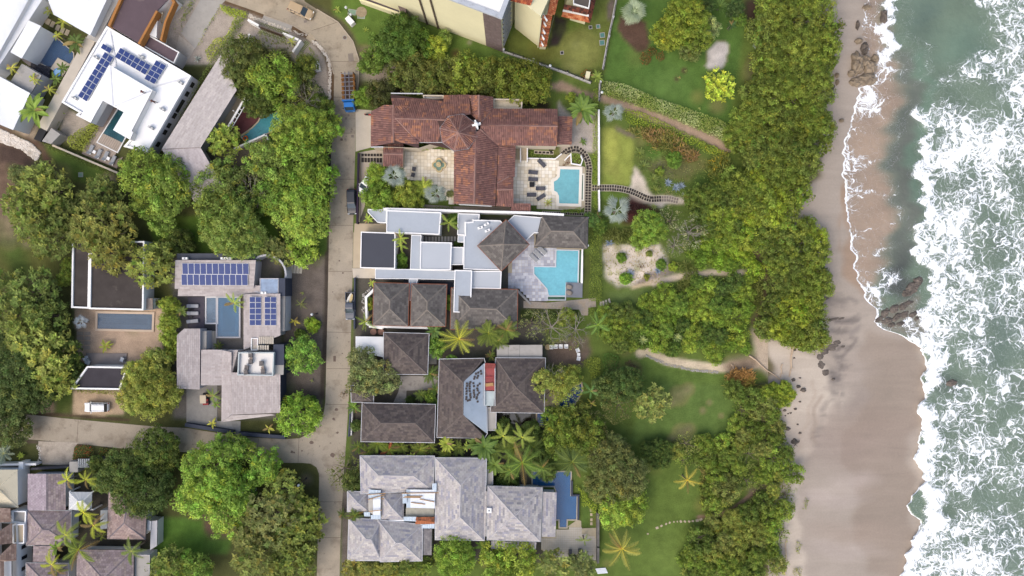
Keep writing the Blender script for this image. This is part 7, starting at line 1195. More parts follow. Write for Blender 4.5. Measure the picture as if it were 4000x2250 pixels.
plm('D',[(1150,115,130,'fan','#8ba383','large grey-green fan palm above the mulch bed',24,2.6),(660,1040,165,'banana','#5c8436','large dark banana clump at the end of the tiled roof',20,2.6),(960,1060,118,'fan',SIL,'silver fan palm beside the long hedge',10,2.8),(800,730,70,'banana','#6a8a34','leafy plant at the fence corner',12,1.2),(665,1340,45,'banana','#4f7430','small plant on the pale gravel',7,.5)])
plm('G',[(575,450,130,'fan',SIL,'silver fan palm between the porch roof and the courtyard',10,4.4),(975,620,125,'fan','#81948a','silver fan palm before the long tiled wing',10,4.4),(860,560,115,'areca','#8aa63a','bright spiky palm beside the silver palms',18,2.4),(1095,895,110,'plume','#6f9036','dark green palm in the villa roof gap',6,4.8),(640,1040,90,'plume','#88a840','bright palm in the sunken court behind the charcoal roof',8,4.0),(640,1110,70,'plume','#7fa23c','lower palm in the sunken court',7,3.6),(330,865,60,'banana','#82a83c','bright broad plant on the street lawn',9,.8)])
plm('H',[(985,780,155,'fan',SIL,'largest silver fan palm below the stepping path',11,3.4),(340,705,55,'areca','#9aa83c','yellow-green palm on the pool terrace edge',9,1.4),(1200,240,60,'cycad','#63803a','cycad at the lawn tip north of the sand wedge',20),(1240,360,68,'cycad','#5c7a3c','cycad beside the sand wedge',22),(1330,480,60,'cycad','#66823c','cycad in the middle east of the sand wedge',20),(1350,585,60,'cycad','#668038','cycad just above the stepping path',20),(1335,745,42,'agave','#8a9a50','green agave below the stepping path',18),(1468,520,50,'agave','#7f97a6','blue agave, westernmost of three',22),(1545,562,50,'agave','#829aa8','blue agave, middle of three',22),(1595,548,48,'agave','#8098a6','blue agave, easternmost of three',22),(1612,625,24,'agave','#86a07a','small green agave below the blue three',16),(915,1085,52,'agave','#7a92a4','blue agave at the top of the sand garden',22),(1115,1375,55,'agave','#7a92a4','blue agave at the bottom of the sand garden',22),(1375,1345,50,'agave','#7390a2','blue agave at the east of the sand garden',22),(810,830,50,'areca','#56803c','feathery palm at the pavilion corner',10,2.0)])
plm('R',[(510,60,78,'cycad','#4d7434','large dark cycad palm at the top edge',24,1.6),(620,240,60,'areca','#3f6638','dark blue-green palm beside the pale tree',12,1.8),(860,430,45,'fan','#7d9a80','small silver palm on the north lawn edge',10,.8),(862,615,36,'agave','#8aa040','green agave on the north lawn edge',16),(925,1115,55,'cycad','#4d6d3a','dark cycad under the shore trees',16,.8),(125,735,22,'banana','#8aa050','tiny sapling in the lawn',6,.3),(185,670,20,'banana','#6f8440','tiny sapling in its dirt ring',6,.3),(315,1025,20,'banana','#8a9a50','tiny sapling near the hedge',6,.3)])
plm('K',[(1190,780,185,'coconut','#9aa436','yellow-green coconut palm over the garden gap',14,5.5),(1470,730,140,'areca','#6d8a36','feathery palm below the third slate roof',22,4.0),(1640,700,130,'areca','#698838','second feathery palm below the third slate roof',20,4.0),(1560,800,110,'areca','#5c7d30','darker feathery palm above the grey slabs',16,3.4),(960,710,95,'banana','#4d7434','dark banana clump east of the white wall',14,2.6),(1490,945,60,'areca','#5a7a30','small feathery palm at the brown ridge',12,2.4),(920,1110,95,'areca','#557a36','round feathery palm at the brown pyramid corner',24,2.2),(830,1310,75,'areca','#5d8038','feathery palm in the concrete court',18,1.6),(970,1260,70,'areca','#507a34','feathery palm against the big brown roof',18,1.8),(980,1380,65,'areca','#4f7834','southern feathery palm against the big brown roof',18,1.8),(310,620,105,'coconut','#7aa03c','bright palm below the cranked white wall',8,2.6),(370,250,45,'banana','#8aa83c','bright plant at the villa drive',8,.8)])
plm('L',[(1050,650,130,'coconut','#5f9040','green palm at the end of the cobbled path',8,5.0),(985,1275,100,'plume','#558a44','green palm east of the curved pool',6,4.0),(990,1390,60,'plume','#a0a03c','yellowing palm below the green one',6,2.0),(1190,780,70,'areca','#5a7a30','feathery palm in the shade of the thicket',14,1.6),(1475,790,48,'cycad','#8aa060','pale shaggy palm in the thicket',18,2.0),(1800,770,45,'cycad','#8aa060','second pale shaggy palm in the thicket',18,2.0)])
plm('O',[(200,215,80,'areca','#5f9036','small palm at the lane beside the brown roof',12,1.6),(240,590,85,'areca','#56782e','feathery palm at the lane north of the grey villa',16,2.0),(420,560,105,'areca','#66862e','feathery palm between the brown and grey roofs, westernmost',20,2.6),(530,620,100,'areca','#6a8a2e','feathery palm with an orange frond between the roofs',18,2.4,None,None,'#a05a30'),(820,620,105,'areca','#728c34','feathery palm below the brown hip roof corner',20,2.4),(740,690,60,'banana','#a8b43c','yellow-green plant on the grey roof edge',9,2.8),(1070,560,90,'banana','#8aa030','bright broad-leaved clump between the roofs',18,3.0),(1060,660,80,'areca','#6f8a34','feathery palm below the broad-leaved clump',14,2.4),(1265,590,55,'banana','#86a83c','broad-leaved plant with an orange leaf',9,2.4,None,None,'#c07a34'),(90,1230,60,'areca','#4d6e2c','dark feathery palm at the lane beside the small pyramid',14,1.4),(210,1240,85,'areca','#5a7a2c','feathery palm over the small pyramid roof',18,3.4)])
plm('Q',[(460,230,140,'banana','#4f7630','dark drooping banana clump east of the brown roof',22,3.2),(560,400,110,'banana','#5a7f30','drooping banana clump beside the big grey roof',16,2.8),(640,130,130,'plume','#86a03c','bright foxtail palm, western of two',7,5.5),(820,140,135,'plume','#7d9a3c','bright foxtail palm, eastern of two',7,5.5),(820,380,190,'coconut','#5f8a38','large green coconut palm over the blue pool',14,6.0),(1290,370,185,'coconut','#56763c','large dark coconut palm at the pool corner',16,6.0),(1760,1190,195,'coconut','#9a9a44','yellow-green coconut palm on the south lawn',15,4.5),(1405,1110,75,'plume','#6f9040','young palm on the terrace',5,2.4),(460,1160,90,'banana','#5d8a36','banana clump below the grey roofs',10,2.0),(730,300,120,'areca','#6d8a3a','feathery palm under the foxtails',16,3.4)])
plm('V',[(740,725,118,'coconut','#a8a03c','yellowing coconut palm in the middle of the south lawn',8,3.5),(715,1415,40,'banana','#7d8a34','leafy plant at the bottom of the lawn',9,.6)])
plm('J',[(765,565,110,'plume','#86a840','bright palm leaning over the courtyard pool',7,4.2),(1390,572,70,'plume','#6f7f44','dull palm lying low in the gravel yard',6,1.4),(1330,735,55,'banana','#c0b53c','yellow plant in the gravel yard',6,.8),(1402,470,22,'banana','#6f8a40','tiny plant in the gravel yard',6,.3),(270,640,60,'banana','#52702e','dark banana plants beside the sun deck',12,2.2),(610,965,55,'areca','#5d7a2c','small palm below the courtyard pool',12,1.0),(1490,1295,22,'banana','#7a8a4a','tiny plant south of the round tree',6,.3)])
plm('N',[(555,370,62,'banana','#b0b03c','yellow plant beside the grey drive',6,1.0),(1090,415,60,'banana','#b0b040','yellow plant in the corner gravel bed',6,.8),(565,110,85,'plume','#6f9040','green palm beside the golf cart',8,2.6),(590,190,50,'banana','#5f8a34','leafy plant against the boarded wall',9,1.2)])
YF='#b0b52c'
plm('M',[(640,540,115,'plume','#a4b22e','yellow foxtail palm at the northern mauve roof',7,5.0),(810,540,110,'plume','#a0ae2e','yellow foxtail palm north of the white pavilion',7,5.0),(790,850,130,'plume','#aab42c','yellow foxtail palm below the white pavilion',7,5.2),(880,970,130,'plume','#a8b02c','yellow foxtail palm in the middle of the palm court',7,5.2),(620,1060,140,'plume','#7f9a34','green foxtail palm over the hipped mauve roof',7,5.4),(745,1200,190,'coconut','#6f9038','large green palm over the palm court',13,6.0),(490,1340,130,'plume','#a4ac2e','yellow foxtail palm over the lower mauve roof',7,5.2),(540,1180,90,'banana','#6f9a38','broad-leaved palm at the mauve roof corner',9,3.6),(1240,1215,125,'plume','#6a8a40','green palm over the southern mauve roof',9,5.0),(40,290,130,'cycad','#7f9a8a','big blue-green spiky palm at the left edge',26,1.2),(200,310,45,'banana','#7fa030','bright plant beside the spiky palm',10,.6),(960,1070,60,'areca','#6a7f2c','small palm by the grey slab',10,2.0),(540,1400,90,'plume','#7d8a34','duller palm behind the lower yellow foxtail',7,4.2)])
plm('I',[(770,620,80,'fan','#9aaab0','silver fan palm in the sandy courtyard',12,2.0),(1000,850,70,'banana','#8a9a34','sparse yellow-green shrub in the sandy courtyard',9,.6),(1480,440,60,'areca','#6a7f28','green palm behind the black roof corner',12,1.6)])
plm('O',[(330,640,85,'areca','#5f7d2e','feathery palm against the grey roof edge, nearest the lane',16,2.2),(640,590,95,'areca','#647f30','feathery palm filling the gap south of the brown hip roof',16,2.2),(930,600,85,'areca','#667f2e','feathery palm at the corner between brown and grey roofs',15,2.2),(1190,600,90,'areca','#5d7a30','feathery palm west of the dark banana clump',16,2.4),(1350,560,105,'banana','#52752e','drooping banana clump south of the zinc slope',16,2.6),(1420,680,110,'banana','#4f7230','drooping banana clump over the big grey roof corner',16,2.8)])
plm('Q',[(560,260,120,'areca','#5c7c32','feathery palm between the banana clumps and the foxtails',18,3.0),(740,240,130,'areca','#628034','feathery palm below the western foxtail',18,3.6),(930,230,120,'areca','#56762f','feathery palm east of the foxtails',18,3.4),(700,450,120,'coconut','#668a3c','coconut palm over the grey roof edge',11,4.6),(1010,420,130,'coconut','#5d803a','coconut palm beside the pool arm',12,4.8)])
tt('Q',[(640,60,110,FI,'#46652a','dark leafy tree under the brown pyramid eave',1.6),(900,90,120,FI,'#4a6a2c','dark leafy tree by the pond',1.8),(560,560,60,FI,'#3f5e28','dark shrub in the pool court corner',1.0)])
# ------------------------------------------------------------------ vehicles
m_tyre=mat('tyre_rubber','#1a1a1b',.8,.1,2);m_rim=mat('wheel_rim','#9a9c9e',.35,.05,2,metal=.6);m_lamp=mat('headlamp','#e2e6ea',.15,.02,1);m_tail=mat('tail_lamp','#a02822',.3,.02,1);m_carglass=mat('car_glass','#39444c',.06,.1,1,spec=.7)
def hoop(x,hw,z0,z1,r=.18,n=3):
 """a rounded cross-section ring in the yz plane"""
 pts=[]
 for sy,sz,a0 in((1,1,0),(-1,1,90),(-1,-1,180),(1,-1,270)):
  for k in range(n):a=math.radians(a0+90*k/(n-1));rr=min(r,(z1-z0)/2.2);pts.append(Vector((x,sy*(hw-rr)+rr*math.cos(a),(z1-rr if sz>0 else z0+rr)+rr*math.sin(a))))
 return pts
def wheels(t,xs,hw,r=.36):
 for x in xs:
  for s in(-1,1):
   w_=MB().tube((x,s*(hw-.22),r),(x,s*hw,r),r,n=16).build('wheel',m_tyre,t,local=True);MB().tube((x,s*(hw-.02),r),(x,s*(hw+.02),r),r*.55,n=12).build('rim',m_rim,w_,local=True)
def car(p,head,label,body,kind='suv',L=4.7,hw=.92,name='parked_car',rack=False,hgt=0.0,scale=1.0):
 """head: direction of the bonnet in radians"""
 t=thing(name,label,'pickup truck' if kind=='pickup' else 'car',W(p,.8).xy.to_3d(),head,None,scale);h=L/2;cab0,cab1=(-.15*L,.20*L)if kind=='pickup' else(-.46*L,.20*L);zb,zr=.98,1.72
 if kind=='pickup':
  st=[(-.02-.2*L,.96),(0,1.0),(.22*L,1.02),(.34*L,.98),(.46*L,.9),(.5*L,.72)];rr=[hoop(x,hw*(1 if x<.4*L else.93),.38,z)for x,z in st]
  MB().loft(rr).build('body',body,t,smooth=False,local=True)
  bed=MB();bx0,bx1=-.5*L,-.2*L
  for c_,d_ in((((bx0+bx1)/2,0,.55),(bx1-bx0,hw*2,.3)),(((bx0+bx1)/2,hw-.05,.8),(bx1-bx0,.1,.45)),(((bx0+bx1)/2,-hw+.05,.8),(bx1-bx0,.1,.45)),((bx0+.05,0,.8),(.1,hw*1.8,.45))):bed.box(c_,d_)
  bed.build('bed',body,t,local=True);MB().box(((bx0+bx1)/2,0,.72),(bx1-bx0-.2,hw*1.75,.05)).build('bed_liner',m_black,t,local=True)
 else:
  st=[(-.5*L,.85),(-.47*L,.98),(0,1.0),(.22*L,1.02),(.36*L,.96),(.46*L,.86),(.5*L,.66)];MB().loft([hoop(x,hw*(1 if abs(x)<.42*L else.93),.36,z)for x,z in st]).build('body',body,t,local=True)
 wn=.62 if kind!='pickup' else.5
 MB().loft([hoop(cab0,hw*.9,zb-.1,zb+.05,.05),hoop(cab0+(.16 if kind!='pickup' else.2),hw*.80,zb-.1,zr-.04,.12),hoop(cab1-.55,hw*.80,zb-.1,zr-.02,.12),hoop(cab1+.30,hw*.88,zb-.1,zb+.02,.05)]).build('greenhouse',m_carglass,t,local=True)
 rf=MB().loft([hoop(cab0+.18,hw*.76,zr-.12,zr,.05),hoop(cab0+.5,hw*.80,zr-.12,zr+.05,.06),hoop(cab1-.75,hw*.80,zr-.12,zr+.05,.06),hoop(cab1-.50,hw*.76,zr-.12,zr,.05)]).build('roof',body,t,local=True)
 for s in(-1,1):
  for a in(.15,.5,.85):x_=cab0+.2+(cab1-cab0-.7)*a;MB().box((x_,s*hw*.855,1.32),(.09,.06,.7),rx=s*.2).build('pillar',body,t,local=True)
  MB().tube((cab1-.55,s*hw*.8,zr),(cab1+.28,s*hw*.88,zb),.05,n=4).build('pillar',body,t,local=True)
  MB().box((cab1-.1,s*(hw+.1),1.12),(.12,.2,.14)).build('mirror',body,t,local=True);MB().box((h-.12,s*hw*.72,.74),(.2,.34,.14)).build('headlight',m_lamp,t,local=True);MB().box((-h+.04,s*hw*.8,.82),(.1,.2,.26)).build('taillight',m_tail,t,local=True)
  if rack:MB().box(((cab0+cab1)/2-.2,s*hw*.6,zr+.1),((cab1-cab0)*.75,.05,.05)).build('roof_rail',m_steel,t,local=True)
 MB().box((h-.02,0,.5),(.14,hw*1.8,.22)).build('bumper',m_steel if kind=='pickup' else body,t,local=True);wheels(t,(.31*L,-.30*L),hw);return t
P_BEI,P_BLK,P_NAV,P_WHT=mat('beige_car_paint','#b09a7c',.35,.05,.8,spec=.6),mat('black_car_paint','#1f2126',.25,.05,.8,spec=.7),mat('slate_car_paint','#3f4654',.3,.05,.8,spec=.6),mat('white_car_paint','#e9ebec',.3,.03,.8,spec=.6)
car(pp('B',1145,100),math.radians(-24),'dusty beige SUV driving round the bend at the top',P_BEI,'suv',5.0,.98);car(pp('G',178,695),math.radians(-88),'black SUV parked beside the low red-tiled-house wall',P_BLK,'suv',4.9,.95);pk=car(pp('K',163,470),math.radians(-90),'slate-blue pickup with surfboards parked by the villa lawn',P_NAV,'pickup',5.3,.92,'pickup_truck');car(pp('G',310,530),math.radians(-125),'small white car half hidden under the courtyard trees',P_WHT,'suv',4.0,.85);car(pp('a',1365,510),math.radians(180),'white SUV with a roof rack on the sandy forecourt',P_WHT,'suv',4.7,.92,rack=True);car(pp('N',850,1005),math.radians(20),'silver car glimpsed under the tufted grove',P_WHT,'suv',4.4,.88)
for i,(dx,col,ln)in enumerate(((-.18,'#e8e2d4',2.1),(.25,'#d9c08a',2.0))):
 b0=W(pp('K',163,395),1.0);mb=MB();rs_=[[Vector((x,y,z))for y,z in((-w_,0),(0,.05),(w_,0),(0,-.05))]for x,w_ in((-ln/2,.02),(-ln*.35,.2),(0,.27),(ln*.35,.2),(ln/2,.03))]
 mb.loft(rs_);o=mb.build('surfboard',mat('surfboard'+str(i),col,.3,.04,1),None);o.location=(b0 .x+dx*.9,b0 .y-.2*i,1.05+.1*i);o.rotation_euler=(.15,.1,math.radians(65+12*i));tag(o,['white surfboard lying in the pickup bed','yellowish surfboard lying in the pickup bed'][i],'surfboard')
t=thing('cargo_truck','blue-cab truck with a tall timber cage body on the lane','truck',W(pp('B',1610,880),1).xy.to_3d(),math.radians(-88));m_blue=mat('blue_cab_paint','#1f6fb8',.4,.06,.8,spec=.5);m_cage=mat('cage_timber','#a06f3d',.85,.15,2)
MB().loft([hoop(1.95,.95,.7,2.0,.15),hoop(2.1,1.0,.6,2.35,.2),hoop(3.0,1.0,.6,2.35,.2),hoop(3.45,.96,.6,1.55,.2),hoop(3.6,.9,.6,1.3,.2)]).build('cab',m_blue,t,local=True);MB().add([(3.02,-.85,2.32),(3.02,.85,2.32),(3.47,.8,1.6),(3.47,-.8,1.6)],[[0,3,2,1]]).build('windscreen',m_carglass,t,local=True);MB().box((-.9,0,.85),(5.4,2.2,.18)).build('bed_floor',mat('truck_floor','#5d4a3c',.9,.2,1),t,local=True);MB().box((1.85,0,1.9),(.14,2.3,2.2)).build('headboard',m_blue,t,local=True)
for s in(-1,1):
 for z in(1.15,1.55,1.95,2.35,2.7):MB().box((-.9,s*1.1,z),(5.4,.06,.16)).build('side_slat',m_cage,t,local=True)
 for x in(-3.5,-2.2,-.9,.4,1.7):MB().box((x,s*1.16,1.85),(.1,.08,2.0)).build('stake',m_dark,t,local=True)
for i in range(7):MB().box((-3.3+i*.82,0,2.8),(.08,2.3,.08)).build('cross_bar',m_steel,t,local=True)
for y in(-.4,.35):MB().box((-.9,y,2.9),(5.4,.16,.08)).build('top_rail',mat('grey_rail','#6f6c74'),t,local=True)
for s in(-1,1):MB().box((3.55,s*.7,.85),(.12,.3,.2)).build('headlight',m_lamp,t,local=True);MB().box((3.1,s*1.18,1.8),(.08,.2,.35)).build('mirror',m_black,t,local=True)
wheels(t,(2.7,-2.2),1.02,.45)
for o_,r_ in((t,0),):pass
t=thing('golf_cart','golf cart with a beige canopy and red seats on the grey drive','golf cart',W(pp('N',495,145),.5).xy.to_3d(),math.radians(92));MB().loft([hoop(-1.1,.55,.3,.62,.1),hoop(.5,.6,.3,.5,.1),hoop(1.15,.5,.3,.85,.15),hoop(1.3,.4,.35,.6,.1)]).build('body',m_dark,t,local=True);MB().loft([hoop(-.55,.6,1.78,1.88,.05),hoop(1.0,.6,1.78,1.88,.05)]).build('canopy',mat('beige_canopy','#c2b39b',.6,.04,1),t,local=True);MB().box((-.1,0,.72),(.5,1.05,.16)).build('seat',mat('red_seat','#8d2b30',.6),t,local=True);MB().box((-.85,0,.75),(.45,1.05,.18)).build('seat',mat('red_seat','#8d2b30'),t,local=True)
for x in(-.5,.95):
 for s in(-1,1):MB().tube((x,s*.52,.6),(x,s*.55,1.8),.025).build('post',m_steel,t,local=True)
wheels(t,(.85,-.75),.6,.22)
t=thing('motorbike','black and red motorbike parked against the tiled house eave','motorbike',W(pp('B',1790,1085),.5).xy.to_3d(),math.radians(-8))
for x in(-.62,.68):w_=MB().lathe((0,0,0),[(.3,-.05),(.3,.05)],14).build('wheel',m_tyre,t,local=True);w_.location=(x,0,.3);w_.rotation_euler=(math.pi/2,0,0)
MB().loft([hoop(-.75,.1,.6,.75,.05),hoop(-.2,.16,.5,.82,.08),hoop(.2,.14,.5,.85,.08),hoop(.5,.08,.6,.9,.05)]).build('body',m_black,t,local=True);MB().loft([hoop(.05,.14,.78,.96,.06),hoop(.45,.15,.75,1.0,.06),hoop(.62,.06,.7,.9,.03)]).build('fuel_tank',mat('red_paint','#b3322a',.4),t,local=True);MB().tube((.5,-.36,1.02),(.5,.36,1.02),.025).build('handlebar',m_steel,t,local=True);MB().box((-.75,0,.78),(.2,.14,.1)).build('tail_light',m_tail,t,local=True)
# ------------------------------------------------------------------ people
def person(p,z,rz,shirt,trousers,label,lean=0.0,skin='#8a5f47',cap=None,arm=.3,stride=.12,name='person'):
 t=thing(name,label,'person',W(p,z),rz);L=lean
 pt=[(0,0,.93),(.10*L,0,1.10),(.32*L,0,1.32),(.40*L,0,1.43),(.46*L,0,1.52),(.55*L,0,1.62),(.56*L,0,1.72)];ra=[.15,.15,.17,.10,.055,.095,.085];ed=[(i,i+1)for i in range(6)]
 for s in(-1,1):
  b=len(pt);st=stride*s;pt+=[(0,s*.10,.86),(st*.6+.04,s*.11,.48),(st-.02,s*.11,.08),(st+.16,s*.12,.04)];ra+=[.10,.068,.05,.042];ed+=[(0,b),(b,b+1),(b+1,b+2),(b+2,b+3)]
  b=len(pt);pt+=[(.36*L,s*.19,1.37),(.34*L+.06,s*.25,1.10),(.34*L+arm,s*.20,.96),(.34*L+arm+.09,s*.19,.95)];ra+=[.062,.05,.04,.038];ed+=[(3,b),(b,b+1),(b+1,b+2),(b+2,b+3)]
 me=bpy.data.meshes.new('body');me.from_pydata(pt,ed,[]);o=linkobj('body',me,t);md=o.modifiers.new('skin','SKIN');sv=me.skin_vertices[0].data if me.skin_vertices else None
 if sv is None:
  me.attributes
 m=mat('clothes_'+shirt[1:]+trousers[1:],shirt,.85,.08,5);T_=m.node_tree;N=T_.nodes
 if 'tc' not in N:
  tc=N.new('ShaderNodeTexCoord');tc.name='tc';sx=N.new('ShaderNodeSeparateXYZ');T_.links.new(tc.outputs['Object'],sx.inputs[0]);cr=N.new('ShaderNodeValToRGB');cr.color_ramp.interpolation='CONSTANT';e=cr.color_ramp.elements;e[0].color=(*hx('#2b2622',.8),1);e[0].position=0
  e[1].position=.05;e[1].color=(*hx(trousers,.8),1);x=e.new(.48);x.color=(*hx(shirt,.8),1);x=e.new(.74);x.color=(*hx(skin,.8),1);x=e.new(.82);x.color=(*hx(cap or '#231c18',.8),1)
  ml=N.new('ShaderNodeMath');ml.operation='MULTIPLY';ml.inputs[1].default_value=.5;T_.links.new(sx.outputs[2],ml.inputs[0]);T_.links.new(ml.outputs[0],cr.inputs[0]);T_.links.new(cr.outputs[0],N['Principled BSDF'].inputs['Base Color'])
 me.materials.append(m)
 if not me.skin_vertices:
  bpy.context.view_layer.objects.active=o
  try:bpy.ops.mesh.customdata_skin_add()
  except Exception:pass
 if me.skin_vertices:
  for i,r in enumerate(ra):me.skin_vertices[0].data[i].radius=(r,r)
  me.skin_vertices[0].data[0].use_root=True
 o.modifiers.new('sub','SUBSURF').levels=1;o.modifiers['sub'].render_levels=1;return t
person(pp('Z',568,365),5.2,math.radians(160),'#7d4a48','#2c2426','person in a maroon shirt and dark trousers standing on the white roof',.12,cap='#2a2a2c',arm=.3);person(pp('Z',613,403),3.75,math.radians(165),'#6a4038','#2f2726','person with a blue cap stooping below the raised white roof',.9,cap='#2d56b8',arm=.35,stride=.22);person(pp('Z',1362,306),.03,math.radians(-90),'#2a2b48','#b0654e','person in a navy top standing at the rear of the blue truck',.1,arm=.1)
# ------------------------------------------------------------------ furniture
def lounger_proto(label,cush,frame,group,L=1.95,wd=.68):
 t=thing('sun_lounger',label,'sun lounger',(0,0,0),0,group);MB().box((0,0,.3),(L,wd,.06)).build('frame',frame,t,local=True)
 for x in(-L*.42,L*.42):
  for y in(-wd*.4,wd*.4):MB().box((x,y,.14),(.07,.07,.28)).build('leg',frame,t,local=True)
 MB().loft([[Vector((x,y,z))for y,z in((-wd*.46,.33),(wd*.46,.33),(wd*.44,.42),(-wd*.44,.42))]for x in(-L*.22,0,L*.48)]).build('mattress',cush,t,local=True)
 MB().add([Vector((-L*.22,-wd*.46,.36)),Vector((-L*.22,wd*.46,.36)),Vector((-L*.5,wd*.46,.66)),Vector((-L*.5,-wd*.46,.66)),Vector((-L*.22,-wd*.46,.44)),Vector((-L*.22,wd*.46,.44)),Vector((-L*.5,wd*.46,.75)),Vector((-L*.5,-wd*.46,.75))],[[0,3,2,1],[4,5,6,7],[0,1,5,4],[2,3,7,6],[0,4,7,3],[1,2,6,5]]).build('backrest',cush,t,local=True);return t
def place(pr,lst,v,z):
 for i,(x,y,a,label)in enumerate(lst):o=pr if i==0 else copy_tree(pr);o.location=W(pp(v,x,y),z);o.rotation_euler=(0,0,math.radians(a));o['label']=label
m_cgrey=mat('dark_grey_cushion','#55555c',.9,.08,2);m_cpale=mat('pale_grey_cushion','#b4b4b8',.9,.06,2);m_cmid=mat('silver_mesh','#9a9c9e',.7,.06,2)
place(lounger_proto('x',m_cgrey,m_dark,'dark loungers on the cream terrace',1.85,.75),[(280,335,-45,'dark lounger turned diagonally near the terrace stairs'),(198,421,-5,'dark lounger straight below the diagonal one'),(198,486,-4,'dark lounger just above the black table'),(268,573,0,'dark lounger nearest the pool bay'),(183,632,0,'dark lounger farthest from the pool at the south'),(272,655,32,'dark lounger tilted at the south end of the terrace')],'H',.16)
place(lounger_proto('x',m_cmid,m_white,'white-framed loungers on the grey terrace',2.0,.8),[(205,1225,-45,'white-framed lounger nearest the slate pyramid'),(242,1188,-45,'middle white-framed lounger on the grey terrace'),(285,1156,-45,'white-framed lounger nearest the slate pavilion')],'H',.15)
place(lounger_proto('x',m_cmid,m_white,'loungers on the pale deck',1.9,.7),[(865,207,65,'deck lounger nearest the shrub bed'),(940,247,65,'second deck lounger from the shrub bed'),(1005,268,65,'third deck lounger from the shrub bed'),(1075,308,65,'deck lounger nearest the tufted trees')],'E',.2)
place(lounger_proto('x',m_cpale,m_steel,'loungers on the dark deck',2.1,.7),[(380,592,0,'northernmost pale lounger on the dark deck'),(380,660,0,'middle pale lounger on the dark deck'),(378,735,5,'southernmost pale lounger on the dark deck')],'J',.26)
place(lounger_proto('x',m_cgrey,m_dark,'dark loungers on the stone terrace',1.9,.65),[(1272,1240,90,'dark lounger west of the round table on the stone terrace'),(1362,1230,90,'dark lounger east of the round table on the stone terrace')],'Q',.12)
def table(p,z,m,label,r=.4,sq=True,rz=0.0,h=.45):
 t=thing('side_table',label,'table',W(p,z),rz)
 if sq:MB().box((0,0,h),(r*2,r*2,.06)).build('table_top',m,t,local=True)
 else:MB().lathe((0,0,h),[(r,0),(r,.05)],18).build('table_top',m,t,local=True)
 for a in range(4):MB().tube((r*.6*math.cos(a*1.57+.78),r*.6*math.sin(a*1.57+.78),0),(r*.6*math.cos(a*1.57+.78),r*.6*math.sin(a*1.57+.78),h),.03).build('leg',m,t,local=True)
 return t
table(pp('H',188,537),.16,m_black,'black square table between the dark loungers',.48);table(pp('E',902,230),.2,m_white,'white side table between the first two deck loungers',.3,rz=-.45);table(pp('E',1033,292),.2,m_white,'white side table between the last two deck loungers',.3,rz=-.45);table(pp('J',366,625),.26,m_dark,'small dark table between the upper deck loungers',.22,False);table(pp('J',366,698),.26,m_dark,'small dark table between the lower deck loungers',.22,False);table(pp('Q',1310,1252),.12,m_black,'round black table between the terrace loungers',.28,False);table(pp('J',928,1085),4.46,m_wood,'western round table on the white roof terrace',.3,False);table(pp('J',1037,1172),4.46,m_wood,'eastern round table on the white roof terrace',.3,False);table(pp('L',578,858),.05,mat('straw','#b39a74',.9,.15,3),'round straw-coloured table by the bare tree',.55,False)
def chair_proto(label,m,group,s=.68):
 t=thing('armchair',label,'chair',(0,0,0),0,group);MB().box((0,0,.38),(s,s,.14)).build('seat',m,t,local=True);MB().box((-s*.45,0,.62),(.12,s,.5),ry=-.15).build('backrest',m,t,local=True)
 for y in(-s*.5,s*.5):MB().box((0,y,.56),(s,.08,.06)).build('armrest',m,t,local=True)
 for x in(-s*.42,s*.42):
  for y in(-s*.42,s*.42):MB().box((x,y,.16),(.06,.06,.32)).build('leg',m,t,local=True)
 return t
place(chair_proto('x',mat('taupe_wicker','#6f6a68',.85,.15,4),'armchairs on the white roof terrace',.8),[(922,1052,180,'armchair at the north west of the roof terrace'),(922,1116,180,'armchair below the western round table'),(1024,1132,180,'armchair above the eastern round table'),(1040,1206,180,'armchair below the eastern round table'),(885,1170,170,'tilted armchair beside the terrace stair box'),(880,1216,190,'tilted armchair at the south west of the roof terrace')],'J',4.46)
place(chair_proto('x',m_cgrey,'chairs in the cream courtyard',.72),[(768,391,170,'northern dark armchair in the cream courtyard'),(758,446,165,'southern dark armchair in the cream courtyard')],'G',.09);place(chair_proto('x',mat('dark_wood','#5a3a2c',.7,.1,3),'chairs',.7),[(938,178,-90,'brown wooden chair between the two potted palms')],'G',.09)
place(chair_proto('x',m_white,'white chairs on the mulched patio',.7),[(652,850,90,'white chair second from the straw table'),(700,848,90,'white chair third from the straw table'),(750,848,90,'white chair easternmost of the upper row'),(860,886,20,'white chair north of the white stool'),(868,965,-10,'white chair south of the white stool'),(612,855,90,'white chair nearest the straw table')],'L',.03);table(pp('L',868,928),.03,m_white,'white square stool between two white chairs',.3,h=.35)
place(chair_proto('x',mat('white_shell','#cfd2d4',.6),'shell chairs on the timber deck',.75),[(825,962,20,'northern white shell chair at the timber deck'),(842,1000,-20,'southern white shell chair at the timber deck'),(1165,975,160,'white shell chair at the east end of the timber deck')],'I',.2);table(pp('I',845,975),.2,m_steel,'round grey table between the shell chairs',.32,False)
for i,y in enumerate((290,345)):
 mb=MB();mb.loft([hoop(-.62,.22,0,.3,.15,4),hoop(-.35,.42,0,.55,.25,4),hoop(.2,.45,0,.42,.2,4),hoop(.62,.25,0,.22,.1,4)]);o=mb.build('beanbag',mat('taupe_fabric','#94897e',.95,.08,2),None,True);o.location=W(pp('L',782,y),.39);o.rotation_euler=(0,0,-.35);tag(o,['northern taupe beanbag on the grey deck','southern taupe beanbag on the grey deck'][i],'beanbag','beanbags on the grey deck')
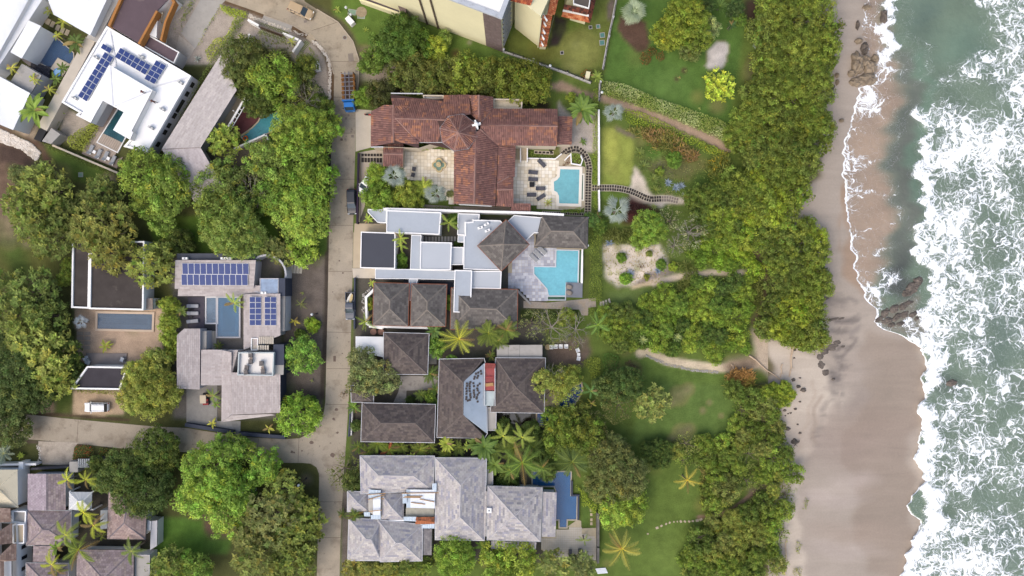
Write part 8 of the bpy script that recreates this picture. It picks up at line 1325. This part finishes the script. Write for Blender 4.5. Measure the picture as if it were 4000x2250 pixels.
 # fountain
t=thing('fountain','quatrefoil stone fountain in the cream courtyard','fountain',W(pp('G',1003,353),.08));m_fs=mat('fountain_stone','#c9b68c',.85,.12,2);n=48;dq=lambda a:(a+math.pi/4)%(math.pi/2)-math.pi/4;R_q=lambda a,k:1.08*k*(.62*math.cos(dq(a))+math.sqrt(max(0,.3025-.3844*math.sin(dq(a))**2)))
MB().ring([(R_q(i*2*math.pi/n,1.12)*math.cos(i*2*math.pi/n),R_q(i*2*math.pi/n,1.12)*math.sin(i*2*math.pi/n))for i in range(n)],[(R_q(i*2*math.pi/n,.86)*math.cos(i*2*math.pi/n),R_q(i*2*math.pi/n,.86)*math.sin(i*2*math.pi/n))for i in range(n)],0,.5).build('rim',m_fs,t,local=True)
MB().prism([(R_q(i*2*math.pi/n,.86)*math.cos(i*2*math.pi/n),R_q(i*2*math.pi/n,.86)*math.sin(i*2*math.pi/n))for i in range(n)],0,.3).build('water',mat('fountain_water','#7f9a8a',.1,.1,1),t,local=True);MB().lathe((0,0,.2),[(.2,0),(.16,.5),(.42,.7),(.5,.8),(.4,.8),(.1,.72),(.1,1.1),(.22,1.2),(.06,1.25)],18).build('bowl',m_fs,t,local=True)
# terracotta pots, float ring, noodle, rings
for i,x in enumerate((387,458)):
 t=thing('plant_pot',['western round terracotta pot behind the white wall','eastern round terracotta pot behind the white wall'][i],'plant pot',W(pp('K',x,714),.3).xy.to_3d());MB().lathe((0,0,0),[(.42,0),(.6,.7),(.62,.75),(.5,.75),(.48,.66)],20).build('pot',mat('terracotta','#a07c6c',.85,.1,2),t,local=True);MB().lathe((0,0,.6),[(.48,0),(.48,.03)],16).build('soil',mat('potting_soil','#6b6248'),t,local=True)
def torus(p,z,R,r,m,name,label,cat):
 mb=MB();rs_=[[Vector(((R+r*math.cos(b*6.283/8))*math.cos(a*6.283/20),(R+r*math.cos(b*6.283/8))*math.sin(a*6.283/20),r*math.sin(b*6.283/8)+r))for b in range(8)]for a in range(21)];mb.loft(rs_,cap=False);o=mb.build(name,m,None,True);o.location=W(p,z);tag(o,label,cat)
torus(pp('B',628,1305),.17,.38,.16,mat('orange_plastic','#c9682c',.4),'swim_ring','orange swim ring floating in the teal pool','swim ring');torus(pp('H',367,211),.03,.25,.1,m_tyre,'hose_coil','dark hose coil behind the terrace stairs','hose')
solo(MB().tube(W(pp('B',595,1280),.2),W(pp('B',660,1240),.2),.05),'pool_noodle',mat('yellow_foam','#c9b53c',.7),'yellow foam noodle at the teal pool edge','pool noodle')
# ------------------------------------------------------------------ stepping paths of dark slabs
m_dslab=mat('dark_slab','#3a3430',.85,.15,1.2);m_dslab2=mat('worn_slab','#857a70',.9,.12,1.2);m_pathbed=mat('pale_joint','#c9bda9',.9,.08,1)
def slabpath(label,pts,rows,sl,wd,gap=.09,worn=None):
 P=[W(p,.03)for p in pts];seg=[(b-a).length for a,b in zip(P[:-1],P[1:])];tot=sum(seg);n=int(tot/(sl+gap));bed=thing('stepping_path',label,'path',P[0]);me1=MB().box((0,0,.03),(sl,wd,.06)).mesh('slab',m_dslab);me2=MB().box((0,0,.03),(sl,wd,.06)).mesh('slab',m_dslab2)
 mb=MB()
 def at(s):
  for a,b,l in zip(P[:-1],P[1:],seg):
   if s<=l:return a+(b-a)*(s/l),(b-a).normalized()
   s-=l
  return P[-1],(P[-1]-P[-2]).normalized()
 for i in range(n):
  p,d=at((i+.5)*(sl+gap));nn=Vector((-d.y,d.x,0));rz=math.atan2(d.y,d.x);mb.box(p+Vector((0,0,.0)),(sl+gap+.06,rows*(wd+gap)+gap,.03+.004*(i%2)),rz)
  for r in range(rows):o=linkobj('slab',me2 if worn and i>worn*n else me1,bed);o.location=p+nn*((r-(rows-1)/2)*(wd+gap))-ORG[bed.name];o.rotation_euler=(0,0,rz)
 mb.build('bed',m_pathbed,bed)
slabpath('double row of dark slabs curving past the flower bed and along the pool',q('H 470,258 520,215 580,195 630,200 680,240 712,300 728,370 722,450 718,600 714,820'),2,.44,.5);slabpath('double row of dark slabs winding from the pool to the shore thicket',q('H 755,563 820,565 960,565 1040,575 1110,592 1180,620 1250,655 1310,672 1400,668 1480,668 1570,690'),2,.38,.5,.1,.78);slabpath('single row of dark slabs along the boundary wall',q('H 285,797 690,815'),1,.36,.42);slabpath('dark slab grid at the tiled house gate',q('G 268,255 475,255'),1,.5,.55);slabpath('lower dark slab grid at the tiled house gate',q('G 268,302 475,305'),1,.5,.9)
slabpath('dark slabs behind the terrace stairs',q('H 210,228 395,235'),1,.6,.4,.15)
for nm,pts,nn_,sz,m_,lab in(('villa',[(852+i*30,1047)for i in range(11)],'G',(.42,.95),m_concg,'grey slab in the row along the villa court'),('lawn',[(1078,452),(1103,446),(1130,436),(1160,424)],'L',(.38,.95),m_conc,'pale slab of the short curved path at the wide hedge')):
 for i,(x,y)in enumerate(pts):o=solo(MB().box(W(pp(nn_,x,y))+Vector((0,0,.05)),(sz[0],sz[1],.1),0 if nm=='villa' else-.1+.12*i),'stepping_slab',m_,f'{["first", "second", "third", "fourth", "fifth", "sixth", "seventh", "eighth", "ninth", "tenth", "eleventh"][i]} {lab} from the west','stepping slab',lab+'s')
for i,(x,y,s_)in enumerate(((445,1130,.35),(515,1085,.55),(548,1070,.45),(583,1056,.4),(610,1046,.4),(642,1040,.3),(668,1038,.3),(694,1037,.5),(725,1037,.45),(757,1037,.45),(785,1034,.45),(818,1030,.6),(845,1022,.6))):solo(MB().box(W(pp('V',x,y))+Vector((0,0,.03)),(s_,s_*.8,.08),i*.3),'stepping_stone',m_conb,f'{["first", "second", "third", "fourth", "fifth", "sixth", "seventh", "eighth", "ninth", "tenth", "eleventh", "twelfth", "last"][i]} sandstone step across the south lawn from the west','stepping stone','sandstone steps across the lawn')
t=thing('garden_stair','white stone stair from the tiled house down to the terrace','stairs',W(pp('H',110,240)))
for i in range(9):MB().box(W(pp('H',108,178+i*15),.3)+Vector((0,0,.9-i*.1-.3)),(1.3,.34,.16)).build('step',m_conb,t)
for x in(80,143):MB().box(W(pp('H',x,245),.5)+Vector((0,0,.2)),(.2,3.4,1.2)).build('balustrade',m_white,t)
wall('low white balustrade along the terrace flower bed',q('H 150,285 410,290 465,245'),.2,.7,m_white);wall('white garden wall along the east of the tiled house',q('D 820,1040 822,1449')+q('H 822,0 822,530'),.3,1.4,m_white);wall('white garden wall below the stepping path gap',q('H 822,590 825,780'),.3,1.2,m_white);wall('curved white planter wall beside the dark slabs',q('H 500,300 555,245 560,335 650,350 665,300 650,260'),.2,.5,m_white);wall('dark low street wall of the tiled house',q('G 240,240 228,895'),.3,1.2,mat('maroon_rail','#35283c'));wall('dark low street wall of the villa lawn',q('K 205,210 203,680'),.3,.8,m_navy);wall('pale street kerb wall of the tiled house',q('G 252,240 248,880'),.25,.5,m_conb);wall('street wall of the brown shingled house',q('O 165,240 150,490'),.3,1.2,m_navy);wall('white strip wall beside it',q('O 182,240 172,480'),.2,.9,m_white)
# ------------------------------------------------------------------ fences, lamp posts, boxes and covers
def fence(label,pts,h=1.6,step=1.6):
 t=thing('fence',label,'fence',W(pts[0]));P=WP(pts,0)
 for a,b in zip(P[:-1],P[1:]):
  d=b-a;rz=math.atan2(d.y,d.x);n=max(1,int(d.length/step));MB().box((a+b)/2+Vector((0,0,.25)),(d.length,.35,.5),rz).build('base_wall',mat('fence_base','#b3b0ac',.9,.15,1.5),t)
  for z in(h*.65,h):MB().box((a+b)/2+Vector((0,0,z)),(d.length,.05,.05),rz).build('rail',m_dark,t)
  for i in range(n+1):MB().box(a+d*(i/n)+Vector((0,0,h/2+.1)),(.1 if i%4 else.34,.1 if i%4 else.34,h+.2),rz).build('post',m_dark if i%4 else m_wallg,t)
fence('grey railing fence on a low wall below the apartment lawn',q('W 1205,525 1500,625 1840,745 2080,840'));fence('pale railing fence on a low wall between the apartment and the north garden',q('D 985,-20 945,190 905,370 855,660'));fence('dark railing at the fence corner of the garden path',q('D 828,790 820,960'),1.4)
def lamp(p,label,h=4.2):
 t=thing('street_lamp',label,'street lamp',W(p));MB().tube((0,0,0),(0,0,h),.07,.05,8).build('pole',m_dark,t,local=True);MB().lathe((0,0,h),[(.1,0),(.24,.15),(.26,.4),(.1,.6)],10).build('lantern',mat('lantern_glass','#cfd3d4',.3),t,local=True);MB().lathe((0,0,-.05),[(.18,0),(.16,.3)],8).build('base',m_dark,t,local=True)
lamp(pp('C',180,165),'dark street lamp on the lawn at the bend',4.5);lamp(pp('D',350,680),'dark lamp post on the fence below the apartment lawn',3.5);lamp(pp('D',822,930),'dark lamp post at the path corner',4);lamp(pp('N',1440,890),'street lamp on the corner lawn below the junction',4.5);lamp(pp('J',1540,665),'thin lamp post at the edge of the gravel yard',3);lamp(pp('B',1655,200),'dark post beside the utility covers',3)
def cabinet(v,x,y,rz,label,m=None,d=(.9,1.6,1.1)):t=thing('utility_cabinet',label,'cabinet',W(pp(v,x,y)),rz);MB().box((0,0,d[2]/2),d).build('casing',m or m_white,t,local=True);MB().box((0,0,d[2]+.03),(d[0]+.08,d[1]+.08,.06)).build('lid',m or m_white,t,local=True);MB().box((0,0,.04),(d[0]+.2,d[1]+.2,.08)).build('base',m_concg,t,local=True)
cabinet('C',172,212,.75,'pale grey cabinet on the lawn at the bend');cabinet('B',1312,640,.25,'white cabinet in the gravel garden');cabinet('D',708,725,-.2,'cream cabinet before the red-flowered shrub',m_cream,(.75,1.2,1.3))
def cover(v,x,y,w_,l_,m,label,rz=0.0,z=.03,rim=True,round_=False):
 c=W(pp(v,x,y));t=thing('access_cover',label,'cover',c,rz)
 if round_:MB().lathe((0,0,0),[(w_,0),(w_,z)],16).build('lid',m,t,local=True);MB().lathe((0,0,0),[(w_+.08,0),(w_+.08,z*.7)],16).build('rim',m_steel,t,local=True)
 else:
  MB().box((0,0,z/2),(w_,l_,z)).build('lid',m,t,local=True)
  if rim:MB().ring([(-w_/2-.1,-l_/2-.1),(w_/2+.1,-l_/2-.1),(w_/2+.1,l_/2+.1),(-w_/2-.1,l_/2+.1)],[(-w_/2,-l_/2),(w_/2,-l_/2),(w_/2,l_/2),(-w_/2,l_/2)],0,z+.02).build('rim',m_concg,t,local=True)
m_gc=mat('green_cover','#7f9a86',.7,.1,1);m_tc=mat('teal_cover','#4f7a74',.7,.1,1);m_patch=mat('road_patch','#857b72',.9,.1,2);m_iron=mat('iron_cover','#6a5a50',.7,.15,2)
for a in((('C'),182,115,1.4,.9,m_gc,'western green cover on the bend lawn',-.15),('C',268,152,1.3,.85,m_gc,'eastern green cover on the bend lawn',-.05),('D',740,258,.5,.5,m_dark,'dark drain cover near the annex',.1),('D',812,250,.6,.6,m_tc,'northern teal cover by the pale fence',.1),('D',852,332,.8,.8,m_tc,'middle teal cover by the pale fence',.1),('D',850,403,.85,.85,m_tc,'southern teal cover with a pale rim',.1),('D',472,498,.5,.5,m_dark,'dark drain cover on the apartment lawn',.1),('E',762,441,.7,.7,m_gc,'green cover on the small west lawn',.0),('H',780-480,0,.01,.01,m_gc,'x',0)):
 if a[6]=='x':continue
 cover(*a)
for i,a in enumerate(((1620,543,1.0,1.6),(1575,1118,.45,.45),(1598,1088,.35,.45),(1568,1315,.4,.4),(1635,1285,.5,.5),(1622,1242,.25,.3),(1190,203,.55,.45),(1680,668,.7,.5))):
 o=solo(MB().box(W(pp('B',a[0],a[1]))+Vector((0,0,.03)),(a[2],a[3],.03),.1),'road_patch',m_patch,f'{["large", "left of the pair of", "right of the pair of", "lower left", "lower right", "smallest", "driveway-side", "verge-side"][i]} grey repair patch on the lane by the blue truck','road patch','repair patches on the lane')
cover('B',1562,355,.32,.3,m_iron,'round iron manhole on the bend',0,.035,True,True);cover('J',1708,1090,.5,1.1,m_iron,'iron grate in the lane by the grey-green tree',0,.03,False)
for i,(v_,x,y,r)in enumerate((('N',1490,550,.4),('N',1305,640,.3),('N',1325,645,.2),('N',1725,240,.35),('N',1700,330,.3),('N',1735,460,.25),('N',1400,630,.18),('N',1570,400,.15),('K',18,970,.3),('K',62,45,.2),('K',95,160,.2),('G',82,110,.3),('N',1690,670,.5),('J',1690,460,.12),('J',1780,1040,.15))):
 rg=random.Random(i);o=solo(MB().prism([(W(pp(v_,x,y)).x+r*rg.uniform(.7,1.2)*math.cos(a*.7),W(pp(v_,x,y)).y+r*rg.uniform(.7,1.1)*math.sin(a*.7))for a in range(9)],.0,.026),'road_patch',m_iron,'dark dung-brown spot on the pale lane','road spot','brown spots on the lane')
 # ------------------------------------------------------------------ rocks, driftwood, stones
m_rock=mat('tan_rock','#8d7f6c',.9,.25,.9,.8,2.5,stain=[('#5d5348',.8,.5,.75)]);m_drock=mat('dark_rock','#6a6159',.85,.3,1.0,.8,2.5,stain=[('#4a443f',.7,.5,.7),('#8d8175',1.1,.6,.75)])
def rock(p,r,m,label,hgt=.5,ry=None,seed=0,z=0.0,group=None,rz=0.0,name='rock'):
 rg=random.Random(seed);mb=MB();n=20;rings_=[];off=rg.uniform(0,50);ry=ry or r
 for k,(f,zz)in enumerate(((1.1,-.4),(1.04,.1),(.96,.42),(.84,.66),(.68,.82),(.48,.93),(.25,1.0),(.06,1.0))):
  row=[]
  for a in range(n):
   c_,s_=math.cos(a*6.283/n),math.sin(a*6.283/n);e=1+.42*mnoise.noise(Vector((c_*1.5+off,s_*1.5,k*.2)))+.22*mnoise.noise(Vector((c_*4+off,s_*4,k*.5)));row.append(Vector((r*f*e*c_,ry*f*e*s_,hgt*(zz+.38*mnoise.noise(Vector((c_*f*3+off,s_*f*3,2.2)))*(zz>0)))))
  rings_.append(row)
 mb.loft(rings_);o=mb.build(name,m,None,False);o.location=W(p,z);o.rotation_euler=(0,0,rz);tag(o,label,'rock',group);return o
for i,(x,y,r,ry,hh,lab)in enumerate(((345,600,22,40,.9,'tall tan rock at the north of the surf-edge outcrop'),(420,580,24,22,.7,'tan rock beside it to the east'),(470,640,26,26,.6,'tan rock at the foam edge of the outcrop'),(370,650,20,20,.6,'tan rock in the middle of the outcrop'),(300,695,15,13,.5,'separate tan rock west of the outcrop'),(350,775,24,16,.5,'low tan rock at the south west of the outcrop'),(440,750,36,22,.6,'wide tan rock at the south of the outcrop'),(520,560,14,14,.5,'small tan rock at the breaking foam'),(365,390,14,10,.35,'small tan rock alone above the outcrop'),(420,465,13,22,.5,'dark wet rock in the foam above the outcrop'),(600,165,12,24,.6,'dark rock in the northern breaker'),(440,75,16,9,.3,'tan rock under the northern wash'),(355,245,6,15,.3,'small dark seaweed rock on the wet sand'),(200,240,10,10,.2,'flat grey rock on the northern sand'),(160,715,8,9,.3,'grey rock below the shore trees'),(165,780,6,11,.25,'second grey rock below the shore trees'),(115,830,8,13,.4,'dark rock against the shore trees'),(205,1140,8,7,.2,'flat rock alone on the beach'))):
 pr=pp('S',x,y);z_=float(zland(np.array(pr[0]),np.array(pr[1])));rock(pr,r/S*1.05,m_drock if 'dark' in lab else m_rock,lab,hh+.55,ry/S*1.05,i,z_-.1)
for i,(x,y,r,ry,hh,lab)in enumerate([(1380,960,36,22,.7,'dark rock alone beyond the breaker'),(830,480,34,18,.6,'pointed dark reef rock nearest the sand')]+[(x,y,r,ry,.6,'dark jagged rock of the reef in the surf')for x,y,r,ry in((880,430,40,24),(900,490,44,22),(950,400,38,26),(970,460,36,24),(930,520,30,14),(1020,380,34,22),(1030,440,30,22),(1000,510,28,14),(1090,440,34,18),(1120,470,24,14),(1060,350,30,16),(1090,240,44,34),(1130,190,34,30),(1050,280,36,24))]):
 pr=pp('U',x,y);rock(pr,r*.55/1.932*2/S,m_drock,lab,hh*.3+.22,ry*.55/1.932*2/S,40+i,-1.12,'reef rocks' if 'jagged' in lab else None,.3+(i%3)*.25)
for i,(x,y,r)in enumerate(((190,935,.7),(228,985,.7),(265,1010,.9),(175,1040,.9),(125,1165,.5),(170,1185,.4),(205,1155,.5),(150,1190,.3),(150,1305,.8),(222,1270,.4),(240,1335,.5),(200,1400,1.1),(240,1100,.4),(240,920,.4),(195,770,.4),(200,710,.5),(490,930,.6),(130,1205,.3))):
 pr=pp('U',x,y);rock(pr,r*.6,m_drock,'dark boulder scattered on the dry sand below the thicket',r*.5,r*.45,60+i,float(zland(np.array(pr[0]),np.array(pr[1])))-.05,'boulders on the dry sand')
for i,(x,y,r,ry)in enumerate(((470,690,48,26),(420,720,34,24),(515,655,30,18),(390,760,26,22),(400,820,24,30),(430,880,30,26),(560,685,18,9),(480,480,46,11),(550,472,26,8),(440,575,20,12),(430,320,22,10))):
 pr=pp('U',x,y);rock(pr,r/1.932/S*1.1,m_drock,'low dark lava rock at the top of the wet sand',.13,ry/1.932/S*1.1,90+i,float(zland(np.array(pr[0]),np.array(pr[1])))-.06,'lava rocks at the top of the wet sand',.2)
for i,(v_,a,b,r,lab)in enumerate((('T',(1032,1182),(1370,1449),.14,'long pale driftwood log slanting to the thicket'),('T',(1440,1095),(1415,1385),.16,'thick tan driftwood log lying north-south'),('T',(1340,1260),(1328,1390),.10,'pale forked driftwood branch'),('X',(415,1100),(405,1449),.11,'long pale pole along the bottom thicket edge'),('T',(865,1262),(890,1310),.1,'short grey log at the end of the gravel path'),('X',(540,175),(485,220),.12,'dark driftwood stump on the dry sand'))):
 A_,B_=W(pp(v_,*a),.25),W(pp(v_,*b),.12);mb=MB();d_=B_-A_;nrm=Vector((-d_.y,d_.x,0)).normalized();P_=[A_+d_*(k/6)+nrm*.12*math.sin(k*1.7+i)for k in range(7)]
 for k in range(6):mb.tube(P_[k],P_[k+1],r*(1.1-.1*k),r*(1.0-.1*k),7)
 mb.tube(P_[4],P_[4]+nrm*.7+d_*.05,r*.4,.02,5);solo(mb,'driftwood',mat('driftwood','#c2ab92',.9,.15,2)if i!=5 else m_drock,lab,'driftwood')
def stones(name,label,pts_poly,n,r0,r1,m,seed,z=0.0,line=False):
 rg=random.Random(seed);mb=MB();xs=[p[0]for p in pts_poly];ys_=[p[1]for p in pts_poly];k=0
 if line:P=pts_poly
 while k<n:
  if line:s_=rg.random()*(len(P)-1);i=int(s_);f=s_-i;x=P[i][0]*(1-f)+P[i+1][0]*f+rg.uniform(-5,5);y=P[i][1]*(1-f)+P[i+1][1]*f+rg.uniform(-5,5)
  else:
   x,y=rg.uniform(min(xs),max(xs)),rg.uniform(min(ys_),max(ys_))
   if not inpoly(np.array(x),np.array(y),pts_poly):continue
  k+=1;c=W((x,y),z);r=rg.uniform(r0,r1);rs_=[]
  for f,zz in((1,-.2),(.85,.5),(.4,.8)):rs_.append([c+Vector((r*f*rg.uniform(.75,1.15)*math.cos(a*1.047),r*f*rg.uniform(.75,1.15)*math.sin(a*1.047),r*zz))for a in range(6)])
  mb.loft(rs_)
 solo(mb,name,m,label,'stones',kind='stuff')
m_wst=mat('white_stone','#d8cfc4',.9,.15,2,stain=[('#b3a491',1.2,.5,.7)]);stones('stone_bank','bank of pale rubble stones by the bare lot',q('E 0,10 110,60 300,150 390,240 340,310 200,200 0,130'),1400,.1,.28,m_wst,1);stones('pebble_edging','white pebble edging of the gravel garden',q('B 1260,390 1330,440 1400,540 1425,650 1420,800 1415,940'),420,.08,.2,m_wst,2,line=True);stones('pebble_edging','white pebble edging by the gate',q('B 650,140 760,190 900,240 1200,340'),200,.08,.18,m_wst,3,line=True);stones('pebble_edging','white pebbles beside the pebble drive',q('a 530,1040 560,1100 570,1200 540,1300'),60,.08,.18,m_wst,4,line=True);stones('pebble_edging','rounded stones bordering the villa lawn',q('b 570,500 520,540 420,640 395,720 400,850 405,980 400,1080'),40,.14,.24,m_concg,5,line=True);stones('gravel_edge','pebbles lining the sand path',q('T 60,1180 250,1260 500,1320 730,1335'),260,.07,.16,m_concg,6,line=True)
solo(MB().box(W(pp('C',268,152))*1,(0.01,.01,.01)).lathe(W(pp('C',270,115))+Vector((0,0,0)),[(1.1,0),(1.0,.06),(.3,.1)],18),'soil_mound',mat('pale_soil','#9a8c74',.95,.2,1.5),'pale round soil mound between the green covers','soil mound')
for i in range(4):solo(MB().box(W(pp('Q',1560+i*6,1378+i*13))+Vector((0,0,.1)),(2.0,.22,.12),.08),'plank',m_wsheet,f'{["northernmost", "second", "third", "southernmost"][i]} white plank stacked at the lawn corner','plank','white planks at the lawn corner')
mb=MB();rg=random.Random(4);gr=16;pts_=[(W(pp('A',290+190*i/gr,590+150*j/gr+40*i/gr),.35)+Vector((0,0,.3*mnoise.noise(Vector((i*.6,j*.6,1))))))for j in range(gr)for i in range(gr)]
mb.add(pts_,[[j*gr+i,j*gr+i+1,(j+1)*gr+i+1,(j+1)*gr+i]for j in range(gr-1)for i in range(gr-1)]);solo(mb,'tarpaulin',mat('black_tarp','#3a3a42',.5,.2,1),'crumpled dark tarpaulin beside the courtyard pool','tarpaulin')
